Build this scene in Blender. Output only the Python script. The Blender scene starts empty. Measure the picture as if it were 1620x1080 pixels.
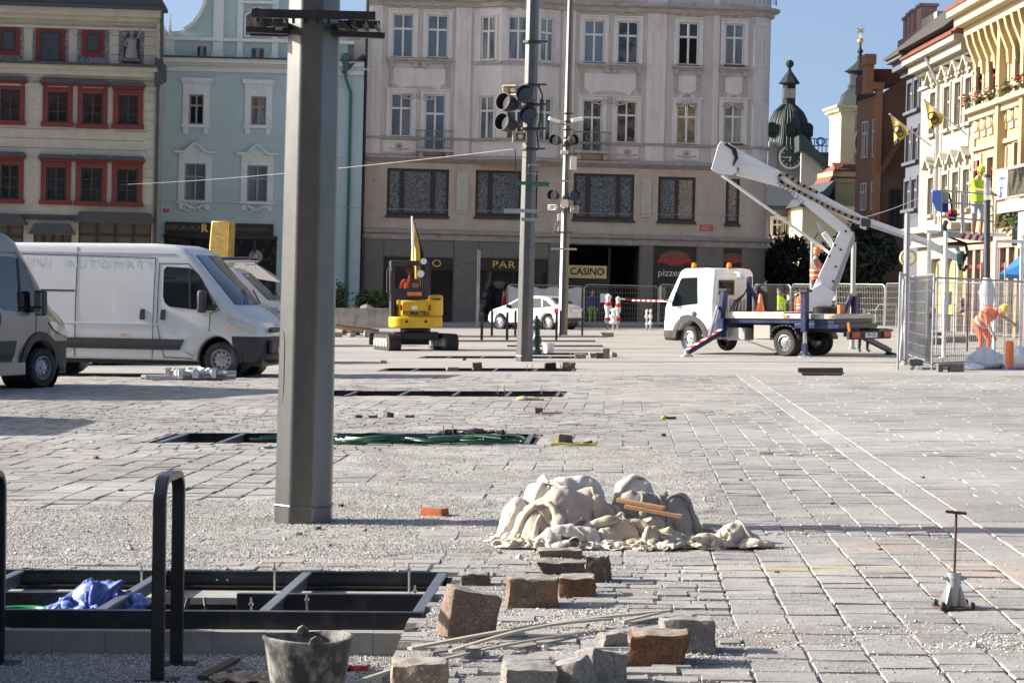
import bpy,bmesh,math,random
import numpy as np
from mathutils import Vector,Matrix,Euler,noise
from math import radians as R,sin,cos,tan,pi,sqrt,atan2
random.seed(7)
SC=bpy.context.scene
COL=SC.collection
FP,HC,HY=3600.0,1.6,462.0
PITCH=math.atan((540-HY)/FP)
cam_d=bpy.data.cameras.new('camera');cam=bpy.data.objects.new('camera',cam_d);COL.objects.link(cam)
cam.location=(0,0,HC);cam.rotation_euler=(pi/2-PITCH,0,0)
cam_d.sensor_width=36;cam_d.lens=36*FP/1620;cam_d.clip_end=6000;cam_d.clip_start=.1
cam_d.dof.use_dof=True;cam_d.dof.focus_distance=15.5;cam_d.dof.aperture_fstop=26
SC.camera=cam
SUN_EL,SUN_AZ=26.0,6.5
w=bpy.data.worlds.new('World');SC.world=w;w.use_nodes=True
nt=w.node_tree;bg=nt.nodes['Background']
sky=nt.nodes.new('ShaderNodeTexSky');sky.sky_type='NISHITA';sky.sun_disc=False
sky.sun_elevation=R(SUN_EL);sky.sun_rotation=R(-90+SUN_AZ)
sky.air_density=.8;sky.dust_density=3.0;sky.ozone_density=.6;sky.altitude=300
tcs=nt.nodes.new('ShaderNodeTexCoord');mps=nt.nodes.new('ShaderNodeMapping');mps.vector_type='POINT'
mps.inputs['Location'].default_value=(0,0,.17);mps.inputs['Scale'].default_value=(1,1,.7)
nt.links.new(tcs.outputs['Generated'],mps.inputs[0]);nrm=nt.nodes.new('ShaderNodeVectorMath');nrm.operation='NORMALIZE'
nt.links.new(mps.outputs[0],nrm.inputs[0]);nt.links.new(nrm.outputs[0],sky.inputs[0])
nt.links.new(sky.outputs[0],bg.inputs[0]);bg.inputs[1].default_value=.1
sl=bpy.data.lights.new('sun','SUN');sl.energy=5.0;sl.angle=R(.5);sl.color=(1,.93,.84)
sun=bpy.data.objects.new('sun',sl);COL.objects.link(sun)
sd=Vector((-cos(R(SUN_AZ))*cos(R(SUN_EL)),sin(R(SUN_AZ))*cos(R(SUN_EL)),sin(R(SUN_EL))))
sun.rotation_euler=sd.to_track_quat('Z','Y').to_euler();sun.location=sd*60
vs=SC.view_settings;vs.view_transform='Standard';vs.look='None';vs.gamma=1;vs.use_curve_mapping=False
vs.exposure=1.17
try:
 SC.cycles.max_bounces=5;SC.cycles.glossy_bounces=3;SC.cycles.transmission_bounces=4;SC.cycles.transparent_max_bounces=12
except Exception:pass
CR=Matrix.Rotation(pi/2-PITCH,3,'X')
CO=Vector((0,0,HC))
def ray(px,py):return CR@Vector(((px-810)/FP,(540-py)/FP,-1))
def G(px,py,z=0.0):
 d=ray(px,py);t=(z-HC)/d.z
 return CO+d*t
def P(px,py,Y):
 d=ray(px,py);return CO+d*(Y/d.y)
LEAN=1.35
YAWP=2.8
def UV(u,v,z=0.0):
 a=R(YAWP);return Vector((u*cos(a)+v*sin(a),-u*sin(a)+v*cos(a),z))
def link(o):COL.objects.link(o);return o
def tag(o,label=None,cat=None,group=None,kind=None):
 if label:o['label']=label
 if cat:o['category']=cat
 if group:o['group']=group
 if kind:o['kind']=kind
 return o
def thing(name,label,cat,loc=(0,0,0),rot=(0,0,0),group=None):
 o=bpy.data.objects.new(name,None);o.empty_display_size=.2
 o.location=loc;o.rotation_euler=rot
 return tag(link(o),label,cat,group)
def kids(o):return[c for c in COL.objects if c.parent==o]
CHILD={}
def reg(o,p):
 o.parent=p
 CHILD.setdefault(p.name,[]).append(o)
def dup(o,parent=None,**kw):
 c=link(o.copy())
 if parent is not None:reg(c,parent)
 for k,v in kw.items():
  if k in('label','group','category'):c[k]=v
  else:setattr(c,k,v)
 for ch in CHILD.get(o.name,[]):dup(ch,c)
 return c
class MB:
 def __init__(s,M=None):s.v=[];s.f=[];s.mi=[];s.m=0;s.M=M
 def add(s,vs,fs):
  b=len(s.v)
  if s.M is not None:s.v+=[tuple(s.M@Vector(p))for p in vs]
  else:s.v+=[tuple(p)for p in vs]
  for f in fs:s.f.append([b+i for i in f]);s.mi.append(s.m)
  return s
 def b(s,x0,x1,y0,y1,z0,z1):
  return s.add([(x0,y0,z0),(x1,y0,z0),(x1,y1,z0),(x0,y1,z0),(x0,y0,z1),(x1,y0,z1),(x1,y1,z1),(x0,y1,z1)],[(0,3,2,1),(4,5,6,7),(0,1,5,4),(1,2,6,5),(2,3,7,6),(3,0,4,7)])
 def box(s,c,d,rot=(0,0,0)):
  E=Euler(rot).to_matrix();h=Vector(d)/2;vs=[]
  for z in(-1,1):
   for(x,y)in((-1,-1),(1,-1),(1,1),(-1,1)):vs.append(Vector(c)+E@Vector((x*h.x,y*h.y,z*h.z)))
  return s.add(vs,[(0,3,2,1),(4,5,6,7),(0,1,5,4),(1,2,6,5),(2,3,7,6),(3,0,4,7)])
 def bar(s,p0,p1,w,h,up=(0,0,1)):
  p0=Vector(p0);p1=Vector(p1);d=(p1-p0).normalized();u=Vector(up)
  x=d.cross(u)
  if x.length<1e-4:x=d.cross(Vector((0,1,0)))
  x.normalize();z=x.cross(d).normalized();vs=[]
  for p in(p0,p1):
   for a,c in((-1,-1),(1,-1),(1,1),(-1,1)):vs.append(p+x*(a*w/2)+z*(c*h/2))
  return s.add(vs,[(0,3,2,1)[::-1],(4,5,6,7)[::-1],(0,1,5,4)[::-1],(1,2,6,5)[::-1],(2,3,7,6)[::-1],(3,0,4,7)[::-1]])
 def tube(s,pts,r,n=8,cap=True,closed=False):
  pts=[Vector(p)for p in pts];k=len(pts);rs=r if isinstance(r,(list,tuple))else[r]*k
  vs=[];up=None
  for i,p in enumerate(pts):
   if closed:d=pts[(i+1)%k]-pts[i-1]
   else:d=pts[min(i+1,k-1)]-pts[max(i-1,0)]
   if d.length<1e-9:d=Vector((0,0,1))
   d.normalize()
   if up is None:
    up=Vector((0,0,1))if abs(d.z)<.9 else Vector((0,1,0))
   x=d.cross(up)
   if x.length<1e-5:x=d.cross(Vector((1,0,0)))
   x.normalize();up=x.cross(d).normalized()
   for j in range(n):
    a=2*pi*j/n;vs.append(p+x*(cos(a)*rs[i])+up*(sin(a)*rs[i]))
  fs=[]
  for i in range(k if closed else k-1):
   i2=(i+1)%k
   for j in range(n):fs.append((i*n+j,i*n+(j+1)%n,i2*n+(j+1)%n,i2*n+j))
  if cap and not closed:fs+=[tuple(range(n))[::-1],tuple((k-1)*n+j for j in range(n))]
  return s.add(vs,fs)
 def cyl(s,p0,p1,r0,r1=None,n=12,cap=True):return s.tube([p0,p1],[r0,r0 if r1 is None else r1],n,cap)
 def lathe(s,prof,n=16,c=(0,0,0),axis='z',cap=True,ph=0):
  c=Vector(c);vs=[]
  for(r,z)in prof:
   for j in range(n):
    a=2*pi*j/n+ph;x,y=r*cos(a),r*sin(a)
    vs.append(c+(Vector((x,y,z))if axis=='z' else Vector((x,z,y))if axis=='y' else Vector((z,x,y))))
  fs=[]
  for i in range(len(prof)-1):
   for j in range(n):fs.append((i*n+j,i*n+(j+1)%n,(i+1)*n+(j+1)%n,(i+1)*n+j))
  if cap:
   if prof[0][0]>1e-6:fs.append(tuple(range(n))[::-1])
   if prof[-1][0]>1e-6:fs.append(tuple((len(prof)-1)*n+j for j in range(n)))
  return s.add(vs,fs)
 def ball(s,c,r,n=12,m=8):
  r=(r,r,r)if not isinstance(r,(list,tuple))else r;vs=[];fs=[]
  for i in range(m+1):
   t=pi*i/m
   for j in range(n):
    a=2*pi*j/n;vs.append((c[0]+r[0]*sin(t)*cos(a),c[1]+r[1]*sin(t)*sin(a),c[2]+r[2]*cos(t)))
  for i in range(m):
   for j in range(n):fs.append((i*n+j,(i+1)*n+j,(i+1)*n+(j+1)%n,i*n+(j+1)%n))
  return s.add(vs,fs)
 def prism(s,poly,a,b,axis='y'):
  n=len(poly)
  def mk(p,t):return(p[0],t,p[1])if axis=='y' else(t,p[0],p[1])if axis=='x' else(p[0],p[1],t)
  vs=[mk(p,a)for p in poly]+[mk(p,b)for p in poly]
  fs=[tuple(range(n)),tuple(range(n,2*n))[::-1]]+[(i,i+n,(i+1)%n+n,(i+1)%n)for i in range(n)]
  return s.add(vs,fs)
 def build(s,name,mats,parent=None,smooth=35,bevel=0,bseg=2,fixn=True,loc=None,rot=None):
  me=bpy.data.meshes.new(name);me.from_pydata(s.v,[],s.f)
  for m in(mats if isinstance(mats,(list,tuple))else[mats]):me.materials.append(m)
  me.polygons.foreach_set('material_index',s.mi)
  if fixn and len(s.f)<60000:
   bm=bmesh.new();bm.from_mesh(me);bmesh.ops.recalc_face_normals(bm,faces=bm.faces);bm.to_mesh(me);bm.free()
  if smooth:
   me.shade_smooth();me.set_sharp_from_angle(angle=R(smooth))
  me.update()
  o=link(bpy.data.objects.new(name,me))
  if parent is not None:reg(o,parent)
  if loc is not None:o.location=loc
  if rot is not None:o.rotation_euler=rot
  if bevel:
   md=o.modifiers.new('bevel','BEVEL');md.width=bevel;md.segments=bseg;md.limit_method='ANGLE';md.angle_limit=R(40)
  return o
def rough(o,amp,sc,sub=0):
 """subdivide and displace a mesh object's data so broken stone looks broken"""
 me=o.data;bm=bmesh.new();bm.from_mesh(me)
 if sub:bmesh.ops.subdivide_edges(bm,edges=bm.edges,cuts=sub,use_grid_fill=True)
 bm.normal_update();off=Vector((random.random()*50,random.random()*50,3))
 for v in bm.verts:
  v.co+=v.normal*(noise.fractal(v.co*sc+off,.8,2.0,4)*amp)
 bm.to_mesh(me);bm.free();me.update()
def mat(name,col,rough_=.6,metal=0,var=.12,vs_=3.0,bump=.15,bs=40.0,dirt=None,spec=.5,coat=0,emit=0,alpha=1,vec='Object',dist=.01,ds=2.0,dthr=(.45,.7),wash=None):
 m=bpy.data.materials.new(name);m.use_nodes=True;t=m.node_tree;N=t.nodes;L=t.links
 b=N['Principled BSDF'];b.inputs['Roughness'].default_value=rough_;b.inputs['Metallic'].default_value=metal
 b.inputs['Specular IOR Level'].default_value=spec;b.inputs['Coat Weight'].default_value=coat;b.inputs['Coat Roughness'].default_value=.04
 tc=N.new('ShaderNodeTexCoord');src=tc.outputs[vec]
 c=None
 def rgb(cc):
  n=N.new('ShaderNodeRGB');n.outputs[0].default_value=(*cc,1);return n.outputs[0]
 base=rgb(col)
 if var:
  no=N.new('ShaderNodeTexNoise');no.inputs['Scale'].default_value=vs_;no.inputs['Detail'].default_value=6;no.inputs['Roughness'].default_value=.65
  L.new(src,no.inputs['Vector'])
  mr=N.new('ShaderNodeMapRange');mr.inputs['From Min'].default_value=.3;mr.inputs['From Max'].default_value=.7
  mr.inputs['To Min'].default_value=1-var;mr.inputs['To Max'].default_value=1+var;L.new(no.outputs[0],mr.inputs[0])
  mx=N.new('ShaderNodeVectorMath');mx.operation='SCALE';L.new(base,mx.inputs[0]);L.new(mr.outputs[0],mx.inputs['Scale']);base=mx.outputs[0]
 if dirt:
  no=N.new('ShaderNodeTexNoise');no.inputs['Scale'].default_value=ds;no.inputs['Detail'].default_value=8;no.inputs['Roughness'].default_value=.7
  L.new(src,no.inputs['Vector'])
  if wash:
   mp=N.new('ShaderNodeMapping');mp.inputs['Scale'].default_value=wash;L.new(src,mp.inputs[0]);L.new(mp.outputs[0],no.inputs['Vector'])
  mr=N.new('ShaderNodeMapRange');mr.inputs['From Min'].default_value=dthr[0];mr.inputs['From Max'].default_value=dthr[1];L.new(no.outputs[0],mr.inputs[0])
  ms=N.new('ShaderNodeMath');ms.operation='MULTIPLY';ms.inputs[1].default_value=dirt[1];L.new(mr.outputs[0],ms.inputs[0])
  mx=N.new('ShaderNodeMix');mx.data_type='RGBA';L.new(ms.outputs[0],mx.inputs[0]);L.new(base,mx.inputs[6]);mx.inputs[7].default_value=(*dirt[0],1);base=mx.outputs[2]
 L.new(base,b.inputs['Base Color'])
 if bump:
  no=N.new('ShaderNodeTexNoise');no.inputs['Scale'].default_value=bs;no.inputs['Detail'].default_value=5
  L.new(src,no.inputs['Vector']);bp=N.new('ShaderNodeBump');bp.inputs['Strength'].default_value=bump;bp.inputs['Distance'].default_value=dist
  L.new(no.outputs[0],bp.inputs['Height']);L.new(bp.outputs[0],b.inputs['Normal'])
 if emit:L.new(base,b.inputs['Emission Color']);b.inputs['Emission Strength'].default_value=emit
 if alpha<1:b.inputs['Alpha'].default_value=alpha
 return m
M={}
def mm(k,*a,**kw):M[k]=mat(k,*a,**kw);return M[k]
mm('galv',(.40,.41,.41),.42,.55,.10,6,.05,60,dirt=((.22,.22,.21),.35),ds=3,wash=(1,1,.3))
mm('steel_grey',(.30,.31,.32),.45,.35,.12,5,.06,60)
mm('mast',(.125,.13,.13),.40,.82,.10,5,.06,80,dirt=((.2,.2,.19),.5),ds=2.2,wash=(1.5,1.5,.25))
mm('dark_frame',(.022,.026,.032),.38,.3,.15,8,.03,90,dirt=((.16,.15,.14),.35),ds=5,dthr=(.5,.75))
mm('rack',(.018,.021,.028),.33,.2,.12,10,.03,90,dirt=((.12,.12,.12),.25),ds=6,dthr=(.52,.8))
mm('black',(.014,.014,.015),.5,0,.1,5,.02)
mm('black_plastic',(.03,.03,.032),.55,0,.15,6,.08,80)
mm('rubber',(.022,.022,.023),.85,0,.15,8,.2,60,dirt=((.12,.11,.10),.4),ds=4)
mm('white_paint',(.72,.73,.74),.25,0,.04,2,0,coat=.6,dirt=((.45,.44,.41),.28),ds=1.5,dthr=(.5,.8))
mm('white_truck',(.80,.80,.79),.3,0,.04,2,0,coat=.4,dirt=((.5,.48,.44),.3),ds=2,dthr=(.52,.8))
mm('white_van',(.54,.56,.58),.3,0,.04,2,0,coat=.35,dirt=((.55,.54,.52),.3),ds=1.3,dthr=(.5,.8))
mm('van_grey',(.21,.19,.16),.28,.25,.06,2,0,coat=.8)
mm('car_dark',(.012,.014,.02),.18,.3,.05,2,0,coat=1)
mm('car_glass',(.012,.016,.018),.03,0,0,2,0,spec=.9)
mm('glass_cab',(.03,.035,.035),.04,0,.2,3,0,spec=.8)
mm('chrome',(.65,.66,.67),.22,.9,.05,4,0)
mm('alu',(.55,.56,.57),.35,.8,.08,6,.04)
mm('rim',(.35,.36,.37),.35,.7,.1,6,.04)
mm('lamp_red',(.35,.01,.008),.2,0,.1,5,0)
mm('lamp_clear',(.5,.5,.48),.1,.2,.1,20,.1)
mm('lamp_orange',(.85,.28,.02),.25,0,.1,20,.05)
mm('truck_blue',(.010,.022,.085),.35,.1,.1,4,.03,dirt=((.10,.09,.08),.4),ds=5)
mm('yellow',(.66,.40,.012),.35,0,.06,4,.03,dirt=((.32,.24,.08),.3),ds=5,dthr=(.5,.8))
mm('orange',(.80,.12,.02),.7,0,.12,8,.2,30)
mm('orange_plastic',(.75,.20,.06),.45,0,.08,4,.03)
mm('hivis',(.50,.80,.02),.75,0,.12,8,.2,30)
mm('hivis_helmet',(.45,.80,.05),.4,0,.03,8,0)
mm('helmet_orange',(.80,.13,.02),.35,0,.03,8,0)
mm('helmet_yellow',(.80,.50,.03),.35,0,.03,8,0)
mm('helmet_blue',(.04,.10,.35),.35,0,.03,8,0)
mm('skin',(.50,.27,.18),.6,0,.08,20,.05)
mm('hair',(.04,.025,.018),.8,0,.2,40,.3)
mm('cloth_grey',(.16,.17,.19),.85,0,.15,20,.3,40)
mm('cloth_lightgrey',(.42,.43,.47),.85,0,.1,20,.3,40)
mm('cloth_dark',(.03,.035,.05),.85,0,.15,20,.3,40)
mm('cloth_blue',(.03,.06,.25),.85,0,.15,20,.3,40)
mm('cloth_red',(.45,.02,.03),.85,0,.15,20,.3,40)
mm('cloth_green',(.15,.45,.06),.85,0,.15,20,.3,40)
mm('cloth_white',(.75,.75,.73),.85,0,.08,20,.3,40)
mm('boot',(.03,.025,.02),.7,0,.15,20,.2,40)
mm('reflect',(.75,.76,.72),.35,0,.05,20,0)
mm('white_plain',(.78,.78,.76),.6,0,.05,6,.03)
mm('red_paint',(.48,.02,.02),.5,0,.08,8,.03)
mm('green_paint',(.03,.12,.09),.5,0,.1,8,.03)
mm('gold',(.75,.52,.17),.28,.9,.25,3,.2,12)
mm('sign_white',(.8,.8,.78),.5,0,.03,6,0)
mm('sign_red',(.55,.015,.02),.45,0,.05,6,0)
mm('sign_blue',(.02,.07,.40),.45,0,.05,6,0)
mm('concrete',(.30,.29,.27),.9,0,.15,5,.4,60,dirt=((.16,.155,.145),.5),ds=3)
mm('concrete_dark',(.12,.12,.12),.9,0,.2,5,.4,60,dirt=((.25,.24,.23),.3),ds=3)
mm('wood',(.40,.22,.11),.75,0,.2,3,.25,40)
mm('wood_dark',(.09,.055,.035),.85,0,.25,5,.4,40)
mm('rust',(.10,.05,.032),.8,.2,.3,12,.4,80)
def grad_text(body,size,mats,parent,loc,rot,name='lettering',ext=.006,align='CENTER',bold=0,xs=1.0,spacing=1.0):
 cu=bpy.data.curves.new(name,'FONT');cu.body=body;cu.size=size;cu.extrude=ext;cu.align_x=align;cu.align_y='CENTER';cu.offset=bold;cu.space_character=spacing
 cu.resolution_u=3
 tmp=bpy.data.objects.new('t',cu);COL.objects.link(tmp);dg=bpy.context.evaluated_depsgraph_get();dg.update()
 me=bpy.data.meshes.new_from_object(tmp.evaluated_get(dg));bpy.data.objects.remove(tmp);me.name=name
 me.transform(Matrix.Diagonal((xs,1,1,1)))
 me.materials.clear();me.materials.append(mats)
 o=link(bpy.data.objects.new(name,me))
 if parent is not None:reg(o,parent)
 o.location=loc;o.rotation_euler=rot
 return o
# ================================================================ GROUND
TR=[(11.28,12.95),(23.95,25.6),(34.9,36.6),(45.9,47.7),(54.9,56.6)]
TU0,TU1=-5.0,-.97
NEARV=44.0
def paving_mat(name,near=True):
 m=bpy.data.materials.new(name);m.use_nodes=True;t=m.node_tree;N=t.nodes;L=t.links;b=N['Principled BSDF']
 b.inputs['Roughness'].default_value=.85;b.inputs['Specular IOR Level'].default_value=.3
 tc=N.new('ShaderNodeTexCoord');geo=N.new('ShaderNodeNewGeometry')
 at=N.new('ShaderNodeAttribute');at.attribute_name='tint'
 n1=N.new('ShaderNodeTexNoise');n1 .inputs['Scale'].default_value=9;n1 .inputs['Detail'].default_value=8;n1 .inputs['Roughness'].default_value=.75;L.new(geo.outputs['Position'],n1 .inputs['Vector'])
 mr=N.new('ShaderNodeMapRange');mr.inputs[1].default_value=.3;mr.inputs[2].default_value=.7;mr.inputs[3].default_value=.72;mr.inputs[4].default_value=1.25;L.new(n1 .outputs[0],mr.inputs[0])
 sc=N.new('ShaderNodeVectorMath');sc.operation='SCALE';L.new(at.outputs['Color'],sc.inputs[0]);L.new(mr.outputs[0],sc.inputs['Scale'])
 n2=N.new('ShaderNodeTexNoise');n2 .inputs['Scale'].default_value=.9;n2 .inputs['Detail'].default_value=10;n2 .inputs['Roughness'].default_value=.78;L.new(geo.outputs['Position'],n2 .inputs['Vector'])
 m2=N.new('ShaderNodeMapRange');m2 .inputs[1].default_value=.42;m2 .inputs[2].default_value=.68;m2 .inputs[4].default_value=.75;L.new(n2 .outputs[0],m2 .inputs[0])
 mx=N.new('ShaderNodeMix');mx.data_type='RGBA';L.new(m2 .outputs[0],mx.inputs[0]);L.new(sc.outputs[0],mx.inputs[6]);mx.inputs[7].default_value=(.40,.38,.345,1)
 n3=N.new('ShaderNodeTexNoise');n3 .inputs['Scale'].default_value=70;n3 .inputs['Detail'].default_value=4;L.new(geo.outputs['Position'],n3 .inputs['Vector'])
 m3=N.new('ShaderNodeMapRange');m3 .inputs[1].default_value=.56;m3 .inputs[2].default_value=.66;m3 .inputs[4].default_value=.55;L.new(n3 .outputs[0],m3 .inputs[0])
 mx2=N.new('ShaderNodeMix');mx2 .data_type='RGBA';L.new(m3 .outputs[0],mx2 .inputs[0]);L.new(mx.outputs[2],mx2 .inputs[6]);mx2 .inputs[7].default_value=(.50,.48,.45,1)
 last=mx2 .outputs[2]
 for(cx,cy,rx,ry,col)in((2.75,13.0,.32,.55,(.46,.31,.24)),(1.75,13.2,.75,.22,(.47,.37,.25)),(2.35,14.2,.3,.3,(.44,.33,.26))):
  sb=N.new('ShaderNodeVectorMath');sb.operation='SUBTRACT';L.new(geo.outputs['Position'],sb.inputs[0]);sb.inputs[1].default_value=(cx,cy,0)
  dv_=N.new('ShaderNodeVectorMath');dv_.operation='DIVIDE';L.new(sb.outputs[0],dv_.inputs[0]);dv_.inputs[1].default_value=(rx,ry,1);ln=N.new('ShaderNodeVectorMath');ln.operation='LENGTH';L.new(dv_.outputs[0],ln.inputs[0])
  rg_=N.new('ShaderNodeMapRange');rg_.inputs[1].default_value=1.3;rg_.inputs[2].default_value=.2;rg_.inputs[4].default_value=.8;L.new(ln.outputs['Value'],rg_.inputs[0]);ml=N.new('ShaderNodeMath');ml.operation='MULTIPLY';L.new(rg_.outputs[0],ml.inputs[0]);L.new(n1 .outputs[0],ml.inputs[1])
  mq=N.new('ShaderNodeMix');mq.data_type='RGBA';L.new(ml.outputs[0],mq.inputs[0]);L.new(last,mq.inputs[6]);mq.inputs[7].default_value=(*col,1);last=mq.outputs[2]
 nb=N.new('ShaderNodeTexNoise');nb.inputs['Scale'].default_value=.22;nb.inputs['Detail'].default_value=5;L.new(geo.outputs['Position'],nb.inputs['Vector'])
 mb=N.new('ShaderNodeMapRange');mb.inputs[1].default_value=.35;mb.inputs[2].default_value=.65;mb.inputs[3].default_value=.84;mb.inputs[4].default_value=1.12;L.new(nb.outputs[0],mb.inputs[0]);sv=N.new('ShaderNodeVectorMath');sv.operation='SCALE';L.new(last,sv.inputs[0]);L.new(mb.outputs[0],sv.inputs['Scale'])
 L.new(sv.outputs[0],b.inputs['Base Color'])
 bp=N.new('ShaderNodeBump');bp.inputs['Strength'].default_value=.55;bp.inputs['Distance'].default_value=.006
 n4=N.new('ShaderNodeTexNoise');n4 .inputs['Scale'].default_value=35;n4 .inputs['Detail'].default_value=6;n4 .inputs['Roughness'].default_value=.7;L.new(geo.outputs['Position'],n4 .inputs['Vector'])
 L.new(n4 .outputs[0],bp.inputs['Height']);L.new(bp.outputs[0],b.inputs['Normal'])
 return m
def gravel_mat(name,lo,hi,sc_=95):
 m=bpy.data.materials.new(name);m.use_nodes=True;t=m.node_tree;N=t.nodes;L=t.links;b=N['Principled BSDF']
 b.inputs['Roughness'].default_value=.95;b.inputs['Specular IOR Level'].default_value=.2
 geo=N.new('ShaderNodeNewGeometry')
 vo=N.new('ShaderNodeTexVoronoi');vo.inputs['Scale'].default_value=sc_;L.new(geo.outputs['Position'],vo.inputs['Vector'])
 sp=N.new('ShaderNodeSeparateColor');L.new(vo.outputs['Color'],sp.inputs[0])
 mx=N.new('ShaderNodeMix');mx.data_type='RGBA';L.new(sp.outputs[0],mx.inputs[0]);mx.inputs[6].default_value=(*lo,1);mx.inputs[7].default_value=(*hi,1)
 n2=N.new('ShaderNodeTexNoise');n2 .inputs['Scale'].default_value=1.4;n2 .inputs['Detail'].default_value=8;L.new(geo.outputs['Position'],n2 .inputs['Vector'])
 mr=N.new('ShaderNodeMapRange');mr.inputs[1].default_value=.35;mr.inputs[2].default_value=.65;mr.inputs[3].default_value=.75;mr.inputs[4].default_value=1.15;L.new(n2 .outputs[0],mr.inputs[0])
 s=N.new('ShaderNodeVectorMath');s.operation='SCALE';L.new(mx.outputs[2],s.inputs[0]);L.new(mr.outputs[0],s.inputs['Scale']);L.new(s.outputs[0],b.inputs['Base Color'])
 bp=N.new('ShaderNodeBump');bp.inputs['Strength'].default_value=1;bp.inputs['Distance'].default_value=.008;bp.invert=True
 L.new(vo.outputs['Distance'],bp.inputs['Height']);L.new(bp.outputs[0],b.inputs['Normal'])
 return m
def far_mat():
 m=bpy.data.materials.new('far_paving');m.use_nodes=True;t=m.node_tree;N=t.nodes;L=t.links;b=N['Principled BSDF']
 b.inputs['Roughness'].default_value=.88;b.inputs['Specular IOR Level'].default_value=.3
 tc=N.new('ShaderNodeTexCoord');src=tc.outputs['Object']
 br=N.new('ShaderNodeTexBrick');br.inputs['Scale'].default_value=1;br.inputs['Brick Width'].default_value=.22;br.inputs['Row Height'].default_value=.17;br.inputs['Mortar Size'].default_value=.012
 br.inputs['Color1'].default_value=(.25,.243,.232,1);br.inputs['Color2'].default_value=(.31,.30,.28,1);br.inputs['Mortar'].default_value=(.22,.21,.195,1);L.new(src,br.inputs['Vector'])
 n2=N.new('ShaderNodeTexNoise');n2 .inputs['Scale'].default_value=.35;n2 .inputs['Detail'].default_value=12;n2 .inputs['Roughness'].default_value=.75;L.new(src,n2 .inputs['Vector'])
 mp=N.new('ShaderNodeMapping');mp.inputs['Scale'].default_value=(.5,1.2,1);L.new(src,mp.inputs[0]);L.new(mp.outputs[0],n2 .inputs['Vector'])
 m2=N.new('ShaderNodeMapRange');m2 .inputs[1].default_value=.4;m2 .inputs[2].default_value=.62;m2 .inputs[4].default_value=.8;L.new(n2 .outputs[0],m2 .inputs[0])
 mx=N.new('ShaderNodeMix');mx.data_type='RGBA';L.new(m2 .outputs[0],mx.inputs[0]);L.new(br.outputs[0],mx.inputs[6]);mx.inputs[7].default_value=(.40,.38,.345,1)
 n3=N.new('ShaderNodeTexNoise');n3 .inputs['Scale'].default_value=14;n3 .inputs['Detail'].default_value=6;L.new(src,n3 .inputs['Vector'])
 mr=N.new('ShaderNodeMapRange');mr.inputs[1].default_value=.35;mr.inputs[2].default_value=.65;mr.inputs[3].default_value=.85;mr.inputs[4].default_value=1.12;L.new(n3 .outputs[0],mr.inputs[0])
 s=N.new('ShaderNodeVectorMath');s.operation='SCALE';L.new(mx.outputs[2],s.inputs[0]);L.new(mr.outputs[0],s.inputs['Scale']);L.new(s.outputs[0],b.inputs['Base Color'])
 bp=N.new('ShaderNodeBump');bp.inputs['Strength'].default_value=.5;bp.inputs['Distance'].default_value=.012
 L.new(br.outputs['Fac'],bp.inputs['Height']);bp.invert=True;L.new(bp.outputs[0],b.inputs['Normal'])
 return m
M['paving']=paving_mat('paving');M['gravel']=gravel_mat('gravel',(.25,.24,.22),(.46,.44,.41));M['far_paving']=far_mat()
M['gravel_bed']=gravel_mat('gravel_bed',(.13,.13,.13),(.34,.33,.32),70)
M['earth']=mat('earth',(.09,.08,.07),.95,0,.25,6,.6,30)
def grid_faces(xs,ys,hole):
 vs=[(x,y)for y in ys for x in xs];nx=len(xs);fs=[]
 for j in range(len(ys)-1):
  for i in range(nx-1):
   if not hole((xs[i]+xs[i+1])/2,(ys[j]+ys[j+1])/2):
    fs.append((j*nx+i,j*nx+i+1,(j+1)*nx+i+1,(j+1)*nx+i))
 return vs,fs
def in_hole(u,v):
 if u<TU1 and v<TR[0][0]:return True
 return TU0<u<TU1 and any(a<v<b for a,b in TR)
ground=thing('ground',None,None,rot=(0,0,-R(YAWP)));bpy.data.objects.remove(ground)
xs=[-900,-60,-14,TU0,TU1,12,60,900];ys=[-200,2,TR[0][0],TR[0][1],TR[1][0],TR[1][1],TR[2][0],TR[2][1],NEARV]
b=MB();vs,fs=grid_faces(xs,ys,in_hole);b.m=0;b.add([(x,y,-.03)for x,y in vs],fs)
ys2=[NEARV,TR[3][0],TR[3][1],TR[4][0],TR[4][1],300,1500]
vs,fs=grid_faces(xs,ys2,in_hole);b.m=1;b.add([(x,y,0)for x,y in vs],fs)
b.add([(-900,NEARV,-.03),(900,NEARV,-.03),(900,NEARV,0),(-900,NEARV,0)],[(0,1,2,3)])
b.m=2
for i,(a,c)in enumerate(TR):
 z=-.03 if i<3 else 0
 d=-.36
 b.add([(TU0,a,d),(TU1,a,d),(TU1,c,d),(TU0,c,d),(TU0,a,z),(TU1,a,z),(TU1,c,z),(TU0,c,z)],[(0,1,2,3),(2,3,7,6),(0,3,7,4),(1,2,6,5)]+([(0,1,5,4)]if i else[]))
b.m=3
BEDZ=-.2
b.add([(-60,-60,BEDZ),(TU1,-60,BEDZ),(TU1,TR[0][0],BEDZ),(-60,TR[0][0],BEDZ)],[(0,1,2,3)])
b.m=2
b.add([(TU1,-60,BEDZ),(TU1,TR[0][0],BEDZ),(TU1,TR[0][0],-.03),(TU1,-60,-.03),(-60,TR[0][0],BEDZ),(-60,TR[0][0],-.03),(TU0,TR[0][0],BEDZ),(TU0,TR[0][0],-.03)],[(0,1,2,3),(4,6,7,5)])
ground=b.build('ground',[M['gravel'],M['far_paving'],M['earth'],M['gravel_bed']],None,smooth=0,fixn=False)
ground.rotation_euler=(0,0,-R(YAWP));tag(ground,kind='structure')
def n2d(x,y,s,o=0.0):return noise.noise(Vector((x*s+o,y*s-o,o*.37)))
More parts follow.
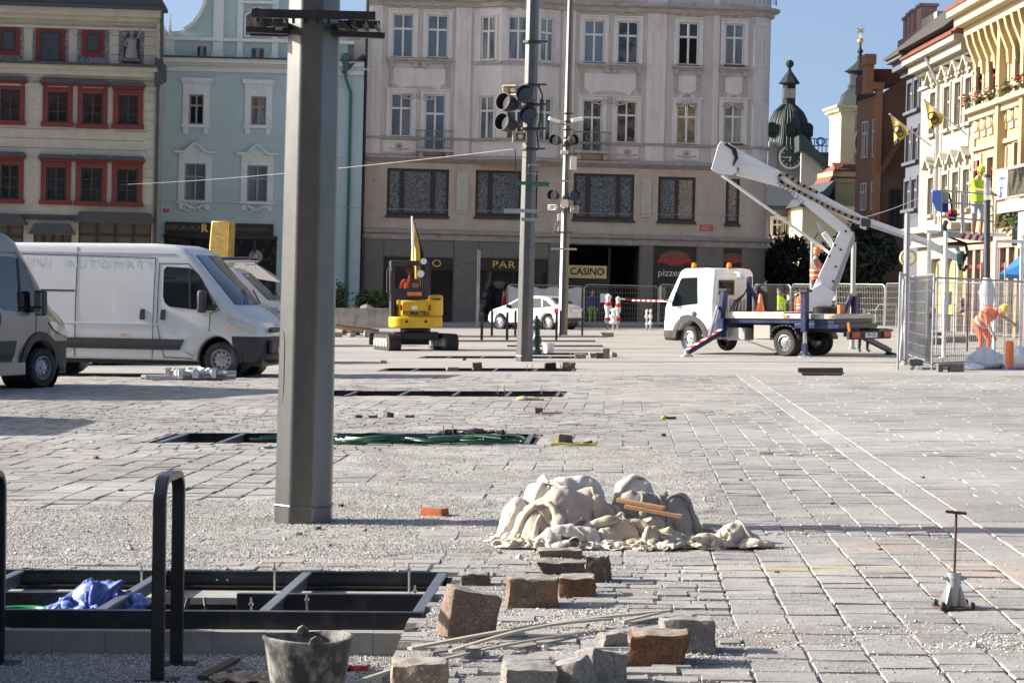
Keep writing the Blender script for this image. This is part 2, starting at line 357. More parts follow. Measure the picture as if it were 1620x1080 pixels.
def cover(u,v):
 z=-.15;v0_=v;du=.5*n2d(u,v,.8,7)+.22*n2d(u,v,3.1,2);v=v+1.1*n2d(u,v,.6,3)+.35*n2d(u,v,2.3,8)if v>13.6 else v;u=u+du
 if u<.55:
  z=.05
  if v<17.2:z=.62
  if v<12.95:z=-.05
  elif v<13.5:z=.25
  if 17.2<=v<24 and u<-2.6:z=-.2
  if 17.2<=v<24 and u>=-2.6:z=.42
  if 25.6<v<30:z=.10
  if u>-1.2 and v<12:z=-.02
  if 30<v<33:z=-.05
  if v>33:z=.35
  if v<17 and u>-.2:z*=.45
 elif u<2.16:
  if 22.2<v<23.6 or 14.8<v<15.5:z=.12
  if 30<v<40:z=.35
  if u<.85 and v<13:z=.0
 else:z=-.5
 if u<-6 and v<30:z-=.25
 return z+.55*n2d(u,v,.7)+.45*n2d(u,v,2.1,5)+.25*n2d(u,v,7,9)
def hgt(u,v):
 c=cover(u,v);return max(-.016 if v<17 or u>2.43 else-.010,min(.012,-.0085+.026*c+.006*n2d(u,v,25,3)))
def view_u(v,m=.6):return(-.049*v-.226*v-m,-.049*v+.226*v+m)
def relief(name,v0,v1,st,stv):
 verts=[];faces=[];idx={}
 nv=int((v1-v0)/stv)
 for j in range(nv+1):
  v=v0+j*stv;a,c=view_u(v);a=max(a,-16)
  for i in range(int(a/st),int(c/st)+1):
   u=i*st;idx[(i,j)]=len(verts);verts.append((u,v,hgt(u,v)))
 for(i,j)in list(idx):
  if(i+1,j)in idx and(i,j+1)in idx and(i+1,j+1)in idx:
   cu,cv=(i+.5)*st,v0+(j+.5)*stv
   m_=st
   if(cu<TU1+.02 and cv<TR[0][1]+.03)or(TU0-m_<cu<TU1+m_ and any(a-m_<cv<c+m_ for a,c in TR)):continue
   faces.append((idx[(i,j)],idx[(i+1,j)],idx[(i+1,j+1)],idx[(i,j+1)]))
 me=bpy.data.meshes.new(name);me.from_pydata(verts,[],faces);me.materials.append(M['gravel']);me.shade_smooth()
 o=link(bpy.data.objects.new(name,me));reg(o,ground);tag(o,kind='stuff')
relief('loose_gravel',8.0,24.0,.05,.05)
relief('loose_gravel',24.0,NEARV,.1,.14)
def tint(zone):
 r=random.random();g=random.uniform(.20,.285)
 if zone=='slab':g=random.uniform(.235,.285);return(g,g*.975,g*.935)
 if zone=='strip':g=random.uniform(.27,.31);return(g,g*.975,g*.935)
 if r<.12:return(g*1.08,g*.96,g*.88)
 if r<.2:return(g*.75,g*.74,g*.73)
 return(g,g*.975,g*.935)
setts=[]
def put(u0,u1,v0,v1,zone='sett',zj=.006,gap=.006,dz=0):
 cu,cv=(u0+u1)/2,(v0+v1)/2
 if cu<TU1 and v0<TR[0][1]and cv<TR[0][1]+.02:return
 if cu<TU1 and cv<TR[0][0]:return
 if TU0-.1<cu<TU1+.04 and any(a-.06<cv<c+.06 for a,c in TR):return
 z=random.uniform(-zj,zj)+dz
 setts.append((u0+gap*random.uniform(.3,.9),u1-gap*random.uniform(.3,.9),v0+gap*random.uniform(.5,1.4),v1-gap*random.uniform(.5,1.4),z,tint(zone),random.uniform(-.006,.006),random.uniform(-.006,.006)))
CU=[.54+.27*k for k in range(7)]
v=8.4
bands=[(15.0,15.75),(22.3,23.3),(29.8,30.8),(37.4,38.6)]
def inband(v):return any(a<=v<c for a,c in bands)
while v<NEARV:
 dv=random.choice((.15,.16,.18))if v<13.2 else random.choice((.2,.24,.28))if not(25.6<v<30)else .15
 a,c=view_u(v+dv,.3);u=max(a,-13)
 u-=random.random()*.2
 lift=0
 stack=(v>13.2 and not(25.6<v<30 and True)and not inband(v))
 if stack:u=CU[0]-.27*(int((CU[0]-a)/.27)+1)
 while u<CU[0]-.03:
  wdt=(.27+random.uniform(-.004,.004))if stack else random.uniform(.17,.24)
  u1=min(u+wdt,CU[0])
  if CU[0]-u1<.09:u1=CU[0]
  lft=.014*max(0,1-((u+4.2)/1.5)**2)if 17.2<v<23.4 else 0
  if-.9<u<.3 and v<11 and random.random()<.10:u=u1;continue
  if stack:k_=round((CU[0]-u)/.27);u=CU[0]-.27*k_;u1=u+.27
  put(u,u1,v,v+dv,'sett',.005 if v>11.5 else .012,.007 if lft else(.004 if stack else .006),lft)
  u=u1
 v+=dv
for k in range(6):
 v=8.2+random.random()*.1
 while v<NEARV:
  dv=random.choice((.18,.27,.30,.36));
  if inband(v):
   dv=.13;u=CU[k];
   put(u,u+.135,v,v+dv,'sett',.007);put(u+.135,u+.27,v,v+dv,'sett',.007)
  else:
   for a_,c_ in bands:
    if v<a_<v+dv:dv=a_-v+.001
   if dv>.06:put(CU[k]+.001,CU[k+1]-.001,v,v+dv,'sett',.0035,.003)
  v+=dv
v=8.0
while v<NEARV:
 put(2.17,2.425,v,v+.98,'strip',.002,.003);v+=.98
v=8.0;k=0
while v<NEARV:
 dv=.30 if k%2 else .34;u=2.44-random.random()*.4*(1);u=2.44
 first=random.uniform(.3,.8);a,c=view_u(v+dv,.4)
 while u<c:
  u1=u+first;first=random.uniform(.62,.8);put(u,u1,v,v+dv,'slab',.002,.0012 if random.random()<.88 else .004);u=u1
 v+=dv;k+=1
S=[s for s in setts]
def vis(s):
 cu,cv=(s[0]+s[1])/2,(s[2]+s[3])/2;p=UV(cu,cv);px=810+FP*p.x/p.y;py=HY+FP*HC/p.y
 return-15<px<1635 and py<1088
S.sort(key=lambda s:s[3])
near=[];rest=[]
for s in S:
 if vis(s)and len(near)<300:near.append(s)
 else:rest.append(s)
def sett_arrays(L_):
 n=len(L_);A=np.array([[s[0],s[1],s[2],s[3],s[4],s[6],s[7]]for s in L_])
 rng=np.random.default_rng(3);bev=np.minimum(.007,(A[:,3]-A[:,2])*.08)
 sx=np.array([0,1,1,0]);sy=np.array([0,0,1,1]);V=np.zeros((n,12,3))
 for r in range(3):
  ins=bev if r==2 else np.zeros(n)
  for c in range(4):
   j=rng.uniform(-.004,.004,(n,2))if r!=0 else 0
   x=np.where(sx[c],A[:,1]-ins,A[:,0]+ins);y=np.where(sy[c],A[:,3]-ins,A[:,2]+ins)
   V[:,r*4+c,0]=x;V[:,r*4+c,1]=y
   if r:V[:,r*4+c,0]+=j[:,0];V[:,r*4+c,1]+=j[:,1]
   z=A[:,4]+(sx[c]-.5)*A[:,5]+(sy[c]-.5)*A[:,6]
   V[:,r*4+c,2]=np.array([-.07,-.008,0])[r]+(z if r else 0)
 F=[(0,1,5,4),(1,2,6,5),(2,3,7,6),(3,0,4,7),(4,5,9,8),(5,6,10,9),(6,7,11,10),(7,4,8,11),(8,9,10,11)]
 Fc=(np.arange(n)[:,None,None]*12+np.array(F)[None]).reshape(-1,4)
 return V.reshape(-1,3),Fc
def fast_mesh(name,V,F,mat_,smooth=False):
 me=bpy.data.meshes.new(name);k=F.shape[1]
 me.vertices.add(len(V));me.vertices.foreach_set('co',V.astype(np.float32).ravel())
 me.loops.add(len(F)*k);me.loops.foreach_set('vertex_index',F.astype(np.int32).ravel())
 me.polygons.add(len(F));me.polygons.foreach_set('loop_start',np.arange(len(F),dtype=np.int32)*k)
 me.materials.append(mat_);me.update(calc_edges=True);me.validate()
 if smooth:me.shade_smooth()
 else:me.shade_flat()
 return me
def add_tint(me,cols):
 at=me.color_attributes.new('tint','FLOAT_COLOR','POINT')
 at.data.foreach_set('color',np.concatenate([cols,np.ones((len(cols),1))],1).astype(np.float32).ravel())
V,F=sett_arrays(rest);me=fast_mesh('paving_stone',V,F,M['paving'])
add_tint(me,np.repeat(np.array([s[5]for s in rest]),12,0))
o=link(bpy.data.objects.new('paving_stones',me));reg(o,ground);tag(o,kind='stuff')
var=[]
for k in range(16):
 b=MB();b.b(-.5,.5,-.5,.5,-.07,0);me=bpy.data.meshes.new('paving_stone');me.from_pydata(b.v,[],b.f)
 bm=bmesh.new();bm.from_mesh(me)
 bmesh.ops.bevel(bm,geom=[e for e in bm.edges if all(v.co.z>-.01 for v in e.verts)],offset=.03,segments=1,affect='EDGES')
 for v_ in bm.verts:v_.co.x+=random.uniform(-.022,.022);v_.co.y+=random.uniform(-.03,.03);v_.co.z+=random.uniform(-.0025,.0025)
 bm.to_mesh(me);bm.free();me.materials.append(M['paving']);me.shade_flat();add_tint(me,np.tile(np.array([tint('sett')]),(len(me.vertices),1)));var.append(me)
for s in near:
 o=link(bpy.data.objects.new('paving_stone',random.choice(var)));reg(o,ground)
 o.location=((s[0]+s[1])/2,(s[2]+s[3])/2,s[4]);o.scale=(s[1]-s[0],s[3]-s[2],1);o.rotation_euler=(s[7]*2,s[6]*2,0)
print('setts',len(near),len(rest))
def chips(name,pts,sz,parent,m_,cols=None):
 n=len(pts);rng=np.random.default_rng(11)
 T=np.array([(1,0,0),(0,1,0),(-1,0,0),(0,-1,0),(0,0,.75),(0,0,-.6)]);F=np.array([(0,1,4),(1,2,4),(2,3,4),(3,0,4),(1,0,5),(2,1,5),(3,2,5),(0,3,5)])
 V=T[None]*(1+rng.uniform(-.35,.35,(n,6,1)));V=V+rng.uniform(-.2,.2,(n,6,3))
 a=rng.uniform(0,6.28,n);c,s=np.cos(a),np.sin(a)
 X=V[...,0]*c[:,None]-V[...,1]*s[:,None];Y=V[...,0]*s[:,None]+V[...,1]*c[:,None]
 V=np.stack([X,Y,V[...,2]],-1)*sz[:,None,None]+pts[:,None,:]
 me=fast_mesh(name,V.reshape(-1,3),(np.arange(n)[:,None,None]*6+F[None]).reshape(-1,3),m_)
 g=rng.uniform(.27,.60,n)[:,None]*np.array([[1,.965,.90]]);dark=rng.random(n)<.12;g[dark]*=.45
 add_tint(me,np.repeat(g,6,0))
 o=link(bpy.data.objects.new(name,me));reg(o,parent);tag(o,kind='stuff')
def chip_mat():
 m=bpy.data.materials.new('chip');m.use_nodes=True;N=m.node_tree.nodes;b=N['Principled BSDF'];b.inputs['Roughness'].default_value=.9
 at=N.new('ShaderNodeAttribute');at.attribute_name='tint';m.node_tree.links.new(at.outputs['Color'],b.inputs['Base Color']);return m
M['chip']=chip_mat()
pts=[];szs=[];rr=random.Random(5)
while len(pts)<110000:
 v=8.5/(1-rr.random()*.68)
 a,c=view_u(v,.1);u=rr.uniform(a,c)
 if in_hole(u,v)or(u<TU1 and v<TR[0][1]+.02)or(TU0-.02<u<TU1+.02 and any(a_-.03<v<c_+.03 for a_,c_ in TR)):continue
 cv=cover(u,v)
 if rr.random()>(.04 if cv<.1 else .04+min(1,(cv-.1)*2.2)):continue
 s=rr.uniform(.0028,.0062)*(1.5 if rr.random()<.07 else 1)*(3 if rr.random()<.0015 else 1)
 pts.append((u,v,max(hgt(u,v),.0 if cv>-.1 or rr.random()<.5 else-.01)+s*.35));szs.append(s)
for _ in range(26000):
 v=rr.uniform(8.6,11.2);u=rr.uniform(-3.2,TU1-.01);s=rr.uniform(.003,.007);pts.append((u,v,BEDZ+s*.4));szs.append(s)
chips('gravel_chips',np.array(pts),np.array(szs),ground,M['chip'])
for k in range(14):
 u0=TU1-.268*(k+1)
 b=MB();b.b(u0+.001,u0+.267,TR[0][0]-.09,TR[0][0]-.012,BEDZ-.02,-.085)
 b.build('kerb_block',M['concrete'],ground,bevel=.0015)
b=MB();p0=UV(-22,103.8);b.b(-60,12,104.5,125,-.02,.12)
o=b.build('pavement',M['concrete'],None,bevel=.02);o.rotation_euler=(0,0,0);tag(o,kind='structure')
# ================================================================ BUILDINGS
mm('plaster_cream',(.44,.415,.34),.85,0,.07,1.2,.15,25,dirt=((.30,.27,.22),.45),ds=1.1,wash=(1,1,.35))
mm('plaster_joint',(.20,.18,.15),.9,0,.1,3,0)
mm('plaster_blue',(.43,.54,.545),.85,0,.06,1.0,.12,25,dirt=((.32,.41,.41),.4),ds=1.0,wash=(1,1,.4))
mm('stucco_blue',(.68,.73,.71),.85,0,.06,2,.15,25,dirt=((.28,.32,.33),.4),ds=2)
mm('plaster_main',(.57,.505,.45),.85,0,.07,1.0,.15,25,dirt=((.38,.32,.28),.45),ds=.9,wash=(1,1,.4))
mm('plaster_light',(.70,.65,.60),.85,0,.06,1.2,.12,25,dirt=((.46,.41,.37),.5),ds=1.4,wash=(1.3,1,.35))
mm('plaster_peach',(.55,.45,.355),.85,0,.07,1.0,.12,25,dirt=((.26,.22,.19),.5),ds=.8,wash=(1,1,.5))
mm('stucco',(.48,.42,.37),.85,0,.15,6,.3,25)
mm('granite_clad',(.19,.17,.145),.6,0,.15,2.5,.1,40,dirt=((.15,.145,.14),.4),ds=1.5)
mm('cornice_stone',(.44,.39,.35),.8,0,.12,3,.2,25,dirt=((.14,.13,.12),.5),ds=3,wash=(1,1,2))
mm('slate',(.045,.05,.055),.6,0,.2,3,.2,20)
mm('red_trim',(.145,.018,.015),.6,0,.15,4,.1)
mm('frame_dark',(.030,.016,.012),.5,0,.15,5,.05)
mm('frame_brown',(.035,.02,.015),.5,0,.15,5,.05)
mm('frame_white',(.72,.69,.63),.5,0,.05,5,.03)
mm('frame_grey',(.30,.28,.25),.5,0,.05,5,.03)
mm('shop_black',(.012,.012,.014),.3,0,.1,3,.02)
mm('interior',(.02,.018,.016),.9,0,.5,1.0,0)
mm('passage',(.05,.042,.03),.8,0,.2,1,.1)
mm('copper',(.028,.048,.042),.6,.1,.35,1.5,.15,12,dirt=((.02,.03,.03),.7),ds=1.2,wash=(1.5,1.5,.4))
mm('copper_dark',(.014,.02,.021),.85,.1,.3,1.5,.1,12)
mm('plaster_grey',(.20,.20,.205),.9,0,.12,1,.15,20)
mm('plaster_white',(.36,.34,.30),.9,0,.08,1,.15,20)
mm('plaster_yellow',(.39,.30,.165),.85,0,.08,1.5,.15,20,dirt=((.32,.21,.08),.35),ds=1.5)
mm('plaster_yellow_hi',(.43,.36,.235),.85,0,.06,1.5,.12,20,dirt=((.36,.24,.11),.35),ds=1.5)
mm('plaster_paleyellow',(.60,.50,.30),.85,0,.08,1.5,.1,20)
mm('plaster_sand',(.345,.315,.255),.85,0,.06,1.2,.12,20,dirt=((.27,.23,.17),.35),ds=1.2,wash=(1,1,.4))
mm('plaster_brown',(.15,.075,.045),.85,0,.12,1.2,.2,20)
mm('plaster_terracotta',(.36,.17,.09),.85,0,.12,2,.3,20)
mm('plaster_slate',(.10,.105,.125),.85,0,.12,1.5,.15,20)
mm('pinkwall',(.34,.20,.19),.85,0,.12,3,.15,20)
mm('roof_tile',(.16,.05,.035),.85,0,.25,6,.3,20)
mm('roof_dark',(.05,.045,.042),.85,0,.25,3,.3,20)
mm('sgraffito',(.10,.105,.12),.9,0,.55,9,.3,30,dirt=((.42,.40,.36),.8),ds=16,dthr=(.5,.6))
mm('curtain',(.45,.46,.47),.9,0,.12,8,.2,20)
mm('clockface',(.04,.055,.055),.5,0,.05,3,0)
mm('leaf_red',(.40,.03,.02),.7,0,.4,9,0)
mm('leaf',(.045,.075,.02),.7,0,.4,9,0)
mm('leaf_dark',(.022,.032,.016),.75,0,.5,5,0)
mm('bark',(.05,.04,.03),.9,0,.3,6,.4,20)
mm('awning_yellow',(.45,.38,.12),.8,0,.05,3,.05)
mm('awning_blue',(.05,.22,.60),.8,0,.06,3,.05)
mm('painting',(.12,.11,.10),.7,0,.6,3,0,dirt=((.30,.22,.12),.8),ds=5,dthr=(.5,.62))
mm('iron_green',(.16,.20,.18),.6,.1,.1,5,.05)
mm('poster',(.10,.08,.07),.6,0,.3,6,0,dirt=((.35,.10,.03),.9),ds=10,dthr=(.45,.55))
def glassmat(name,lo,hi,s,rough_=.06,stretch=(1,1,1),thr=(.4,.6)):
 m=bpy.data.materials.new(name);m.use_nodes=True;t=m.node_tree;N=t.nodes;L=t.links;b=N['Principled BSDF']
 b.inputs['Roughness'].default_value=rough_;b.inputs['Specular IOR Level'].default_value=.6
 g=N.new('ShaderNodeNewGeometry');mp=N.new('ShaderNodeMapping');mp.inputs['Scale'].default_value=stretch;L.new(g.outputs['Position'],mp.inputs[0])
 n=N.new('ShaderNodeTexNoise');n.inputs['Scale'].default_value=s;n.inputs['Detail'].default_value=3;L.new(mp.outputs[0],n.inputs['Vector'])
 mr=N.new('ShaderNodeMapRange');mr.inputs[1].default_value=thr[0];mr.inputs[2].default_value=thr[1];L.new(n.outputs[0],mr.inputs[0])
 mx=N.new('ShaderNodeMix');mx.data_type='RGBA';L.new(mr.outputs[0],mx.inputs[0]);mx.inputs[6].default_value=(*lo,1);mx.inputs[7].default_value=(*hi,1);L.new(mx.outputs[2],b.inputs['Base Color'])
 return m
M['g_blue']=glassmat('glass_sky_painted',(.085,.12,.16),(.17,.21,.25),.8,stretch=(1,1,.3))  # bluish sky reflection painted into the glass colour
M['g_curt']=glassmat('glass_net_curtain',(.10,.12,.13),(.26,.28,.29),2.5,stretch=(2,1,.25))
M['g_dark']=glassmat('glass_dark',(.012,.014,.016),(.03,.035,.04),1.2)
M['g_refl']=glassmat('glass_painted_refl',(.02,.022,.018),(.11,.10,.075),2.2,thr=(.45,.55))  # reflections painted as warm noise patches in the glass colour
M['g_mosaic']=glassmat('glass_printed_sky',(.05,.065,.075),(.17,.195,.21),14,thr=(.44,.54))  # speckled print, its colour also lightened bluish for reflected sky
M['g_shop']=glassmat('glass_shop',(.012,.012,.014),(.07,.06,.055),3,thr=(.5,.62))
M['open']=mat('open_window',(.006,.005,.005),.95,0,0,1,0)
class Fr:
 """a facade frame: local x along the wall, y into the building, z up; knows where a photo pixel falls on it"""
 def __init__(s,name,label,cat,origin,yaw,lean=LEAN,group=None):
  s.root=thing(name,label,cat,origin,(0,0,0),group)
  s.Rm=Matrix.Rotation(R(lean),3,'Y')@Matrix.Rotation(R(yaw),3,'Z')
  s.root.rotation_euler=s.Rm.to_euler();s.O=Vector(origin);s.Ri=s.Rm.transposed()
 def L(s,px,py,yo=0.0):
  d=s.Ri@ray(px,py);o=s.Ri@(CO-s.O);t=(yo-o.y)/d.y;p=o+d*t
  return p.x,p.z
 def R4(s,x0,y0,x1,y1,yo=0.0):
  """pixel rectangle (measured at its centre) -> local x0,x1,z0,z1"""
  cx,cy=(x0+x1)/2,(y0+y1)/2;a=s.L(x0,cy,yo)[0];b_=s.L(x1,cy,yo)[0]
  return a,b_,s.L(cx,y1,yo)[1],s.L(cx,y0,yo)[1]
def wallholes(b,x0,x1,z0,z1,holes,y=0.0,rev=.22):
 xs=sorted({x0,x1}|{h[0]for h in holes}|{h[1]for h in holes});zs=sorted({z0,z1}|{h[2]for h in holes}|{h[3]for h in holes})
 xs=[x for x in xs if x0<=x<=x1];zs=[z for z in zs if z0<=z<=z1]
 def ih(x,z):return any(h[0]<x<h[1]and h[2]<z<h[3]for h in holes)
 idx={};vs=[];fs=[]
 for j,z in enumerate(zs):
  for i,x in enumerate(xs):idx[i,j]=len(vs);vs.append((x,y,z))
 for j in range(len(zs)-1):
  for i in range(len(xs)-1):
   if not ih((xs[i]+xs[i+1])/2,(zs[j]+zs[j+1])/2):fs.append((idx[i,j],idx[i+1,j],idx[i+1,j+1],idx[i,j+1]))
 b.add(vs,fs)
 for(a,c,d,e)in holes:
  a=max(a,x0);c=min(c,x1);d=max(d,z0);e=min(e,z1)
  if a>=c or d>=e:continue
  b.add([(a,y,d),(c,y,d),(c,y,e),(a,y,e),(a,y+rev,d),(c,y+rev,d),(c,y+rev,e),(a,y+rev,e)],[(0,1,5,4),(1,2,6,5),(2,3,7,6),(3,0,4,7)])
WC={}
def window(fr,r,y=.10,style='cross',frame='frame_white',glass='g_blue',tr=.34,fw=.07,parent=None,loc=None,rotz=0,openl=False,top='g_same',name='window'):
 """a casement: frame, transom and mullion as one mesh, every light of glass a pane of its own"""
 x0,x1,z0,z1=r;w_=x1-x0;h_=z1-z0;key=(round(w_,2),round(h_,2),style,frame,glass,openl,tr)
 pr=parent or fr.root
 L_=loc if loc else(x0,y,z0)
 if key in WC:
  o=dup(WC[key],pr);o.location=L_;o.rotation_euler=(0,0,rotz);return o
 b=MB();f=fw
 b.b(0,f,0,.09,0,h_);b.b(w_-f,w_,0,.09,0,h_);b.b(f,w_-f,0,.088,0,f);b.b(f,w_-f,0,.088,h_-f,h_)
 cells=[]
 if style=='cross':
  zt=h_*(1-tr);b.b(f,w_-f,-.015,.086,zt-.05,zt+.05);b.b(w_/2-.05,w_/2+.05,-.02,.084,f,zt-.05);b.b(w_/2-.04,w_/2+.04,-.01,.082,zt+.05,h_-f)
  for(a,c)in((f,w_/2-.05),(w_/2+.05,w_-f)):cells+=[(a,c,f,zt-.05,0),(a,c,zt+.05,h_-f,1)]
 elif style=='grid':
  cols,rows=2,3;xs=[f+(w_-2*f)*i/cols for i in range(cols+1)];zs=[f,f+(h_-2*f)*.34,f+(h_-2*f)*.66,h_-f]
  b.b(w_/2-.05,w_/2+.05,-.015,.086,f,h_-f)
  for z in zs[1:3]:b.b(f,w_/2-.05,0,.08,z-.025,z+.025);b.b(w_/2+.05,w_-f,0,.08,z-.025,z+.025)
  for i in range(2):
   for j in range(3):cells.append((xs[i]+(.05 if i else 0),xs[i+1]-(0 if i else .05),zs[j]+.02,zs[j+1]-.02,0))
 elif style=='triple':
  a1,a2=w_*.24,w_*.74
  b.b(a1-.12,a1+.12,0,.084,f,h_-f);b.b(a2-.12,a2+.12,0,.084,f,h_-f);cells=[(f,a1-.12,f,h_-f,0),(a1+.12,a2-.12,f,h_-f,0),(a2+.12,w_-f,f,h_-f,0)]
 elif style=='double':
  b.b(w_/2-.09,w_/2+.09,0,.084,f,h_-f);cells=[(f,w_/2-.09,f,h_-f,0),(w_/2+.09,w_-f,f,h_-f,0)]
 else:cells=[(f,w_-f,f,h_-f,0)]
 o=b.build(name,M[frame],pr,smooth=0);o.location=L_;o.rotation_euler=(0,0,rotz)
 for(a,c,d,e,t)in cells:
  g=MB();g.b(a,c,.045,.055,d,e);mt='open' if(openl and not t)else glass
  g.build('pane',M[mt],o,smooth=0)
 WC[key]=o
 return o
def spiral(b,c,r,turns=1.3,sgn=1,t=.05,n=14,ph=0):
 pts=[]
 for i in range(n+1):
  k=i/n;a=ph+sgn*k*turns*2*pi;rr_=r*(1-.75*k);pts.append((c[0]+rr_*cos(a),c[1],c[2]+rr_*sin(a)))
 b.tube(pts,[t*(1-.4*i/n)for i in range(n+1)],5)
def swag(b,x0,x1,z,h,y=-.04,t=.07):
 """a stucco cartouche: mirrored scrolls, beads and a central shell"""
 c=(x0+x1)/2;w_=(x1-x0)/2
 for s in(-1,1):
  spiral(b,(c+s*w_*.38,y,z),h*.42,1.4,s,t,ph=pi/2);spiral(b,(c+s*w_*.75,y,z-h*.12),h*.3,1.3,-s,t*.8,ph=0)
  b.tube([(c+s*w_*.2,y,z-h*.3),(c+s*w_*.5,y-.02,z-h*.45),(c+s*w_,y,z-h*.25)],[t,t*.9,t*.4],5)
 b.ball((c,y,z+h*.1),(h*.32,.10,h*.42),10,6)
def festoon(b,x,z0,z1,y=-.05,t=.07):
 n=6
 for i in range(n):b.ball((x+.03*(-1)**i,y,z0+(z1-z0)*(i+.5)/n),(t*1.1,.05,(z1-z0)/n*.55),6,4)
fr=Fr('apartment_building','large pale grey and beige corner building with stucco, oriel, balconies and street-level shops','building',P(575,518,113)*1,3.2)
O=fr.root
xL,_=fr.L(577,300);xR,_=fr.L(1188,300)
zc,_z=fr.L(800,372)[1],0
Z_g=fr.L(800,371)[1]
Z_m=fr.L(800,253)[1]
Z_t=24.0
shops=[fr.R4(606,407,716,511),fr.R4(757,409,866,511)]
shop_hid=fr.R4(875,390,890,511)
passage=fr.R4(897,388,1010,519);pizza=[fr.R4(1033,390,1100,511),fr.R4(1144,393,1172,511)]
mezz=[(fr.R4(612,267,710,341),'triple'),(fr.R4(752,270,850,343),'triple'),(fr.R4(907,275,1003,347),'triple'),(fr.R4(1041,280,1100,350),'double'),(fr.R4(1148,283,1170,354),'single')]
up1=[fr.R4(618,148,651,216),fr.R4(672,150,704,238),fr.R4(921,158,952,240),fr.R4(975,160,1007,226),fr.R4(1070,163,1102,228),fr.R4(1144,163,1175,227)]
up2=[fr.R4(621,22,654,91),fr.R4(676,24,709,92),fr.R4(924,32,956,99),fr.R4(977,34,1010,101),fr.R4(1073,36,1105,103),fr.R4(1147,38,1177,103)]
dz=(up2[0][2]-up1[0][2])
up3=[(a,c,d+dz,e+dz)for a,c,d,e in up2]
b=MB();wallholes(b,xL,xR,-1.2,Z_g,shops+[passage]+pizza,rev=.35)
b.build('ground_floor_wall',M['granite_clad'],O,smooth=0,fixn=False)
b=MB();wallholes(b,xL,xR,Z_g,Z_m,[m_[0]for m_ in mezz],y=-.002,rev=.25);b.build('wall',M['plaster_peach'],O,smooth=0,fixn=False)
b=MB();wallholes(b,xL,xR,Z_m,Z_t,up1+up2+up3,y=-.001,rev=.18)
b.build('wall',M['plaster_main'],O,smooth=0,fixn=False)
b=MB()
def slabs(x0,x1,z0,z1,nx,nz,y=-.04):
 for i in range(nx):
  for j in range(nz):
   a=x0+(x1-x0)*i/nx;c=x0+(x1-x0)*(i+1)/nx;d=z0+(z1-z0)*j/nz;e=z0+(z1-z0)*(j+1)/nz
   q=MB();q.b(a+.008,c-.008,y-random.uniform(0,.01),.0,d+.008,e-.008);q.build('cladding_slab',M['granite_clad'],O,smooth=0)
zs_=shops[0][3];ztop=Z_g-.35
piers=[(xL+.05,shops[0][0]-.05),(shops[0][1]+.05,shops[1][0]-.05),(shops[1][1]+.05,passage[0]-.05),(passage[1]+.05,pizza[0][0]-.05),(pizza[0][1]+.05,pizza[1][0]-.05)]
for a,c in piers:slabs(a,c,-.2,ztop,1,4,-.07)
for s_ in shops:slabs(s_[0],s_[1],s_[3]+.04,ztop-.05,2,1,-.03)
def corner(name,z0,z1,mt,r=.95,steps=7,ang=100,y=-.001,holes=None):
 b=MB();vs=[];
 for i in range(steps+1):
  a=R(ang)*i/steps;x=xR+r*sin(a);yy=y+r*(1-cos(a));vs+=[(x,yy,z0),(x,yy,z1)]
 a=R(ang);vs+=[(xR+r*sin(a)+22*cos(a),y+r*(1-cos(a))+22*sin(a),z)for z in(z0,z1)]
 b.add(vs,[(2*i,2*i+2,2*i+3,2*i+1)for i in range(steps+1)]);return b.build(name,mt,O,fixn=False)
corner('corner_wall',-1.2,Z_g,M['granite_clad']);corner('corner_wall',Z_g,Z_m,M['plaster_peach']);corner('corner_wall',Z_m,Z_t,M['plaster_light'])
def cpt(s,off=0):
 r=.95;a=s/r;return(xR+(r+off)*sin(a),r-(r+off)*cos(a)),a
for z0_,z1_ in((fr.L(1197,231)[1],fr.L(1197,167)[1]),(fr.L(1200,105)[1],fr.L(1200,41)[1])):
 (cx,cy),a=cpt(.12,.03);window(fr,(0,.55,z0_,z1_),loc=(cx,cy-.02,z0_),rotz=a+.28,glass='g_refl')
 q=MB(Matrix.Translation((cx,cy-.02,z0_))@Matrix.Rotation(a+.28,4,'Z'))
 q.b(-.16,-.005,-.03,.1,-.1,z1_-z0_+.15);q.b(.555,.70,-.03,.1,-.1,z1_-z0_+.15);q.b(-.16,.70,-.035,.1,z1_-z0_+.005,z1_-z0_+.2);q.build('window_surround',M['plaster_light'],O,smooth=0)
def cornice(zc_,prof,mt,name='cornice',x0=None,bow=None):
 """prof: list of (out, z) profile"""
 path=[(x0 if x0 is not None else xL,0,0)]
 if bow:path+=bow
 path.append((xR,0,0));b=MB();st=[]
 for(x,y,a)in path:st.append((x,y,a))
 for i in range(1,8):
  a=R(100)*i/7;st.append((xR+.95*sin(a),.95*(1-cos(a)),a))
 a=R(100);st.append((xR+.95*sin(a)+20*cos(a),.95*(1-cos(a))+20*sin(a),a))
 n=len(prof);vs=[]
 for(x,y,a)in st:
  for(o_,z)in prof:vs.append((x+o_*sin(a),y-o_*cos(a),zc_+z))
 fs=[]
 for i in range(len(st)-1):
  for j in range(n-1):fs.append((i*n+j,(i+1)*n+j,(i+1)*n+j+1,i*n+j+1))
 b.add(vs,fs);b.build(name,mt,O,smooth=30,fixn=False)
bowx0,bowx1=fr.L(748,150)[0],fr.L(884,150)[0];bc0,bc1=bowx0+1.35,bowx1-1.35;BD=.95
bow=[(bowx0-.01,0,0),(bc0-.1,-BD-0,0),(bc1+.1,-BD,0),(bowx1+.01,0,0)]
cornice(Z_g,[(0,-.38),(.10,-.36),(.12,-.12),(.30,-.05),(.34,.06),(.36,.12),(0,.17)],M['cornice_stone'])
cornice(Z_m,[(0,-.26),(.08,-.24),(.26,-.08),(.34,-.04),(.36,.06),(0,.12)],M['cornice_stone'],bow=bow)
zl1=up1[0][2]-.10
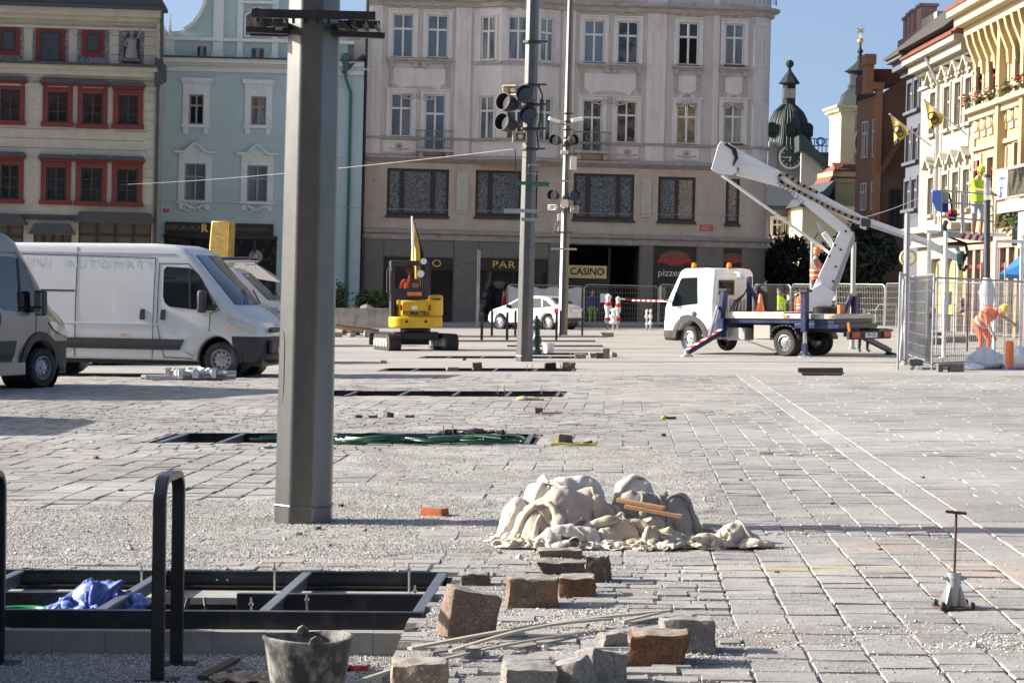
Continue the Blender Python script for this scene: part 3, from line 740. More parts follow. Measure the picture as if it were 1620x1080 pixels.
cornice(fr.L(800,222)[1],[(0,-.10),(.12,-.08),(.16,.02),(0,.05)],M['cornice_stone'],'sill_course',bow=bow)
ztc=fr.L(800,6)[1]
cornice(ztc,[(0,-.28),(.15,-.25),(.20,-.05),(.42,.03),(.46,.16),(0,.22)],M['cornice_stone'],bow=bow)
cornice(Z_t,[(0,-.6),(.3,-.5),(.7,-.1),(.8,.2),(0,.3)],M['cornice_stone'])
def pil(px0,px1,zt=Z_t,y=-.07):
 x0=fr.L(px0,150)[0];x1=fr.L(px1,150)[0];z=Z_m+.12
 b=MB();b.b(x0,x1,y,.0,z,zt)
 q=b.build('pilaster',M['plaster_light'],O,smooth=0)
 b=MB();w_=x1-x0
 for zz in(fr.L(700,96)[1],fr.L(700,165)[1]):b.b(x0-.02,x1+.02,y-.02,y,zz-.03,zz)
 b.b(x0+w_*.3,x0+w_*.36,y-.02,y,z+.4,zt);b.b(x1-w_*.36,x1-w_*.3,y-.02,y,z+.4,zt)
 cx=(x0+x1)/2;zz=fr.L(700,20)[1];b.lathe([(0,0),(w_*.3,0),(w_*.33,.05),(w_*.28,.06)],12,(cx,y-.05,zz),'y');b.build('pilaster_moulding',M['plaster_light'],q,smooth=0)
for a,c in((579,603),(719,744),(888,908),(1022,1052),(1127,1136)):pil(a,c)
def surround(r,w_=.22,t=.06,sill=True,kind='plaster_light',y=0.0,key=True):
 a,c,d,e=r;b=MB()
 b.b(a-w_,a-.004,y-t,y,d-.02,e+w_*.8);b.b(c+.004,c+w_,y-t,y,d-.02,e+w_*.8);b.b(a-.004,c+.004,y-t+.003,y,e+.004,e+w_*.8-.003)
 b.b(a-w_-.04,c+w_+.04,y-t-.06,y,e+w_*.8,e+w_*.8+.08)
 b.build('window_surround',M[kind],O,smooth=0)
 if sill:
  b=MB();b.b(a-.03,c+.03,y-.12,y+.09,d-.07,d-.002);b.build('window_sill',M['slate'],O,smooth=0)
rows=[(up1,['g_blue','g_blue','g_refl','g_refl','g_refl','g_curt']),(up2,['g_blue','g_blue','g_blue','g_refl','g_dark','g_blue']),(up3,['g_blue']*6)]
for ri,(row,gl)in enumerate(rows):
 for k,(r,g)in enumerate(zip(row,gl)):
  window(fr,r,glass=g,openl=(ri==1 and k==4),y=.08);surround(r,sill=not(ri==0 and k in(1,2)))
for(p0,p1)in((612,716),(914,1018),(1063,1113),(1137,1186)):
 x0,x1=fr.L(p0,95)[0],fr.L(p1,95)[0];z=up2[0][2]-.14 if p0<700 else up2[3][2]-.14
 b=MB();b.b(x0,x1,-.24,0,z,z+.10);b.b(x0+.06,x1-.06,-.14,0,z-.12,z-.002)
 for xx in((x0+.12,x1-.34)if x1-x0<2 else(x0+.12,(x0+x1)/2-.3,(x0+x1)/2+.1,x1-.34)):b.b(xx,xx+.22,-.18,-.001,z-.35,z-.122)
 b.build('window_ledge',M['cornice_stone'],O,smooth=0)
 zb=z-.2;zt_=z-.36;dn=1.25;xm=(x0+x1)/2;w_=x1-x0
 poly=[(x0+.35,z-.38),(x1-.35,z-.38),(x1-.35,z-1.1),(x1-.55,z-1.22),(x1-.62,z-1.45)]
 poly+=[(xm+w_*.28*t,z-1.45+.20*(1-t*t)**.5)for t in[1,.8,.5,.2,-.2,-.5,-.8,-1]]+[(x0+.62,z-1.45),(x0+.55,z-1.22),(x0+.35,z-1.1)]
 b=MB();b.prism(poly,-.05,0);b.build('apron_panel',M['plaster_light'],O,smooth=0)
 b=MB();festoon(b,x0+.2,z-1.3,z-.4);festoon(b,x1-.2,z-1.3,z-.4)
 swag(b,xm-min(.9,w_*.4),xm+min(.9,w_*.4),z-1.78,.32,t=.05)
 b.build('stucco_ornament',M['stucco'],O)
 b=MB();zz=up2[0][3]+.62;swag(b,xm-w_*.42,xm+w_*.42,zz,.75,t=.08);swag(b,xm-w_*.2,xm+w_*.2,zz+.05,.5,y=-.10,t=.06);b.build('stucco_ornament',M['stucco'],O)
for(p0,p1)in((605,658),(976,1010),(1066,1106),(1140,1180)):
 x0,x1=fr.L(p0,230)[0],fr.L(p1,230)[0];z0=fr.L((p0+p1)/2,241+(p0-605)*.026)[1];z1=z0+.58
 b=MB();b.b(x0,x1,-.04,0,z0,z1);b.build('apron_panel',M['plaster_light'],O,smooth=0)
 b=MB();b.lathe([(.10,0),(.16,-.03),(.2,0)],12,((x0+x1)/2,-.05,(z0+z1)/2),'y');b.tube([((x0+x1)/2-.5,-.05,z0+.2),((x0+x1)/2,-.06,z0+.1),((x0+x1)/2+.5,-.05,z0+.2)],.035,5);b.build('stucco_ornament',M['stucco'],O)
for r in(up1[1],up1[2]):
 x0,x1=r[0]-.42,r[1]+.42;z=r[2]+.02
 b=MB();b.b(x0,x1,-.75,-.002,z-.14,z);b.b(x0+.15,x0+.35,-.5,-.002,z-.45,z-.142);b.b(x1-.35,x1-.15,-.5,-.002,z-.45,z-.142)
 q=b.build('balcony',M['cornice_stone'],O,smooth=0)
 b=MB();hr=.88;y=-.72
 b.b(x0,x1,y-.02,y+.02,z+hr,z+hr+.05);b.b(x0,x1,y-.015,y+.015,z+.06,z+.09)
 for i in range(15):
  xx=x0+.03+(x1-x0-.06)*i/14;b.b(xx-.012,xx+.012,y-.012,y+.012,z+.09,z+hr)
 for xx in(x0+.02,x1-.02):b.b(xx-.02,xx+.02,y,-.01,z+hr,z+hr+.04)
 cx=(x0+x1)/2
 for s in(-1,1):
  for k in range(2):spiral(b,(cx+s*.22,y-.02,z+.3+.35*k),.17,1.4,s,.025,10)
 b.b(cx-.45,cx+.45,y-.01,y+.01,z+.1,z+.8)if False else None
 b.build('railing',M['iron_green'],q,smooth=0)
def oriel_face(p,q_,z0,z1,hs,gl,name='oriel_wall'):
 p=Vector(p);q_=Vector(q_);d=q_-p;Ln=d.length;a=atan2(d.y,d.x)
 Mx=Matrix.Translation((p.x,p.y,0))@Matrix.Rotation(a,4,'Z')
 b=MB(Mx);holes=[(Ln/2-w2,Ln/2+w2,za,zb)for w2,za,zb in hs]
 wallholes(b,0,Ln,z0,z1,holes,0,.15);b.build(name,M['plaster_light'],O,smooth=0,fixn=False)
 for i,(x0,x1,za,zb)in enumerate(holes):
  loc=Mx@Vector((x0,.06,za));window(fr,(x0,x1,za,zb),loc=loc,rotz=a,glass=gl[i])
  b=MB(Mx);b.b(x0-.14,x0-.004,-.04,0,za,zb+.14);b.b(x1+.004,x1+.14,-.04,0,za,zb+.14);b.b(x0-.004,x1+.004,-.038,0,zb+.004,zb+.137);b.b(x0-.02,x1+.02,-.1,.08,za-.06,za-.002);b.build('window_surround',M['plaster_light'],O,smooth=0)
zo=Z_m+.1
hz=[(up1[0][2]-.05,up1[0][3]-.05),(up2[0][2]-.05,up2[0][3]-.05),(up3[0][2],up3[0][3])]
oriel_face((bowx0,0),(bc0,-BD),zo,Z_t,[(.42,*h)for h in hz],['g_curt']*3)
oriel_face((bc0,-BD),(bc1,-BD),zo,Z_t,[(.5,*h)for h in hz],['g_refl','g_curt','g_blue'])
oriel_face((bc1,-BD),(bowx1,0),zo,Z_t,[(.42,*h)for h in hz],['g_refl','g_curt','g_blue'])
b=MB();b.add([(bowx0,0,zo),(bc0,-BD,zo),(bc1,-BD,zo),(bowx1,0,zo)],[(0,1,2,3)]);b.build('oriel_soffit',M['plaster_peach'],O,smooth=0)
cornice(up2[0][2]-.12,[(0,-.12),(.1,-.10),(.16,.0),(0,.03)],M['cornice_stone'],'oriel_ledge',bow=bow)if False else None
b=MB()
for(p,q_)in(((bowx0,0),(bc0,-BD)),((bc0,-BD),(bc1,-BD)),((bc1,-BD),(bowx1,0))):
 z=up2[0][2]-.2;b.bar((p[0],p[1]-.05,z),(q_[0],q_[1]-.05,z),.16,.12);
b.build('oriel_ledge',M['cornice_stone'],O,smooth=0)
b=MB();z=up2[0][2]
poly=[(bc0+.1,z-.35),(bc1-.1,z-.35),(bc1-.1,z-1.4)]+[((bc0+bc1)/2+(bc1-bc0)*.42*t,z-1.42+.28*(1-t*t)**.5)for t in(1,.8,.5,.2,-.2,-.5,-.8,-1)]+[(bc0+.1,z-1.4)]
b.prism(poly,-BD-.05,-BD);b.build('apron_panel',M['plaster_light'],O,smooth=0)
b=MB();swag(b,bc0,bc1,up2[0][3]+.55,.6,y=-BD-.05,t=.07);b.build('stucco_ornament',M['stucco'],O)
for r,st in mezz:
 window(fr,r,style=st,frame='frame_dark',glass='g_mosaic',fw=.14,y=.05)
 b=MB();b.b(r[0]-.06,r[1]+.06,-.10,.1,r[2]-.14,r[2]-.004);b.build('window_sill',M['slate'],O,smooth=0)
for px in((722,272,741,337),(1014,282,1030,344)):
 r=fr.R4(*px);b=MB();b.b(r[0],r[1],-.07,0,r[2],r[3]);b.build('blank_panel',mm('panel_cream',(.50,.48,.38),.7),O,smooth=0,bevel=.01)
for s_,txt,tx in((shops[0],'O',691),(shops[1],'PAR',797)):
 a,c,d,e=s_
 b=MB();b.b(a+.002,c-.002,.12,.2,e-.62,e-.003);q=b.build('shop_fascia',M['shop_black'],O,smooth=0)
 x_,z_=fr.L(tx,417 if txt=='O' else 419);grad_text(txt,.50,M['gold'],q,(x_,.11,z_),(pi/2,0,0),ext=.01,xs=1.25,bold=-.004,spacing=1.1)
 b=MB();b.b(a,c,.9,1.0,d,e);b.build('shop_backdrop',M['interior'],O,smooth=0)
 b=MB();n=2
 for i in range(n+1):
  xx=a+(c-a)*i/n;b.b(xx-.035 if i else xx,xx+.035 if i<n else xx,.2,.28,d,e-.62)
 b.b(a,c,.19,.29,d,d+.45);b.build('shop_frame',M['shop_black'],O,smooth=0)
 for k in range(9):
  xx=a+.4+(c-a-.8)*(k+random.random()*.6)/9;zz=d+.5;hh=random.uniform(1.0,1.7)
  b=MB();b.lathe([(.12,0),(.20,.25),(.13,.6),(.20,.95),(.06,1.08),(.05,1.15)],8,(xx,.6,zz+hh-1.2));b.lathe([(.02,0),(.02,hh-1.2)],5,(xx,.6,zz))if hh>1.25 else None
  b.build('display_garment',M[random.choice(('cloth_white','cloth_grey','cloth_blue','cloth_lightgrey','cloth_dark','wood','cloth_red'))],O)
 g=MB();g.b(a+.04,(a+c)/2-.04,.23,.24,d+.45,e-.63);g.build('pane',mm_glass if False else M['glass_thin']if 'glass_thin' in M else M.setdefault('glass_thin',mat('glass_thin',(.02,.02,.022),.04,0,0,1,0,alpha=.45)),O,smooth=0)
 g=MB();g.b((a+c)/2+.04,c-.04,.23,.24,d+.45,e-.63);g.build('pane',M['glass_thin'],O,smooth=0)
a,c,d,e=passage
b=MB();b.add([(a,0,d-.4),(a,0,e),(a,7,e),(a,7,d-.4),(c,0,d-.4),(c,0,e),(c,7,e),(c,7,d-.4)],[(0,1,2,3),(4,7,6,5),(1,5,6,2),(3,2,6,7)]);b.build('passage',M['passage'],O,smooth=0,fixn=False)
r=fr.R4(896,420,960,440,1.6);b=MB();b.b(a+.01,r[1],1.6,1.75,r[2],r[3]);q=b.build('casino_sign',mm('sign_cream',(.62,.52,.27),.5,emit=.06),O,smooth=0)
grad_text('CASINO',.50,M['black'],q,((r[0]+r[1])/2+.03,1.59,(r[2]+r[3])/2),(pi/2,0,0),ext=.01,bold=.012,xs=.95)
b=MB();b.b(a+.01,a+2.2,1.65,1.8,d-.3,r[2]-.01);b.b(a+2.2,a+2.3,1.62,1.9,d-.3,e-.05);b.build('casino_front',M['shop_black'],O,smooth=0)
for k,s_ in enumerate(pizza):
 a,c,d,e=s_
 b=MB();b.b(a+.002,c-.002,.1,.2,d,e-.002);q=b.build('pizzeria_panel',mm('panel_black',(.016,.016,.017),.45),O,smooth=0)
 cx=(a+c)/2;zz=fr.L((1066 if k==0 else 1158),410)[1];s=.9 if k==0 else .62
 cx0=cx
 b=MB();b.prism([(cx+0.85*s*cos(t),zz+.05+.42*s*sin(t))for t in[i*2*pi/20 for i in range(20)]],.075,.1);b.build('pizza_logo',M['poster'],q,smooth=0)
 b=MB();b.prism([(cx-1.0*s,zz-.22*s),(cx-.85*s,zz+.05*s),(cx-.3*s,zz+.0),(cx+.3*s,zz+.0),(cx+.85*s,zz+.05*s),(cx+1.0*s,zz-.22*s),(cx+.6*s,zz-.18*s),(cx,zz-.28*s),(cx-.6*s,zz-.18*s)],.062,.074);b.build('banner',M['sign_red'],q,smooth=0)
 if k==0:grad_text('pizzerie',.50,M['sign_white'],q,(cx-.05,.085,fr.L(1066,432)[1]),(pi/2,0,0),ext=.006)
r=fr.R4(1107,356,1127,365);b=MB();b.b(r[0],r[1],-.05,-.01,r[2],r[3]);q=b.build('street_sign',M['sign_red'],O,smooth=0)
for t,z in(('NÁMĚSTÍ',r[3]-.09),('REPUBLIKY',r[2]+.08)):grad_text(t,.115,M['sign_white'],q,((r[0]+r[1])/2,-.055,z),(pi/2,0,0),ext=.002)
for(px,py)in((592,286),(590,332)):
 x_,z_=fr.L(px,py);b=MB();b.b(x_-.11,x_+.11,-.03,0,z_-.11,z_+.11);b.build('vent',M['cornice_stone'],O,smooth=0)
b=MB();b.b(xL+.01,xR-2.9,1.1+6,14,-1.2,Z_t);b.add([(xL,0,-1.2),(xL,14,-1.2),(xL,14,Z_t),(xL,0,Z_t)],[(0,1,2,3)])
b.add([(xL,0,Z_t),(xR,0,Z_t),(xR+.9,1,Z_t),(xR-.5,14,Z_t),(xL,14,Z_t)],[(0,1,2,3,4)]);b.build('side_wall',M['plaster_main'],O,smooth=0)
b=MB();x_=fr.L(577,200)[0];b.tube([(x_,-.16,-.5),(x_,-.16,Z_t)],.07,8);b.build('downpipe',M['slate'],O)
b=MB();zb=fr.L(1175,12)[1]
for i in range(8):
 a=R(75)*i/7;xx=xR+1.3*sin(a)-.1;yy=.95-1.3*cos(a);b.tube([(xx,yy,zb+.2),(xx,yy,zb+1.2)],.02,5)
b.build('railing',M['iron_green'],O,smooth=0)
fr=Fr('townhouse','pale blue townhouse with white window surrounds and curved gable above the bar sign','house',P(247,520,112),0.4)
O=fr.root;xL=fr.L(248,250)[0];xR=fr.L(577,250)[0]-.12;ze=fr.L(380,97)[1]
w1=[fr.R4(299,150,322,197),fr.R4(397,153,421,198),fr.R4(499,156,522,200)];w2=[fr.R4(292,259,325,317),fr.R4(391,262,423,319),fr.R4(490,264,522,320)]
wg=[fr.R4(311,73,327,93,.3),fr.R4(397,76,418,96,.3),fr.R4(484,79,500,98,.3)]
zsh=fr.L(380,352)[1];shopr=fr.R4(258,372,437,512)
b=MB();wallholes(b,xL,xR,-1,ze,w1+w2+[shopr],rev=.2);b.build('wall',M['plaster_blue'],O,smooth=0,fixn=False)
for row,arch,gl in((w1,0,('g_dark','g_curt','g_dark')),(w2,1,('g_blue','g_blue','g_blue'))):
 for i,r in enumerate(row):
  window(fr,r,frame='frame_grey',glass=gl[i],tr=.36,openl=(arch==0 and i==0))
  a,c,d,e=r;b=MB();cx=(a+c)/2;t=-.07
  b.b(a-.30,a-.004,t,0,d,e+.5);b.b(c+.004,c+.30,t,0,d,e+.5);b.b(a-.004,c+.004,t+.002,0,e+.004,e+.498)
  b.b(a-.36,c+.36,t-.06,0,d-.16,d-.002)
  b.b(a-.25,a-.02,t-.02,0,d-.45,d-.162);b.b(c+.02,c+.25,t-.02,0,d-.45,d-.162)
  if arch:
   n=14;pts=[];W2=(c-a)/2+.5
   def cur(u):u=abs(u);return .42*(cos(min(u/.62,1)*pi)*.5+.5)
   up_=[(cx+W2*(k/n*2-1),e+.62+cur(k/n*2-1))for k in range(n+1)];dn_=[(x,z-.12)for x,z in up_]
   for k in range(n):b.prism([dn_[k],dn_[k+1],up_[k+1],up_[k]],-.28,0)
   b.prism([(a-.28,e+.502)]+[(c+.28,e+.502)]+[(x,z-.121)for x,z in up_[::-1]if a-.3<x<c+.3],t+.001,0)
   for s in(-1,1):spiral(b,(cx+s*.35,t-.02,d-.38),.2,1.2,s,.05,8)
   b.tube([(cx-.5,t,d-.2),(cx,t-.02,d-.42),(cx+.5,t,d-.2)],.06,5)
  else:
   b.b(a-.42,c+.42,-.2,0,e+.62,e+.82);b.b(a-.34,c+.34,-.1,0,e+.5,e+.618);b.b(cx-.12,cx+.12,t-.04,0,e+.02,e+.5)
  b.build('window_surround',M['stucco_blue'],O,smooth=20)
b=MB();z=ze
for(o_,d_,e_)in((.18,-.55,-.42),(.26,-.42,-.36),(.14,-.36,-.14),(.42,-.14,.0),(.5,.0,.06)):b.b(xL+.0,xR,-o_,0,z+d_,z+e_)
for k in range(90):b.b(xL+.1+k*.115,xL+.17+k*.115,-.2,-.13,z-.32,z-.22)
b.build('cornice',M['stucco_blue'],O,smooth=0)
b=MB();b.b(xL,xR,-.6,.3,ze+.06,ze+.14);b.build('cornice_flashing',M['slate'],O,smooth=0)
def g2(px,py):return fr.L(px,py,.3)
left=[(262,94),(262,62),(268,50),(285,49),(292,47),(306,38),(318,22),(325,4),(328,-14),(330,-40)]
lp=[g2(*p)for p in left];cxg=g2(413,0)[0];rp=[(2*cxg-x,z)for x,z in lp[::-1]]
zband=g2(300,62)[1];gx0=lp[0][0];gx1=rp[-1][0];gx1=min(gx1,xR-.02)
b=MB();wallholes(b,gx0,gx1,ze+.14,zband,wg,.3,.2);b.build('gable_wall',M['plaster_blue'],O,smooth=0,fixn=False)
b=MB();b.prism([(lp[2][0]-.06,zband)]+lp[2:]+rp[:-2]+[(min(rp[-3][0]+.06,gx1),zband)],.3,.7);b.build('gable',M['plaster_blue'],O,smooth=0)
for r in wg:window(fr,r,y=.36,frame='frame_grey',glass='g_dark',style='double',fw=.05)
b=MB()
b.b(gx0-.1,gx1,.12,.298,zband-.08,zband+.08)
for px0,px1,out in((261,276,.1),(337,353,.12),(375,384,.1),(430,440,.1),(470,486,.12)):
 x0,x1=g2(px0,80)[0],g2(px1,80)[0];b.b(x0,x1,.3-out,.299,ze+.14,zband-.085);b.b(x0-.06,x1+.06,.26-out,.298,ze+.15,ze+.35)
 if px0 in(337,470,375,430):b.b(x0,x1,.3-out,.299,zband+.085,zband+3)
for k in range(1,9):
 p,q_=lp[k],lp[k+1]if k+1<len(lp)else lp[k]
 b.bar((p[0],.2,p[1]),(q_[0],.2,q_[1]),.34,.14)if k>3 else None
 p,q_=(2*cxg-p[0],p[1]),(2*cxg-q_[0],q_[1]);b.bar((p[0],.2,p[1]),(q_[0],.2,q_[1]),.34,.14)if k>3 else None
x_,z_=g2(269,62);b.lathe([(.2,0),(.24,.1),(.12,.2),(.1,.5),(0,1.3)],4,(x_,.4,z_+.1),ph=pi/4);
b.b(g2(378,10)[0],g2(437,10)[0],-.02,.299,g2(407,7)[1],g2(407,3)[1])
b.build('gable_moulding',M['stucco_blue'],O,smooth=20)
r=fr.R4(388,11,425,58,.3);cx=(r[0]+r[1])/2;w_=(r[1]-r[0])/2
poly=[(r[0],r[2]),(r[1],r[2]),(r[1],r[3]-.45),(cx+w_*.62,r[3]-.3),(cx+w_*.4,r[3]-.08),(cx,r[3]),(cx-w_*.4,r[3]-.08),(cx-w_*.62,r[3]-.3),(r[0],r[3]-.45)]
b=MB();b.prism(poly,.26,.299);b.build('niche_painting',M['painting'],O,smooth=0)
b=MB();
for k in range(len(poly)):p,q_=poly[k],poly[(k+1)%len(poly)];b.bar((p[0],.25,p[1]),(q_[0],.25,q_[1]),.08,.07)
b.build('niche_frame',M['stucco_blue'],O,smooth=0)
a,c,d,e=shopr
b=MB();b.b(a,c,1.2,1.3,d-.5,e);b.build('shop_backdrop',M['interior'],O,smooth=0)
b=MB();b.b(a+.05,c-.05,-.35,.4,e-.18,e);
for k in range(6):xx=a+(c-a)*k/5;b.b(max(a,xx-.08),min(c,xx+.08),.1,.3,d,e-.182)
b.build('shop_frame',M['shop_black'],O,smooth=0)
for k in range(5):
 g=MB();g.b(a+(c-a)*k/5+.085,a+(c-a)*(k+1)/5-.085,.18,.2,d,e-.2);g.build('pane',M['g_shop'],O,smooth=0)
r=fr.R4(262,353,433,371);b=MB();b.b(r[0],r[1],-.16,-.04,r[2],r[3]);q=b.build('fascia_sign',mm('sign_brown',(.018,.013,.011),.5),O,smooth=0)
mm('letter_brown',(.22,.14,.08),.5);zz=(r[2]+r[3])/2
grad_text('REPUBLIKA',.34,M['letter_brown'],q,(fr.L(291,360)[0],-.17,zz),(pi/2,0,0),ext=.005)
grad_text('R',.52,M['gold'],q,(fr.L(324,361)[0],-.17,zz),(pi/2,0,0),ext=.01,bold=.02)
grad_text('ROCKEFELLER APARTMENTS',.17,M['letter_brown'],q,(fr.L(390,363)[0],-.17,zz),(pi/2,0,0),ext=.005)
for px in(306,404):
 x_,z_=fr.L(px,406);b=MB();b.lathe([(.30,0),(.34,.02),(.34,.04),(.30,.05)],20,(x_,.1,z_),'y');b.lathe([(0,.02),(.24,.02)],20,(x_,.1,z_),'y',cap=False);b.build('round_emblem',M['frame_grey'],O)
 grad_text('R',.36,M['sign_white'],O,(x_,.07,z_),(pi/2,0,0),ext=.01)
x_,z_=fr.L(263,333);b=MB();b.b(x_-.14,x_+.14,-.03,0,z_-.08,z_+.08);q=b.build('house_number_plate',M['sign_red'],O,smooth=0);grad_text('44',.12,M['sign_white'],q,(x_,-.035,z_),(pi/2,0,0),ext=.002)
b=MB();x_=fr.L(552,300)[0];x2,z2=fr.L(548,115);
b.tube([(x2,-.5,z2+.9),(x2,-.4,z2+.1),(x2,-.3,z2-.3),(x_,-.14,z2-1.0),(x_,-.12,-.5)],.075,8);b.lathe([(.08,0),(.22,.3),(.24,.7),(.1,.8)],8,(x2,-.38,z2+.1));b.build('downpipe',M['green_paint'],O)
b=MB();xa=fr.L(549,90)[0];z_a=fr.L(549,112)[1];z_b=fr.L(577,88)[1]
b.prism([(xa,z_a),(xR,z_b),(xR,z_b+1.4),(xa,z_b+1.2)],.3,6);b.build('neighbour_wall',M['plaster_cream'],O,smooth=0)
b=MB();b.bar((xa-.2,-.1,z_a-.15),(xR,-.1,z_b),.7,.12);b.b(xa,xR,.2,6,z_b+1.3,z_b+1.8);b.build('roof_edge',M['slate'],O,smooth=0)
b=MB();b.b(xL+.02,xR-.02,1.4,12,-1,ze);b.prism([(xL,ze+.15),(xR,ze+.15),((xL+xR)/2,ze+5.0)],.75,12);b.build('roof',M['roof_dark'],O,smooth=0)
fr=Fr('townhouse','cream townhouse with red window frames, sgraffito panels and dark eaves','house',P(-70,520,105),5.0)
O=fr.root;xL=-7;xR=fr.L(243,250)[0];zc1=fr.L(120,103)[1];ze=fr.L(120,14)[1]
r1=[fr.R4(*q)for q in((-62,138,-26,190),(2-2,141,32,191),(75,145,108,194),(130,147,163,197),(186,150,219,198))]
r2=[fr.R4(*q)for q in((-62,257,-26,313),(0,260,30,315),(72,264,105,317),(127,265,162,319),(184,267,218,320))]
ra=[fr.R4(2,49,24,80),fr.R4(64,52,96,98),fr.R4(137,54,158,83)]
shop2=[fr.R4(123,353,238,505),fr.R4(52,371,112,505),fr.R4(-60,355,36,505)]
b=MB();wallholes(b,xL,xR,-1,ze,r1+r2+ra+shop2,rev=.2);b.build('wall',M['plaster_cream'],O,smooth=0,fixn=False)
b=MB();z=.5
xs_all=sorted([(h[0]-.55,h[1]+.55,h[2]-.3,h[3]+.4)for h in r1+r2+ra+shop2])
while z<ze-.4:
 if not(zc1-.5<z<zc1+.5):
  segs=[(xL,xR)]
  for(h0,h1,h2,h3)in xs_all:
   if h2<z<h3:segs=[s_ for(a_,b_)in segs for s_ in(((a_,min(b_,h0))if a_<h0 else None),((max(a_,h1),b_)if b_>h1 else None))if s_ and s_[1]-s_[0]>.05]
  for a_,b_ in segs:b.b(a_,b_,-.006,.0,z,z+.03)
 z+=.44
b.build('wall_joint',M['plaster_joint'],O,smooth=0)
for row in(r1,r2):
 for r in row:
  window(fr,r,style='grid',frame='frame_brown',glass='g_dark',y=.08,fw=.09)
  a,c,d,e=r;b=MB();t=-.10
  b.b(a-.21,a-.004,t,0,d,e+.24);b.b(c+.004,c+.21,t,0,d,e+.24);b.b(a-.004,c+.004,t+.002,0,e+.004,e+.238);b.b(a-.27,c+.27,t-.08,0,d-.2,d-.002)
  b.b(a-.27,c+.27,-.28,0,e+.24,e+.36)
  b.build('window_surround',M['red_trim'],O,smooth=0)
  b=MB();b.prism([(a-.36,e+.362),(c+.36,e+.362),(c+.22,e+.56),(a-.22,e+.56)],-.42,0);b.build('window_canopy',M['slate'],O,smooth=0)
for k,r in enumerate(ra):
 a,c,d,e=r;window(fr,r,style='single',frame='frame_brown',glass='g_dark',y=.06)
 b=MB();w_=.22;b.b(a-w_,a-.003,-.06,0,d-(w_ if k!=1 else 0),e+w_);b.b(c+.003,c+w_,-.06,0,d-(w_ if k!=1 else 0),e+w_);b.b(a-.003,c+.003,-.058,0,e+.003,e+w_);
 if k!=1:b.b(a-.003,c+.003,-.058,0,d-w_,d-.003)
 b.build('window_surround',M['red_trim'],O,smooth=0)
for(p0,q0,p1,q1)in((-3,38,37,99),(52,40,108,101),(122,42,173,101),(188,45,228,106)):
 r=fr.R4(p0,q0,p1,q1);b=MB();b.b(r[0],r[1],-.03,-.002,r[2],r[3])
 b.build('sgraffito_panel',M['sgraffito'],O,smooth=0)
 b=MB();
 for(x0,x1,z0,z1)in((r[0],r[1],r[3]-.12,r[3]),(r[0],r[1],r[2],r[2]+.10),(r[0],r[0]+.12,r[2]+.10,r[3]-.12),(r[1]-.12,r[1],r[2]+.10,r[3]-.12)):b.b(x0,x1,-.045,-.031,z0,z1)
 b.build('panel_border',M['sgraffito'],O,smooth=0)
for o_ in CHILD[O.name]:
 if o_.name.startswith('window')and abs(o_.location.y-.06)<1e-4:o_.location.y=-.13
for k,r in enumerate(ra):
 a,c,d,e=r
r=fr.R4(196,53,221,101);cx=(r[0]+r[1])/2;b=MB();n=12;w_=(r[1]-r[0])/2
b.prism([(r[0],r[2]),(r[1],r[2]),(r[1],r[3]-w_)]+[(cx+w_*cos(pi*k/n),r[3]-w_+w_*sin(pi*k/n))for k in range(1,n)]+[(r[0],r[3]-w_)],-.06,-.031);b.build('niche',M['shop_black'],O,smooth=0)
b=MB();z=r[2]+.1;b.b(cx-.35,cx+.35,-.18,-.05,z,z+.12);b.lathe([(.30,0),(.27,.3),(.2,.6),(.24,.85),(.1,1.02),(.08,1.08)],10,(cx,-.12,z+.12));b.ball((cx,-.12,z+1.3),(.10,.10,.13),8,6)
b.tube([(cx-.2,-.14,z+1.05),(cx-.32,-.2,z+.75),(cx-.1,-.25,z+.65)],.06,6);b.tube([(cx+.2,-.14,z+1.05),(cx+.34,-.2,z+1.15),(cx+.36,-.2,z+1.45)],.055,6)
b.build('statue_relief',M['plaster_grey'],O)
b=MB()
for(o_,d_,e_)in((.10,-1.05,-.9),(.14,-.62,-.5),(.3,-.5,-.25),(.45,-.25,-.05)):b.b(xL,xR+.12,-o_,0,zc1+d_,zc1+e_)
for(o_,d_,e_)in((.14,-.95,-.82),(.3,-.55,-.35),(.55,-.35,-.02)):b.b(xL,xR+.25,-o_,0,ze+d_,ze+e_)
b.build('cornice',M['plaster_cream'],O,smooth=0)
b=MB();b.b(xL,xR+.2,-.62,0,zc1-.05,zc1+.07);b.b(xL,xR+.5,-.85,.5,ze-.02,ze+.12);b.prism([(xL,ze+.12),(xR+.5,ze+.12),(xR-2.4,ze+5),(xL,ze+5)],-.7,.0)
b.prism([(xR,zc1-.9),(xR+.5,zc1-.6),(xR+.5,zc1+.1),(xR,zc1+.5)],-.4,.4)
b.build('eaves',M['slate'],O,smooth=0)
b=MB();x_=xR+.14;b.tube([(x_+.15,-.5,ze-.1),(x_+.15,-.3,zc1+.3),(x_,-.3,zc1-1.2),(x_,-.12,zc1-1.8),(x_,-.12,-.5)],.085,8);b.build('downpipe',M['slate'],O)
b=MB();b.lathe([(.10,0),(.22,.2),(.06,.35),(.18,.5),(.2,.6),(0,.75)],10,(xR-.1,-.3,ze+.15));b.build('finial',M['slate'],O)
zq_=fr.L(180,350)[1]
for k in range(26):
 z=.6+k*.44
 if z<zq_ or zc1-.9<z+.2<zc1+.4 or z>ze-1:continue
 b=MB();w_=.3 if k%2 else .5;b.b(xR-w_,xR,-.035,0,z+.03,z+.41);b.build('quoin',M['plaster_cream'],O,smooth=0)
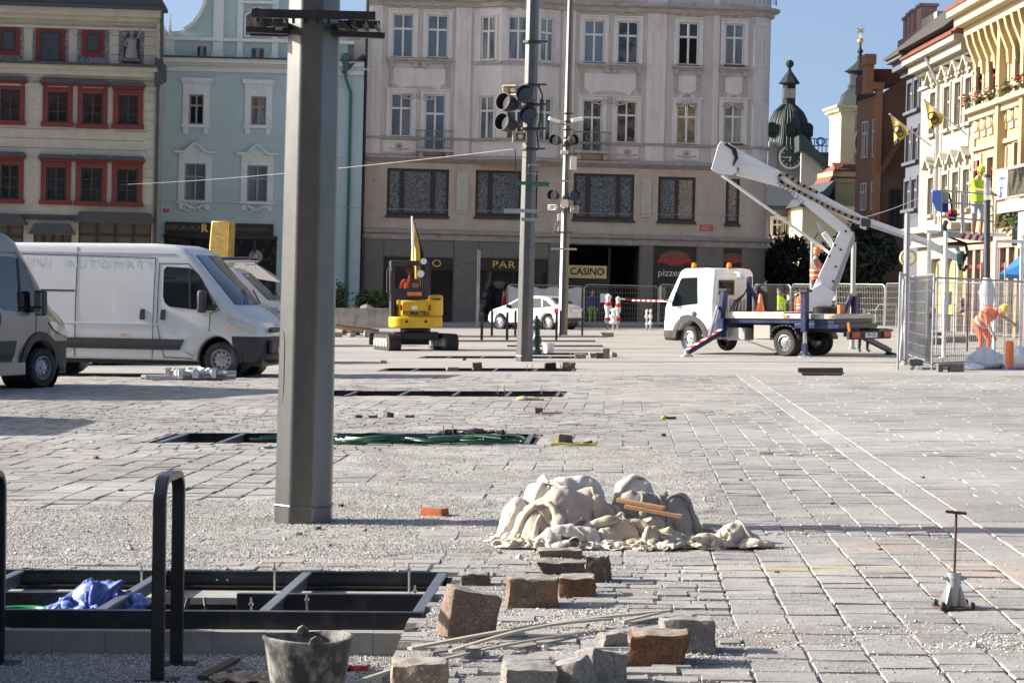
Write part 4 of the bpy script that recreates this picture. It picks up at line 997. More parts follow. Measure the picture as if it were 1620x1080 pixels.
for r in shop2:
 a,c,d,e=r;b=MB();b.b(a,c,.15,.3,d-.5,e);
 b.build('shop_panel',mm('shop_wood',(.10,.08,.06),.6,0,.2,3,.1),O,smooth=0)
 b=MB();
 for k in range(5):xx=a+(c-a)*k/4;b.b(max(a,xx-.06),min(c,xx+.06),.08,.149,d,e)
 b.b(a,c,.06,.148,e-.6,e-.5);b.build('shop_frame',M['frame_dark'],O,smooth=0)
 b=MB();b.prism([(a-.2,e+.005),(c+.2,e+.005),(c-.1,e+.5),(a+.1,e+.5)],-.6,0);b.build('shop_canopy',M['slate'],O,smooth=0)
b=MB();zq=fr.L(180,350)[1];b.b(xL,xR,-.14,0,zq+.0,zq+.22);b.build('string_course',M['slate'],O,smooth=0)
b=MB();b.b(xL+.02,xR-.02,.4,12,-1,ze);b.build('side_wall',M['plaster_cream'],O,smooth=0)
def street(name,label,cat,Xoff=0.0,Y0=125,X0=19.55,k=-.0194):
 return Fr(name,label,cat,Vector((X0+k*Y0+Xoff,Y0,0)),-90+math.degrees(math.atan(-k))*1.0,lean=LEAN)
def simple_facade(fr,x0,x1,zt,wins,wall,trim,hood=None,glass='g_dark',frame='frame_grey',zb=-1,sill=True,trimw=.16,y=0.0):
 O=fr.root;b=MB();wallholes(b,x0,x1,zb,zt,wins,y,rev=.22);b.build('wall',M[wall],O,smooth=0,fixn=False)
 for r in wins:
  window(fr,r,glass=glass,frame=frame,y=y+.1);a,c,d,e=r;b=MB();w_=trimw
  b.b(a-w_,a-.004,y-.06,y,d,e+w_);b.b(c+.004,c+w_,y-.06,y,d,e+w_);b.b(a-.004,c+.004,y-.058,y,e+.004,e+w_)
  if sill:b.b(a-w_-.08,c+w_+.08,y-.18,y,d-.14,d-.003)
  if hood:
   n=10;W2=(c-a)/2+w_+.18;cx=(a+c)/2;z0=e+w_+.35
   def cur(u):u=abs(u);return hood*(cos(min(u/.75,1)*pi)*.5+.5)
   up_=[(cx+W2*(k/n*2-1),z0+cur(k/n*2-1))for k in range(n+1)]
   for k in range(n):b.prism([(up_[k][0],up_[k][1]-.16),(up_[k+1][0],up_[k+1][1]-.16),up_[k+1],up_[k]],y-.32,y)
   b.b(cx-.2,cx+.2,y-.12,y,e+w_+.02,e+w_+.3)
  b.build('window_surround',M[trim],O,smooth=20)
 return O
def box_body(O,x0,x1,z,mt,dep=10,roof=None,rh=3.0):
 b=MB();b.b(x0+.01,x1-.01,.3,dep,-1,z);b.build('side_wall',M[mt],O,smooth=0)
 if roof:
  b=MB();b.prism([(-.5,z+.1),(dep*.5,z+rh),(dep,z+.1)],x0,x1,'x');b.build('roof',M[roof],O,smooth=0)
fr=street('townhouse','sunlit cream house with wavy window hoods between the dark and the ornate yellow facades','house')
O=fr.root
def LX(px):return fr.L(px,200)[0]
xa,xb=LX(1457),LX(1541)
def cols(pxs,w_,y0s,y1s):
 out=[]
 for px,ya,yb in zip(pxs,y0s,y1s):
  x_=fr.L(px,(ya+yb)/2)[0];out.append((x_-w_/2,x_+w_/2,fr.L(px,yb)[1],fr.L(px,ya)[1]))
 return out
pxs=[1477,1499,1516,1533]
zA1=fr.L(1499,138)[1];zA0=fr.L(1499,205)[1];zB1=fr.L(1494,277)[1];zB0=fr.L(1494,325)[1]
wins=[]
for px in pxs:
 x_=fr.L(px,180)[0];wins.append((x_-.55,x_+.55,zA0,zA1));wins.append((x_-.55,x_+.55,zB0-.3,zB1))
zt=fr.L(1500,92)[1]
simple_facade(fr,xa,xb,zt,wins,'plaster_sand','plaster_sand',hood=.4,zb=fr.L(1500,365)[1])
b=MB();
for(o_,d_,e_)in((.12,-.9,-.75),(.3,-.35,-.2),(.6,-.2,.15),(.9,.15,.4)):b.b(xa-.1,xb,-o_,0,zt+d_,zt+e_)
zq=fr.L(1500,365)[1];b.b(xa-.3,xb,-.8,0,zq-.05,zq+.2);b.b(xa-.2,xb,-.3,0,zq-.6,zq-.05)
b.build('cornice',M['plaster_sand'],O,smooth=0)
b=MB();b.b(xa-.1,xb,-1.0,0,zt+.4,zt+.5);b.prism([(-.9,zt+.5),(3.5,zt+4.4),(6,zt+4.4),(10,zt+.5)],xa,xb,'x');b.build('roof',M['roof_tile'],O,smooth=0)
b=MB();xp=fr.L(1490,200)[0];b.tube([(xp,-.75,zt+.1),(xp,-.2,zt-1),(xp,-.15,zq)],.08,8);b.build('downpipe',M['galv'],O)
arch=[]
for px in(1480,1502,1524):
 x_=fr.L(px,430)[0];arch.append((x_-.95,x_+.95,-1,fr.L(1500,408)[1]))
b=MB();wallholes(b,xa,xb,-1,zq-.6,arch,-.001,.4);b.build('ground_floor_wall',M['plaster_sand'],O,smooth=0,fixn=False)
for r in arch:
 cx=(r[0]+r[1])/2;b=MB();n=8;w_=.95;zz=r[3]
 b.prism([(r[0],zz-2.3),(r[1],zz-2.3)]+[(cx+w_*cos(pi*k/n),zz-w_*.7+w_*.7*sin(pi*k/n))for k in range(n+1)],.2,.3);b.build('yellow_blind',M['awning_yellow'],O,smooth=0)
 b=MB();b.b(r[0],r[1],.42,.5,-1,zz-.02);b.build('pane',M['g_dark'],O,smooth=0)
box_body(O,xa,xb,zt,'plaster_grey')
fr=street('townhouse','ornate golden-yellow house with bracketed eaves, red trim and flower boxes','house',Xoff=-.05)
O=fr.root;xa=fr.L(1541,200)[0]+.02;xb=xa+30
zt=fr.L(1580,38)[1];wins=[];w3=[]
z0a,z1a=fr.L(1570,160)[1],fr.L(1570,98)[1];z0b,z1b=fr.L(1570,298)[1],fr.L(1570,236)[1]
for px in(1551,1572,1590):
 x_=fr.L(px,130)[0];wins.append((x_-.55,x_+.55,z0a,z1a));wins.append((x_-.5,x_+.5,z0b,z1b-.3))
for px in(1616,1640,1665):x_=fr.L(px,130)[0];wins.append((x_-.8,x_+.8,z0a,z1a+.4));wins.append((x_-.6,x_+.6,z0b,z1b))
simple_facade(fr,xa,xb,zt,wins,'plaster_yellow','plaster_yellow_hi',hood=None,glass='g_dark',frame='red_trim',trimw=.24)
b=MB()
for(o_,d_,e_)in((.15,-2.6,-2.45),(.5,-.1,.25),(.9,.25,.6),(1.2,.6,.85)):b.b(xa,xb,-o_,0,zt+d_,zt+e_)
zm=(z0a+z1b)/2;zm=fr.L(1580,168)[1]
for(o_,d_,e_)in((.25,-.3,-.05),(.5,-.05,.12)):b.b(xa,xb,-o_,0,zm+d_,zm+e_)
zn=fr.L(1575,232)[1]
b.b(xa,xb,-.15,0,zn,zn+.15)
b.build('cornice',M['plaster_yellow_hi'],O,smooth=0)
for k in range(16):
 xx=xa+.5+k*1.05;b=MB();b.prism([(0,zt-1.7),(-.12,zt-1.65),(-.16,zt-1.2),(-.28,zt-.9),(-.45,zt-.5),(-.55,zt-.1),(0,zt-.1)],xx-.16,xx+.16,'x');b.build('bracket',M['plaster_yellow'],O,smooth=20)
for k in range(16):
 xx=xa+.4+k*1.1;b=MB();b.b(xx,xx+.75,-.08,0,zn+.5,zn+1.5);swag(b,xx+.05,xx+.7,zn+1.0,.55,y=-.1,t=.06);b.b(xx-.05,xx+.8,-.22,0,zn+1.6,zn+1.72);b.build('stucco_panel',M['plaster_yellow_hi'],O,smooth=20)
for k in range(6):
 xx=xa+.12+(k%3)*4.3;z=z0b-.5+(k//3)*1.3;b=MB();b.b(xx,xx+.7,-.03,0,z,z+.8);b.build('red_panel',mm('red_plaster',(.30,.10,.09),.85),O,smooth=0)
for k in range(12):
 z=z0b-.3+k*.62;b=MB();b.b(xa,xa+.45,-.09,0,z,z+.5);b.build('quoin',M['plaster_yellow_hi'],O,smooth=0)
for k in range(3):
 xx=xa+5.0+k*3.6;b=MB();b.b(xx,xx+.45,-.35,0,-1,zt);b.build('pilaster',M['plaster_yellow'],O,smooth=0)
def leaves(b,c,r,n,s=.1):
 for _ in range(n):
  p=Vector(c)+Vector((random.gauss(0,.45)*r[0],random.gauss(0,.45)*r[1],random.gauss(0,.45)*r[2]));q=Vector((random.uniform(-1,1),random.uniform(-1,1),random.uniform(-1,1))).normalized();t=q.orthogonal().normalized();u=q.cross(t)
  ss=s*random.uniform(.6,1.3);b.add([p-t*ss,p+u*ss*.5,p+t*ss,p-u*ss*.5],[(0,1,2,3)])
b=MB();
for i,r in enumerate(wins):
 if i%2==0:leaves(b,((r[0]+r[1])/2,-.5,r[2]+.1),(.8,.2,.3),40,.11)
b.build('flower_foliage',M['leaf'],O,smooth=0,fixn=False)
b=MB()
for i,r in enumerate(wins):
 if i%2==0:leaves(b,((r[0]+r[1])/2-.3,-.55,r[2]+.2),(.5,.2,.25),14,.09)
b.build('flowers',M['leaf_red'],O,smooth=0,fixn=False)
b=MB();b.b(xa+.3,xa+6.2,-.2,.6,zt+.85,zt+3.4);b.b(xa+.1,xa+6.4,-.35,.7,zt+3.4,zt+3.65)
for k in range(5):b.b(xa+.5+k*1.3,xa+.7+k*1.3,-.26,-.2,zt+1.2,zt+3)
b.b(xa+6.6,xb,-.9,1,zt+.85,zt+6)
b.build('attic_wall',M['plaster_yellow_hi'],O,smooth=0)
b=MB();b.b(xa,xb,-1.25,-.2,zt+.85,zt+1.0);b.build('roof_edge',M['roof_tile'],O,smooth=0)
ys=-3.2;
def LY(px,py):return fr.L(px,py,ys)
x0_,z0_=LY(1577,335);x1_=x0_+15;zs0=LY(1600,327)[1]
b=MB();b.b(x0_,x1_,ys,-.01,zs0-.15,zs0+.2);b.build('terrace_slab',M['plaster_sand'],O,smooth=0)
zt2=zs0+1.12
b=MB();b.b(x0_,x0_+1.4,ys-.04,ys+.04,zs0+.3,zt2);q=b.build('terrace_sign',M['sign_white'],O,smooth=0)
grad_text('Červený',.30,M['sign_blue'],q,(x0_+.7,ys-.06,zt2-.22),(pi/2,0,0),ext=.004);grad_text('37',.46,M['sign_blue'],q,(x0_+.7,ys-.06,zt2-.65),(pi/2,0,0),ext=.004,bold=.01)
b=MB();b.b(x0_+1.45,x1_,ys,ys+.03,zs0+.3,zt2);b.build('terrace_glass',M['g_refl'],O,smooth=0)
b=MB();b.b(x0_,x1_,ys-.05,ys+.06,zt2+.0,zt2+.1);b.b(x0_,x1_,ys-.05,ys+.06,zs0+.26,zs0+.32);b.build('terrace_railing',M['galv'],O,smooth=0)
zz=LY(1600,425)[1];b=MB();b.b(LY(1605,360)[0],x1_,ys+.1,ys+.2,LY(1612,392)[1],zs0-.16);b.build('pale_panel',mm('panel_pale',(.38,.44,.47),.5),O,smooth=0)
b=MB();b.b(x0_+.8,LY(1604,360)[0],-2.9,-2.6,LY(1590,388)[1],LY(1590,356)[1]);b.build('planter',M['shop_black'],O,smooth=0)
b=MB();leaves(b,(LY(1588,345)[0],-2.8,LY(1588,346)[1]),(2.0,.4,.32),420,.09);b.build('foliage',M['leaf'],O,smooth=0,fixn=False)
box_body(O,xa,xb,zt,'plaster_grey')
mm('plaster_pink',(.30,.21,.17),.85,0,.1,2,.15)
zf=fr.L(1580,372)[1]
b=MB();b.b(xa,xb,-.30,-.01,zf-.5,zf+.2);b.b(xa,xb,-.22,-.01,-1,-.2);b.build('cornice',M['plaster_pink'],O,smooth=0)
for k in range(18):
 xx=xa+.1+k*1.35;b=MB();b.b(xx,xx+.42,-.24,-.01,-.2,zf-.5);b.build('pier',M['plaster_pink'],O,smooth=0)
 b=MB();b.b(xx+.42,xx+1.35,-.10,-.03,-.2,zf-.5);b.build('pane',M['g_shop'],O,smooth=0)
 b=MB();b.b(xx+.42,xx+1.35,-.16,-.101,zf-1.2,zf-1.05);b.b(xx+.85,xx+.92,-.15,-.101,-.2,zf-1.2);b.build('shop_frame',M['red_trim'],O,smooth=0)
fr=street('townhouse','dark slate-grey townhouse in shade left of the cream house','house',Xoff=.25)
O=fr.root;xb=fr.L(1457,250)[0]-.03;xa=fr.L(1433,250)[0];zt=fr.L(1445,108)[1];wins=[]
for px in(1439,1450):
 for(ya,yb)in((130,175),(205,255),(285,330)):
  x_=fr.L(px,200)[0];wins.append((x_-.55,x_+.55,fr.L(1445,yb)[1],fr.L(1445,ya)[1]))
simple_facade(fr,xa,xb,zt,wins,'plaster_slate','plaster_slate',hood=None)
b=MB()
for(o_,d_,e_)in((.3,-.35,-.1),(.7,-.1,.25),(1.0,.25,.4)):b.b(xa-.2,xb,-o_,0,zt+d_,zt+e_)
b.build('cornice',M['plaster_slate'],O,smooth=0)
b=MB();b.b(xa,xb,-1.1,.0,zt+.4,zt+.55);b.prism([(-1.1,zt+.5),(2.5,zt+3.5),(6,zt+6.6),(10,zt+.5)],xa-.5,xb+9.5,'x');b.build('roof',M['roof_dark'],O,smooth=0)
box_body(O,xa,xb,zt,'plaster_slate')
pw=[fr.L(px,70,2.6)for px in(1433,1440,1446,1453)]
b=MB();z=zt+2.6
b.b(pw[0][0]-1.2,pw[3][0]+1.5,2.4,4.2,zt,fr.L(1445,55,2.6)[1]);b.build('firewall',M['pinkwall'],O,smooth=0)
for k,(px,py)in enumerate(((1434,32),(1440,25),(1446,20),(1457,12))):
 x_,z_=fr.L(px,py,2.6);s_=.55 if k==3 else .35;b=MB();b.b(x_-s_,x_+s_,2.5,3.3,zt+2,z_);b.b(x_-s_-.08,x_+s_+.08,2.42,3.38,z_,z_+.14);b.build('chimney',M['pinkwall'],O,smooth=0)
b=MB();x_,z_=fr.L(1470,28,2.6);b.b(x_-1.2,x_+2.6,2.45,5,zt+2,z_);b.build('parapet',M['plaster_white'],O,smooth=0)
Yg=116.0
fr=Fr('townhouse','terracotta-brown gabled house with a lit edge, beyond the parked lift truck','house',P(1386,520,Yg),3)
O=fr.root;xg1=fr.L(1436,250)[0];xm=fr.L(1410,150)[0]
z_l=fr.L(1386,148)[1];z_r=fr.L(1430,118)[1];b=MB()
b.prism([(0,-1),(xg1,-1),(xg1,z_r),(0,z_l)],0,.35);b.build('gable_wall',M['plaster_brown'],O,smooth=0)
b=MB();b.add([(0,0,-1),(0,0,z_l),(-.25,5,z_l),(-.25,5,-1),(7,5,z_l),(7,5,-1)],[(0,1,2,3),(3,2,4,5)]);b.build('street_wall',M['plaster_terracotta'],O,smooth=0,fixn=False)
b=MB();b.b(-.32,0,-.12,.3,-1,z_l+.2);b.b(-.5,.05,-.2,.4,z_l+.2,z_l+.55);b.build('corner_pilaster',M['plaster_terracotta'],O,smooth=0)
b=MB()
x0c,z0c=fr.L(1374,90);b.b(x0c-.1,x0c+.3,-.05,.9,z_l,fr.L(1380,102)[1]);b.b(x0c-.18,x0c+.38,-.15,1.0,fr.L(1380,102)[1],fr.L(1380,86)[1]);b.build('chimney',M['plaster_terracotta'],O,smooth=0)
b=MB();x1c=fr.L(1385,110)[0];b.prism([(x1c,z_l+.3),(xg1+.3,z_r-.2),(xg1+.3,fr.L(1425,108)[1]),(x1c,fr.L(1388,108)[1])],.4,4.9);b.build('roof',M['roof_tile'],O,smooth=0)
wl=fr.R4(1366,190,1372,240)
for z_a,z_b in((fr.L(1376,245)[1],fr.L(1376,185)[1]),(fr.L(1376,330)[1],fr.L(1376,285)[1])):
 for yy in(1.5,3.4):
  window(fr,(0,.9,z_a,z_b),loc=(-.03-yy*.0786,yy,z_a),rotz=pi/2+.08-pi,frame='frame_white',glass='g_dark')
b=MB();za=fr.L(1410,262)[1];b.prism([(-.0,za-.4),(xg1,za+2.0),(xg1,za+2.3),(0,za-.05)],-.8,0);b.b(.0,xg1,-.25,0,za-4.6,za-4.3);b.build('cornice',M['plaster_brown'],O,smooth=0)
for k in range(3):
 x_=.5+k*.85;window(fr,(x_,x_+.6,za-3.6,za-1.2+k*.3),y=-.08,frame='frame_brown',glass='g_dark')
Yc=175.0
fr=Fr('clock_tower','clock tower with green copper dome and lantern behind the corner building','tower',P(1239,500,Yc),0)
O=fr.root
def z_at(py,px=1239):return fr.L(px,py)[1]
s=FP/Yc
b=MB();hw=fr.L(1272,260)[0]
wallz=z_at(235)
b.b(-hw,hw,-hw,hw,-2,wallz);b.build('tower_wall',M['plaster_grey'],O,smooth=0)
b=MB()
for sx in(-1,1):b.b(sx*hw-.35,sx*hw+.35,-hw-.12,-hw+.3,-2,wallz)
b.b(-hw-.3,hw+.3,-hw-.3,hw+.3,wallz,wallz+.35);b.b(-hw+.4,hw-.4,-hw-.08,-hw,z_at(276),z_at(273));b.build('tower_moulding',M['plaster_grey'],O,smooth=0)
prof=[(hw*1.62,z_at(234)),(hw*1.5,z_at(231)),(hw*1.32,z_at(216)),(hw*1.22,z_at(200)),(hw*1.1,z_at(188)),(hw*.88,z_at(177)),(hw*.55,z_at(169)),(hw*.36,z_at(165))]
b=MB();b.lathe(prof,8,ph=pi/8);b.build('dome',M['copper'],O,smooth=20)
b=MB()
for k in range(40):
 a=2*pi*k/40;b.tube([(r_*cos(a)*.985,r_*sin(a)*.985,z)for r_,z in prof],.035,4)
b.build('dome_seam',M['copper'],O,smooth=0)
b=MB();rr_=hw*.40;b.lathe([(rr_*1.15,z_at(167)),(rr_,z_at(164)),(rr_,z_at(134)),(rr_*1.7,z_at(132)),(rr_*1.5,z_at(130)),(rr_*.9,z_at(121)),(.15,z_at(112)),(.1,z_at(106)),(.07,z_at(98))],8,ph=pi/8);b.ball((0,0,z_at(101)),.32,10,8);b.build('lantern',M['copper_dark'],O,smooth=20)
b=MB();b.tube([(0,0,z_at(98)),(0,0,z_at(86))],.03,5)
for sx in(-1,1):b.b(sx*rr_*.45-.22,sx*rr_*.45+.22,-rr_*1.0,-rr_*.7,z_at(156),z_at(141))
b.build('lantern_louvre',M['frame_grey'],O,smooth=0)
for sx in(-1,0,1):
 b=MB();x_=sx*hw*1.05;y_=-hw*1.0 if sx==0 else-hw*.55;z=z_at(204);b.lathe([(.38,-.6),(.42,-.62),(.42,1.0)],12,(x_,y_,z),'y');b.b(x_-.4,x_+.4,y_-.55,y_+1,z-.6,z);b.build('dormer',M['copper_dark'],O)
zk=z_at(250);b=MB();b.lathe([(0,0),(.80,0)],24,(0.1,-hw-.10,zk),'y',cap=False);q=b.build('clock_face',M['clockface'],O)
b=MB();b.lathe([(.78,-.02),(.82,-.06),(.90,-.06),(.92,.0)],24,(.1,-hw-.09,zk),'y',cap=False)
for k in range(12):
 a=k*pi/6;b.box((.1+.65*sin(a),-hw-.13,zk+.65*cos(a)),(.05,.02,.16),(0,a,0))
b.build('clock_ring',M['frame_white'],q)
b=MB();b.bar((.1,-hw-.15,zk),(-.45,-hw-.15,zk-.05),.03,.06);b.bar((.1,-hw-.16,zk),(.0,-hw-.16,zk-.35),.03,.08);b.build('clock_hand',M['frame_white'],q)
fr2=Fr('church','white church gable with green copper roof beside the clock tower','church',P(1280,500,Yc-4),0)
def C(px,py):return fr2 .L(px,py)
b=MB();b.prism([(C(1268,300)[0],-2),(C(1345,300)[0],-2),C(1345,320),C(1303,270),C(1268,233)],0,.5);b.build('wall',M['plaster_white'],fr2 .root,smooth=0)
b=MB();b.prism([C(1262,222),C(1275,222),C(1296,245),C(1325,268),C(1338,262),C(1300,238),C(1272,215)][::-1]if False else[C(1262,240),C(1270,240),C(1308,272),C(1326,268),C(1288,236),C(1271,215),C(1262,215)],-.8,8);b.build('roof',M['copper'],fr2 .root,smooth=0)
fr3=Fr('rooftop_sign','dark rooftop letters on a lattice between the two towers','sign',P(1300,500,210),0)
def C(px,py):return fr3 .L(px,py)
b=MB();b.b(C(1270,245)[0],C(1330,245)[0],0,6,-2,C(1300,241)[1]);b.build('roof_block',M['copper_dark'],fr3 .root,smooth=0)
b=MB();z0,z1,z2=C(1300,241)[1],C(1300,231)[1],C(1300,220)[1]
for z in(z1,z2):b.b(C(1272,230)[0],C(1328,230)[0],0,.08,z-.04,z+.04)
for k in range(9):x_=C(1276+k*6.2,230)[0];b.b(x_-.04,x_+.04,0,.08,z0,z2)
b.build('lattice',M['copper_dark'],fr3 .root,smooth=0)
for t,px in(('N',1277),('O',1298),('V',1318)):x_,z_=C(px,225);grad_text(t,1.15,M['sign_blue'],fr3 .root,(x_,-.05,z_),(pi/2,0,0),ext=.03,bold=.02)
Yt=150.0
fr=Fr('church_tower','yellow and white church tower with black onion dome and gold star','tower',P(1352,500,Yt),6)
O=fr.root
def z_at(py,px=1345):return fr.L(px,py)[1]
xl=fr.L(1322,250)[0];hw=1.46;cx=xl+hw
b=MB();b.b(xl,xl+2*hw,-hw,hw,-2,z_at(185));b.build('tower_wall',M['plaster_white'],O,smooth=0)
b=MB()
for sx in(0,1):xx=xl+sx*(2*hw-.75);b.b(xx-.08,xx+.83,-hw-.12,-hw+.5,z_at(262),z_at(184))
b.b(xl-.1,xl+.0,-hw-.1,hw,z_at(262),z_at(184));
for(o_,d_,e_)in((.15,0,.2),(.35,.2,.45),(.5,.45,.6)):b.b(xl-o_,xl+2*hw+o_,-hw-o_,hw+o_,z_at(185)+d_,z_at(185)+e_)
b.build('tower_moulding',M['plaster_paleyellow'],O,smooth=0)
b=MB();b.lathe([(0,0),(1,0)],20,(0,0,0),'y',cap=False);b.v=[(x*.58+cx,-hw-.02,z*.95+z_at(228))for x,y,z in b.v];b.build('oval_window',M['open'],O)
b=MB();b.tube([(cx+.66*cos(t),-hw-.04,z_at(228)+1.05*sin(t))for t in[2*pi*k/20 for k in range(20)]],.1,6,closed=True);b.build('oval_frame',M['plaster_paleyellow'],O)
k_=hw*1.22;z0=z_at(180)
prof=[(k_*1.12,z0),(k_*1.0,z0+.25),(k_*.78,z_at(168)),(k_*.70,z_at(158)),(k_*.66,z_at(150)),(k_*.50,z_at(144)),(k_*.42,z_at(140)),(k_*.44,z_at(136)),(k_*.36,z_at(132)),(k_*.36,z_at(117)),(k_*.58,z_at(113)),(k_*.50,z_at(111)),(k_*.26,z_at(103)),(k_*.12,z_at(97)),(k_*.10,z_at(92)),(.2,z_at(91)),(.1,z_at(84)),(.22,z_at(82)),(.08,z_at(76)),(.05,z_at(65))]
b=MB();b.lathe(prof,8,(cx,0,0),ph=pi/8);b.build('onion_dome',M['copper_dark'],O,smooth=20)
b=MB();b.ball((cx,0,z_at(65)),.22,10,8);zz=z_at(48)
for k in range(6):a=k*pi/3+pi/6;b.bar((cx,0,zz),(cx+.28*cos(a),0,zz+.30*sin(a)),.05,.09)
b.tube([(cx,0,z_at(65)),(cx,0,z_at(52))],.03,5);b.build('gold_star',M['gold'],O)
b=MB();zr=z_at(262)
b.prism([fr.L(1296,290),fr.L(1305,275),fr.L(1318,264),fr.L(1375,262),fr.L(1375,272),fr.L(1320,274)],-hw-1.2,hw);b.build('skirt_roof',M['roof_tile'],O,smooth=0)
x0,x1=fr.L(1308,300)[0],fr.L(1380,300)[0];b=MB();b.b(x0,x1,-hw-.8,hw,-2,z_at(275));b.b(x0-.3,x1,-hw-1.2,hw,z_at(283),z_at(275));b.b(x0-.15,x1,-hw-1.0,hw,z_at(292),z_at(286));b.build('base_wall',M['plaster_yellow'],O,smooth=0)
b=MB()
for k in range(16):x_=fr.L(1306+k*4.5,268)[0];b.tube([(x_,-hw-1.25,z_at(274)),(x_,-hw-.6,z_at(263))],.13,6)
b.build('ridge_tile',M['roof_tile'],O)
b=MB();b.prism([fr.L(1240,330),fr.L(1258,316),fr.L(1280,306),fr.L(1296,290),fr.L(1300,290),fr.L(1290,312),fr.L(1262,330)],-4,2);b.build('curved_gable',M['slate'],O,smooth=0)
b=MB();b.b(fr.L(1250,330)[0],fr.L(1375,330)[0],-3.5,2,-2,z_at(330));b.build('church_wall',M['plaster_paleyellow'],O,smooth=0)
fr=Fr('townhouse','low shaded grey house with white casements behind the dark trees','house',P(1200,520,150),4)
O=fr.root;ws=[fr.R4(1222,346,1238,374),fr.R4(1243,347,1259,375),fr.R4(1222,405,1238,435),fr.R4(1262,347,1276,375)]
xa,xb=fr.L(1188,350)[0],fr.L(1420,350)[0];zt=fr.L(1230,332)[1]
simple_facade(fr,xa,xb,zt,ws,'plaster_grey','frame_white',glass='g_dark',frame='frame_white')
b=MB();b.prism([(-.8,zt),(-.8,zt+.25),(4,zt+1.8),(8,zt)],xa,fr.L(1275,330)[0],'x');b.build('roof',M['slate'],O,smooth=0)
def row_house(label,x,y,yaw,w_,h_,mt):
 t=thing('townhouse',label,'house',(x,y,0),(0,0,R(yaw)));b=MB();wins=[(1.2+i*2.6,2.3+i*2.6,5+j*3.7,7+j*3.7)for i in range(int((w_-1.5)/2.6))for j in range(int((h_-6)/3.7)+1)if 7+j*3.7<h_-.8]
 wallholes(b,0,w_,-.5,h_,wins,0,.2);b.build('wall',M[mt],t,smooth=0,fixn=False)
 for r in wins:g=MB();g.b(r[0],r[1],.15,.2,r[2],r[3]);g.build('pane',M['g_dark'],t,smooth=0)
 b=MB();b.b(.01,w_-.01,.25,12,-.5,h_);b.build('side_wall',M[mt],t,smooth=0);b=MB();b.prism([(-.5,h_),(6,h_+5),(12.5,h_)],0,w_,'x');b.build('roof',M['roof_tile'],t,smooth=0)
x=70;mts=['plaster_sand','plaster_grey','plaster_pink','plaster_yellow','plaster_slate','plaster_white']
for i,w_ in enumerate((22,18,24,20,26,20,22)):row_house('house %s of the row behind the camera'%('one','two','three','four','five','six','seven')[i],x,-38,180,w_,(17,20,16,19,21,17,18)[i],mts[i%6]);x-=w_
y=-38
for i,w_ in enumerate((24,20,26,22,20)):row_house('house %s of the row far off to the left'%('one','two','three','four','five')[i],-78,y,90,w_,(14,16,13,15,14)[i],mts[(i+2)%6]);y+=w_
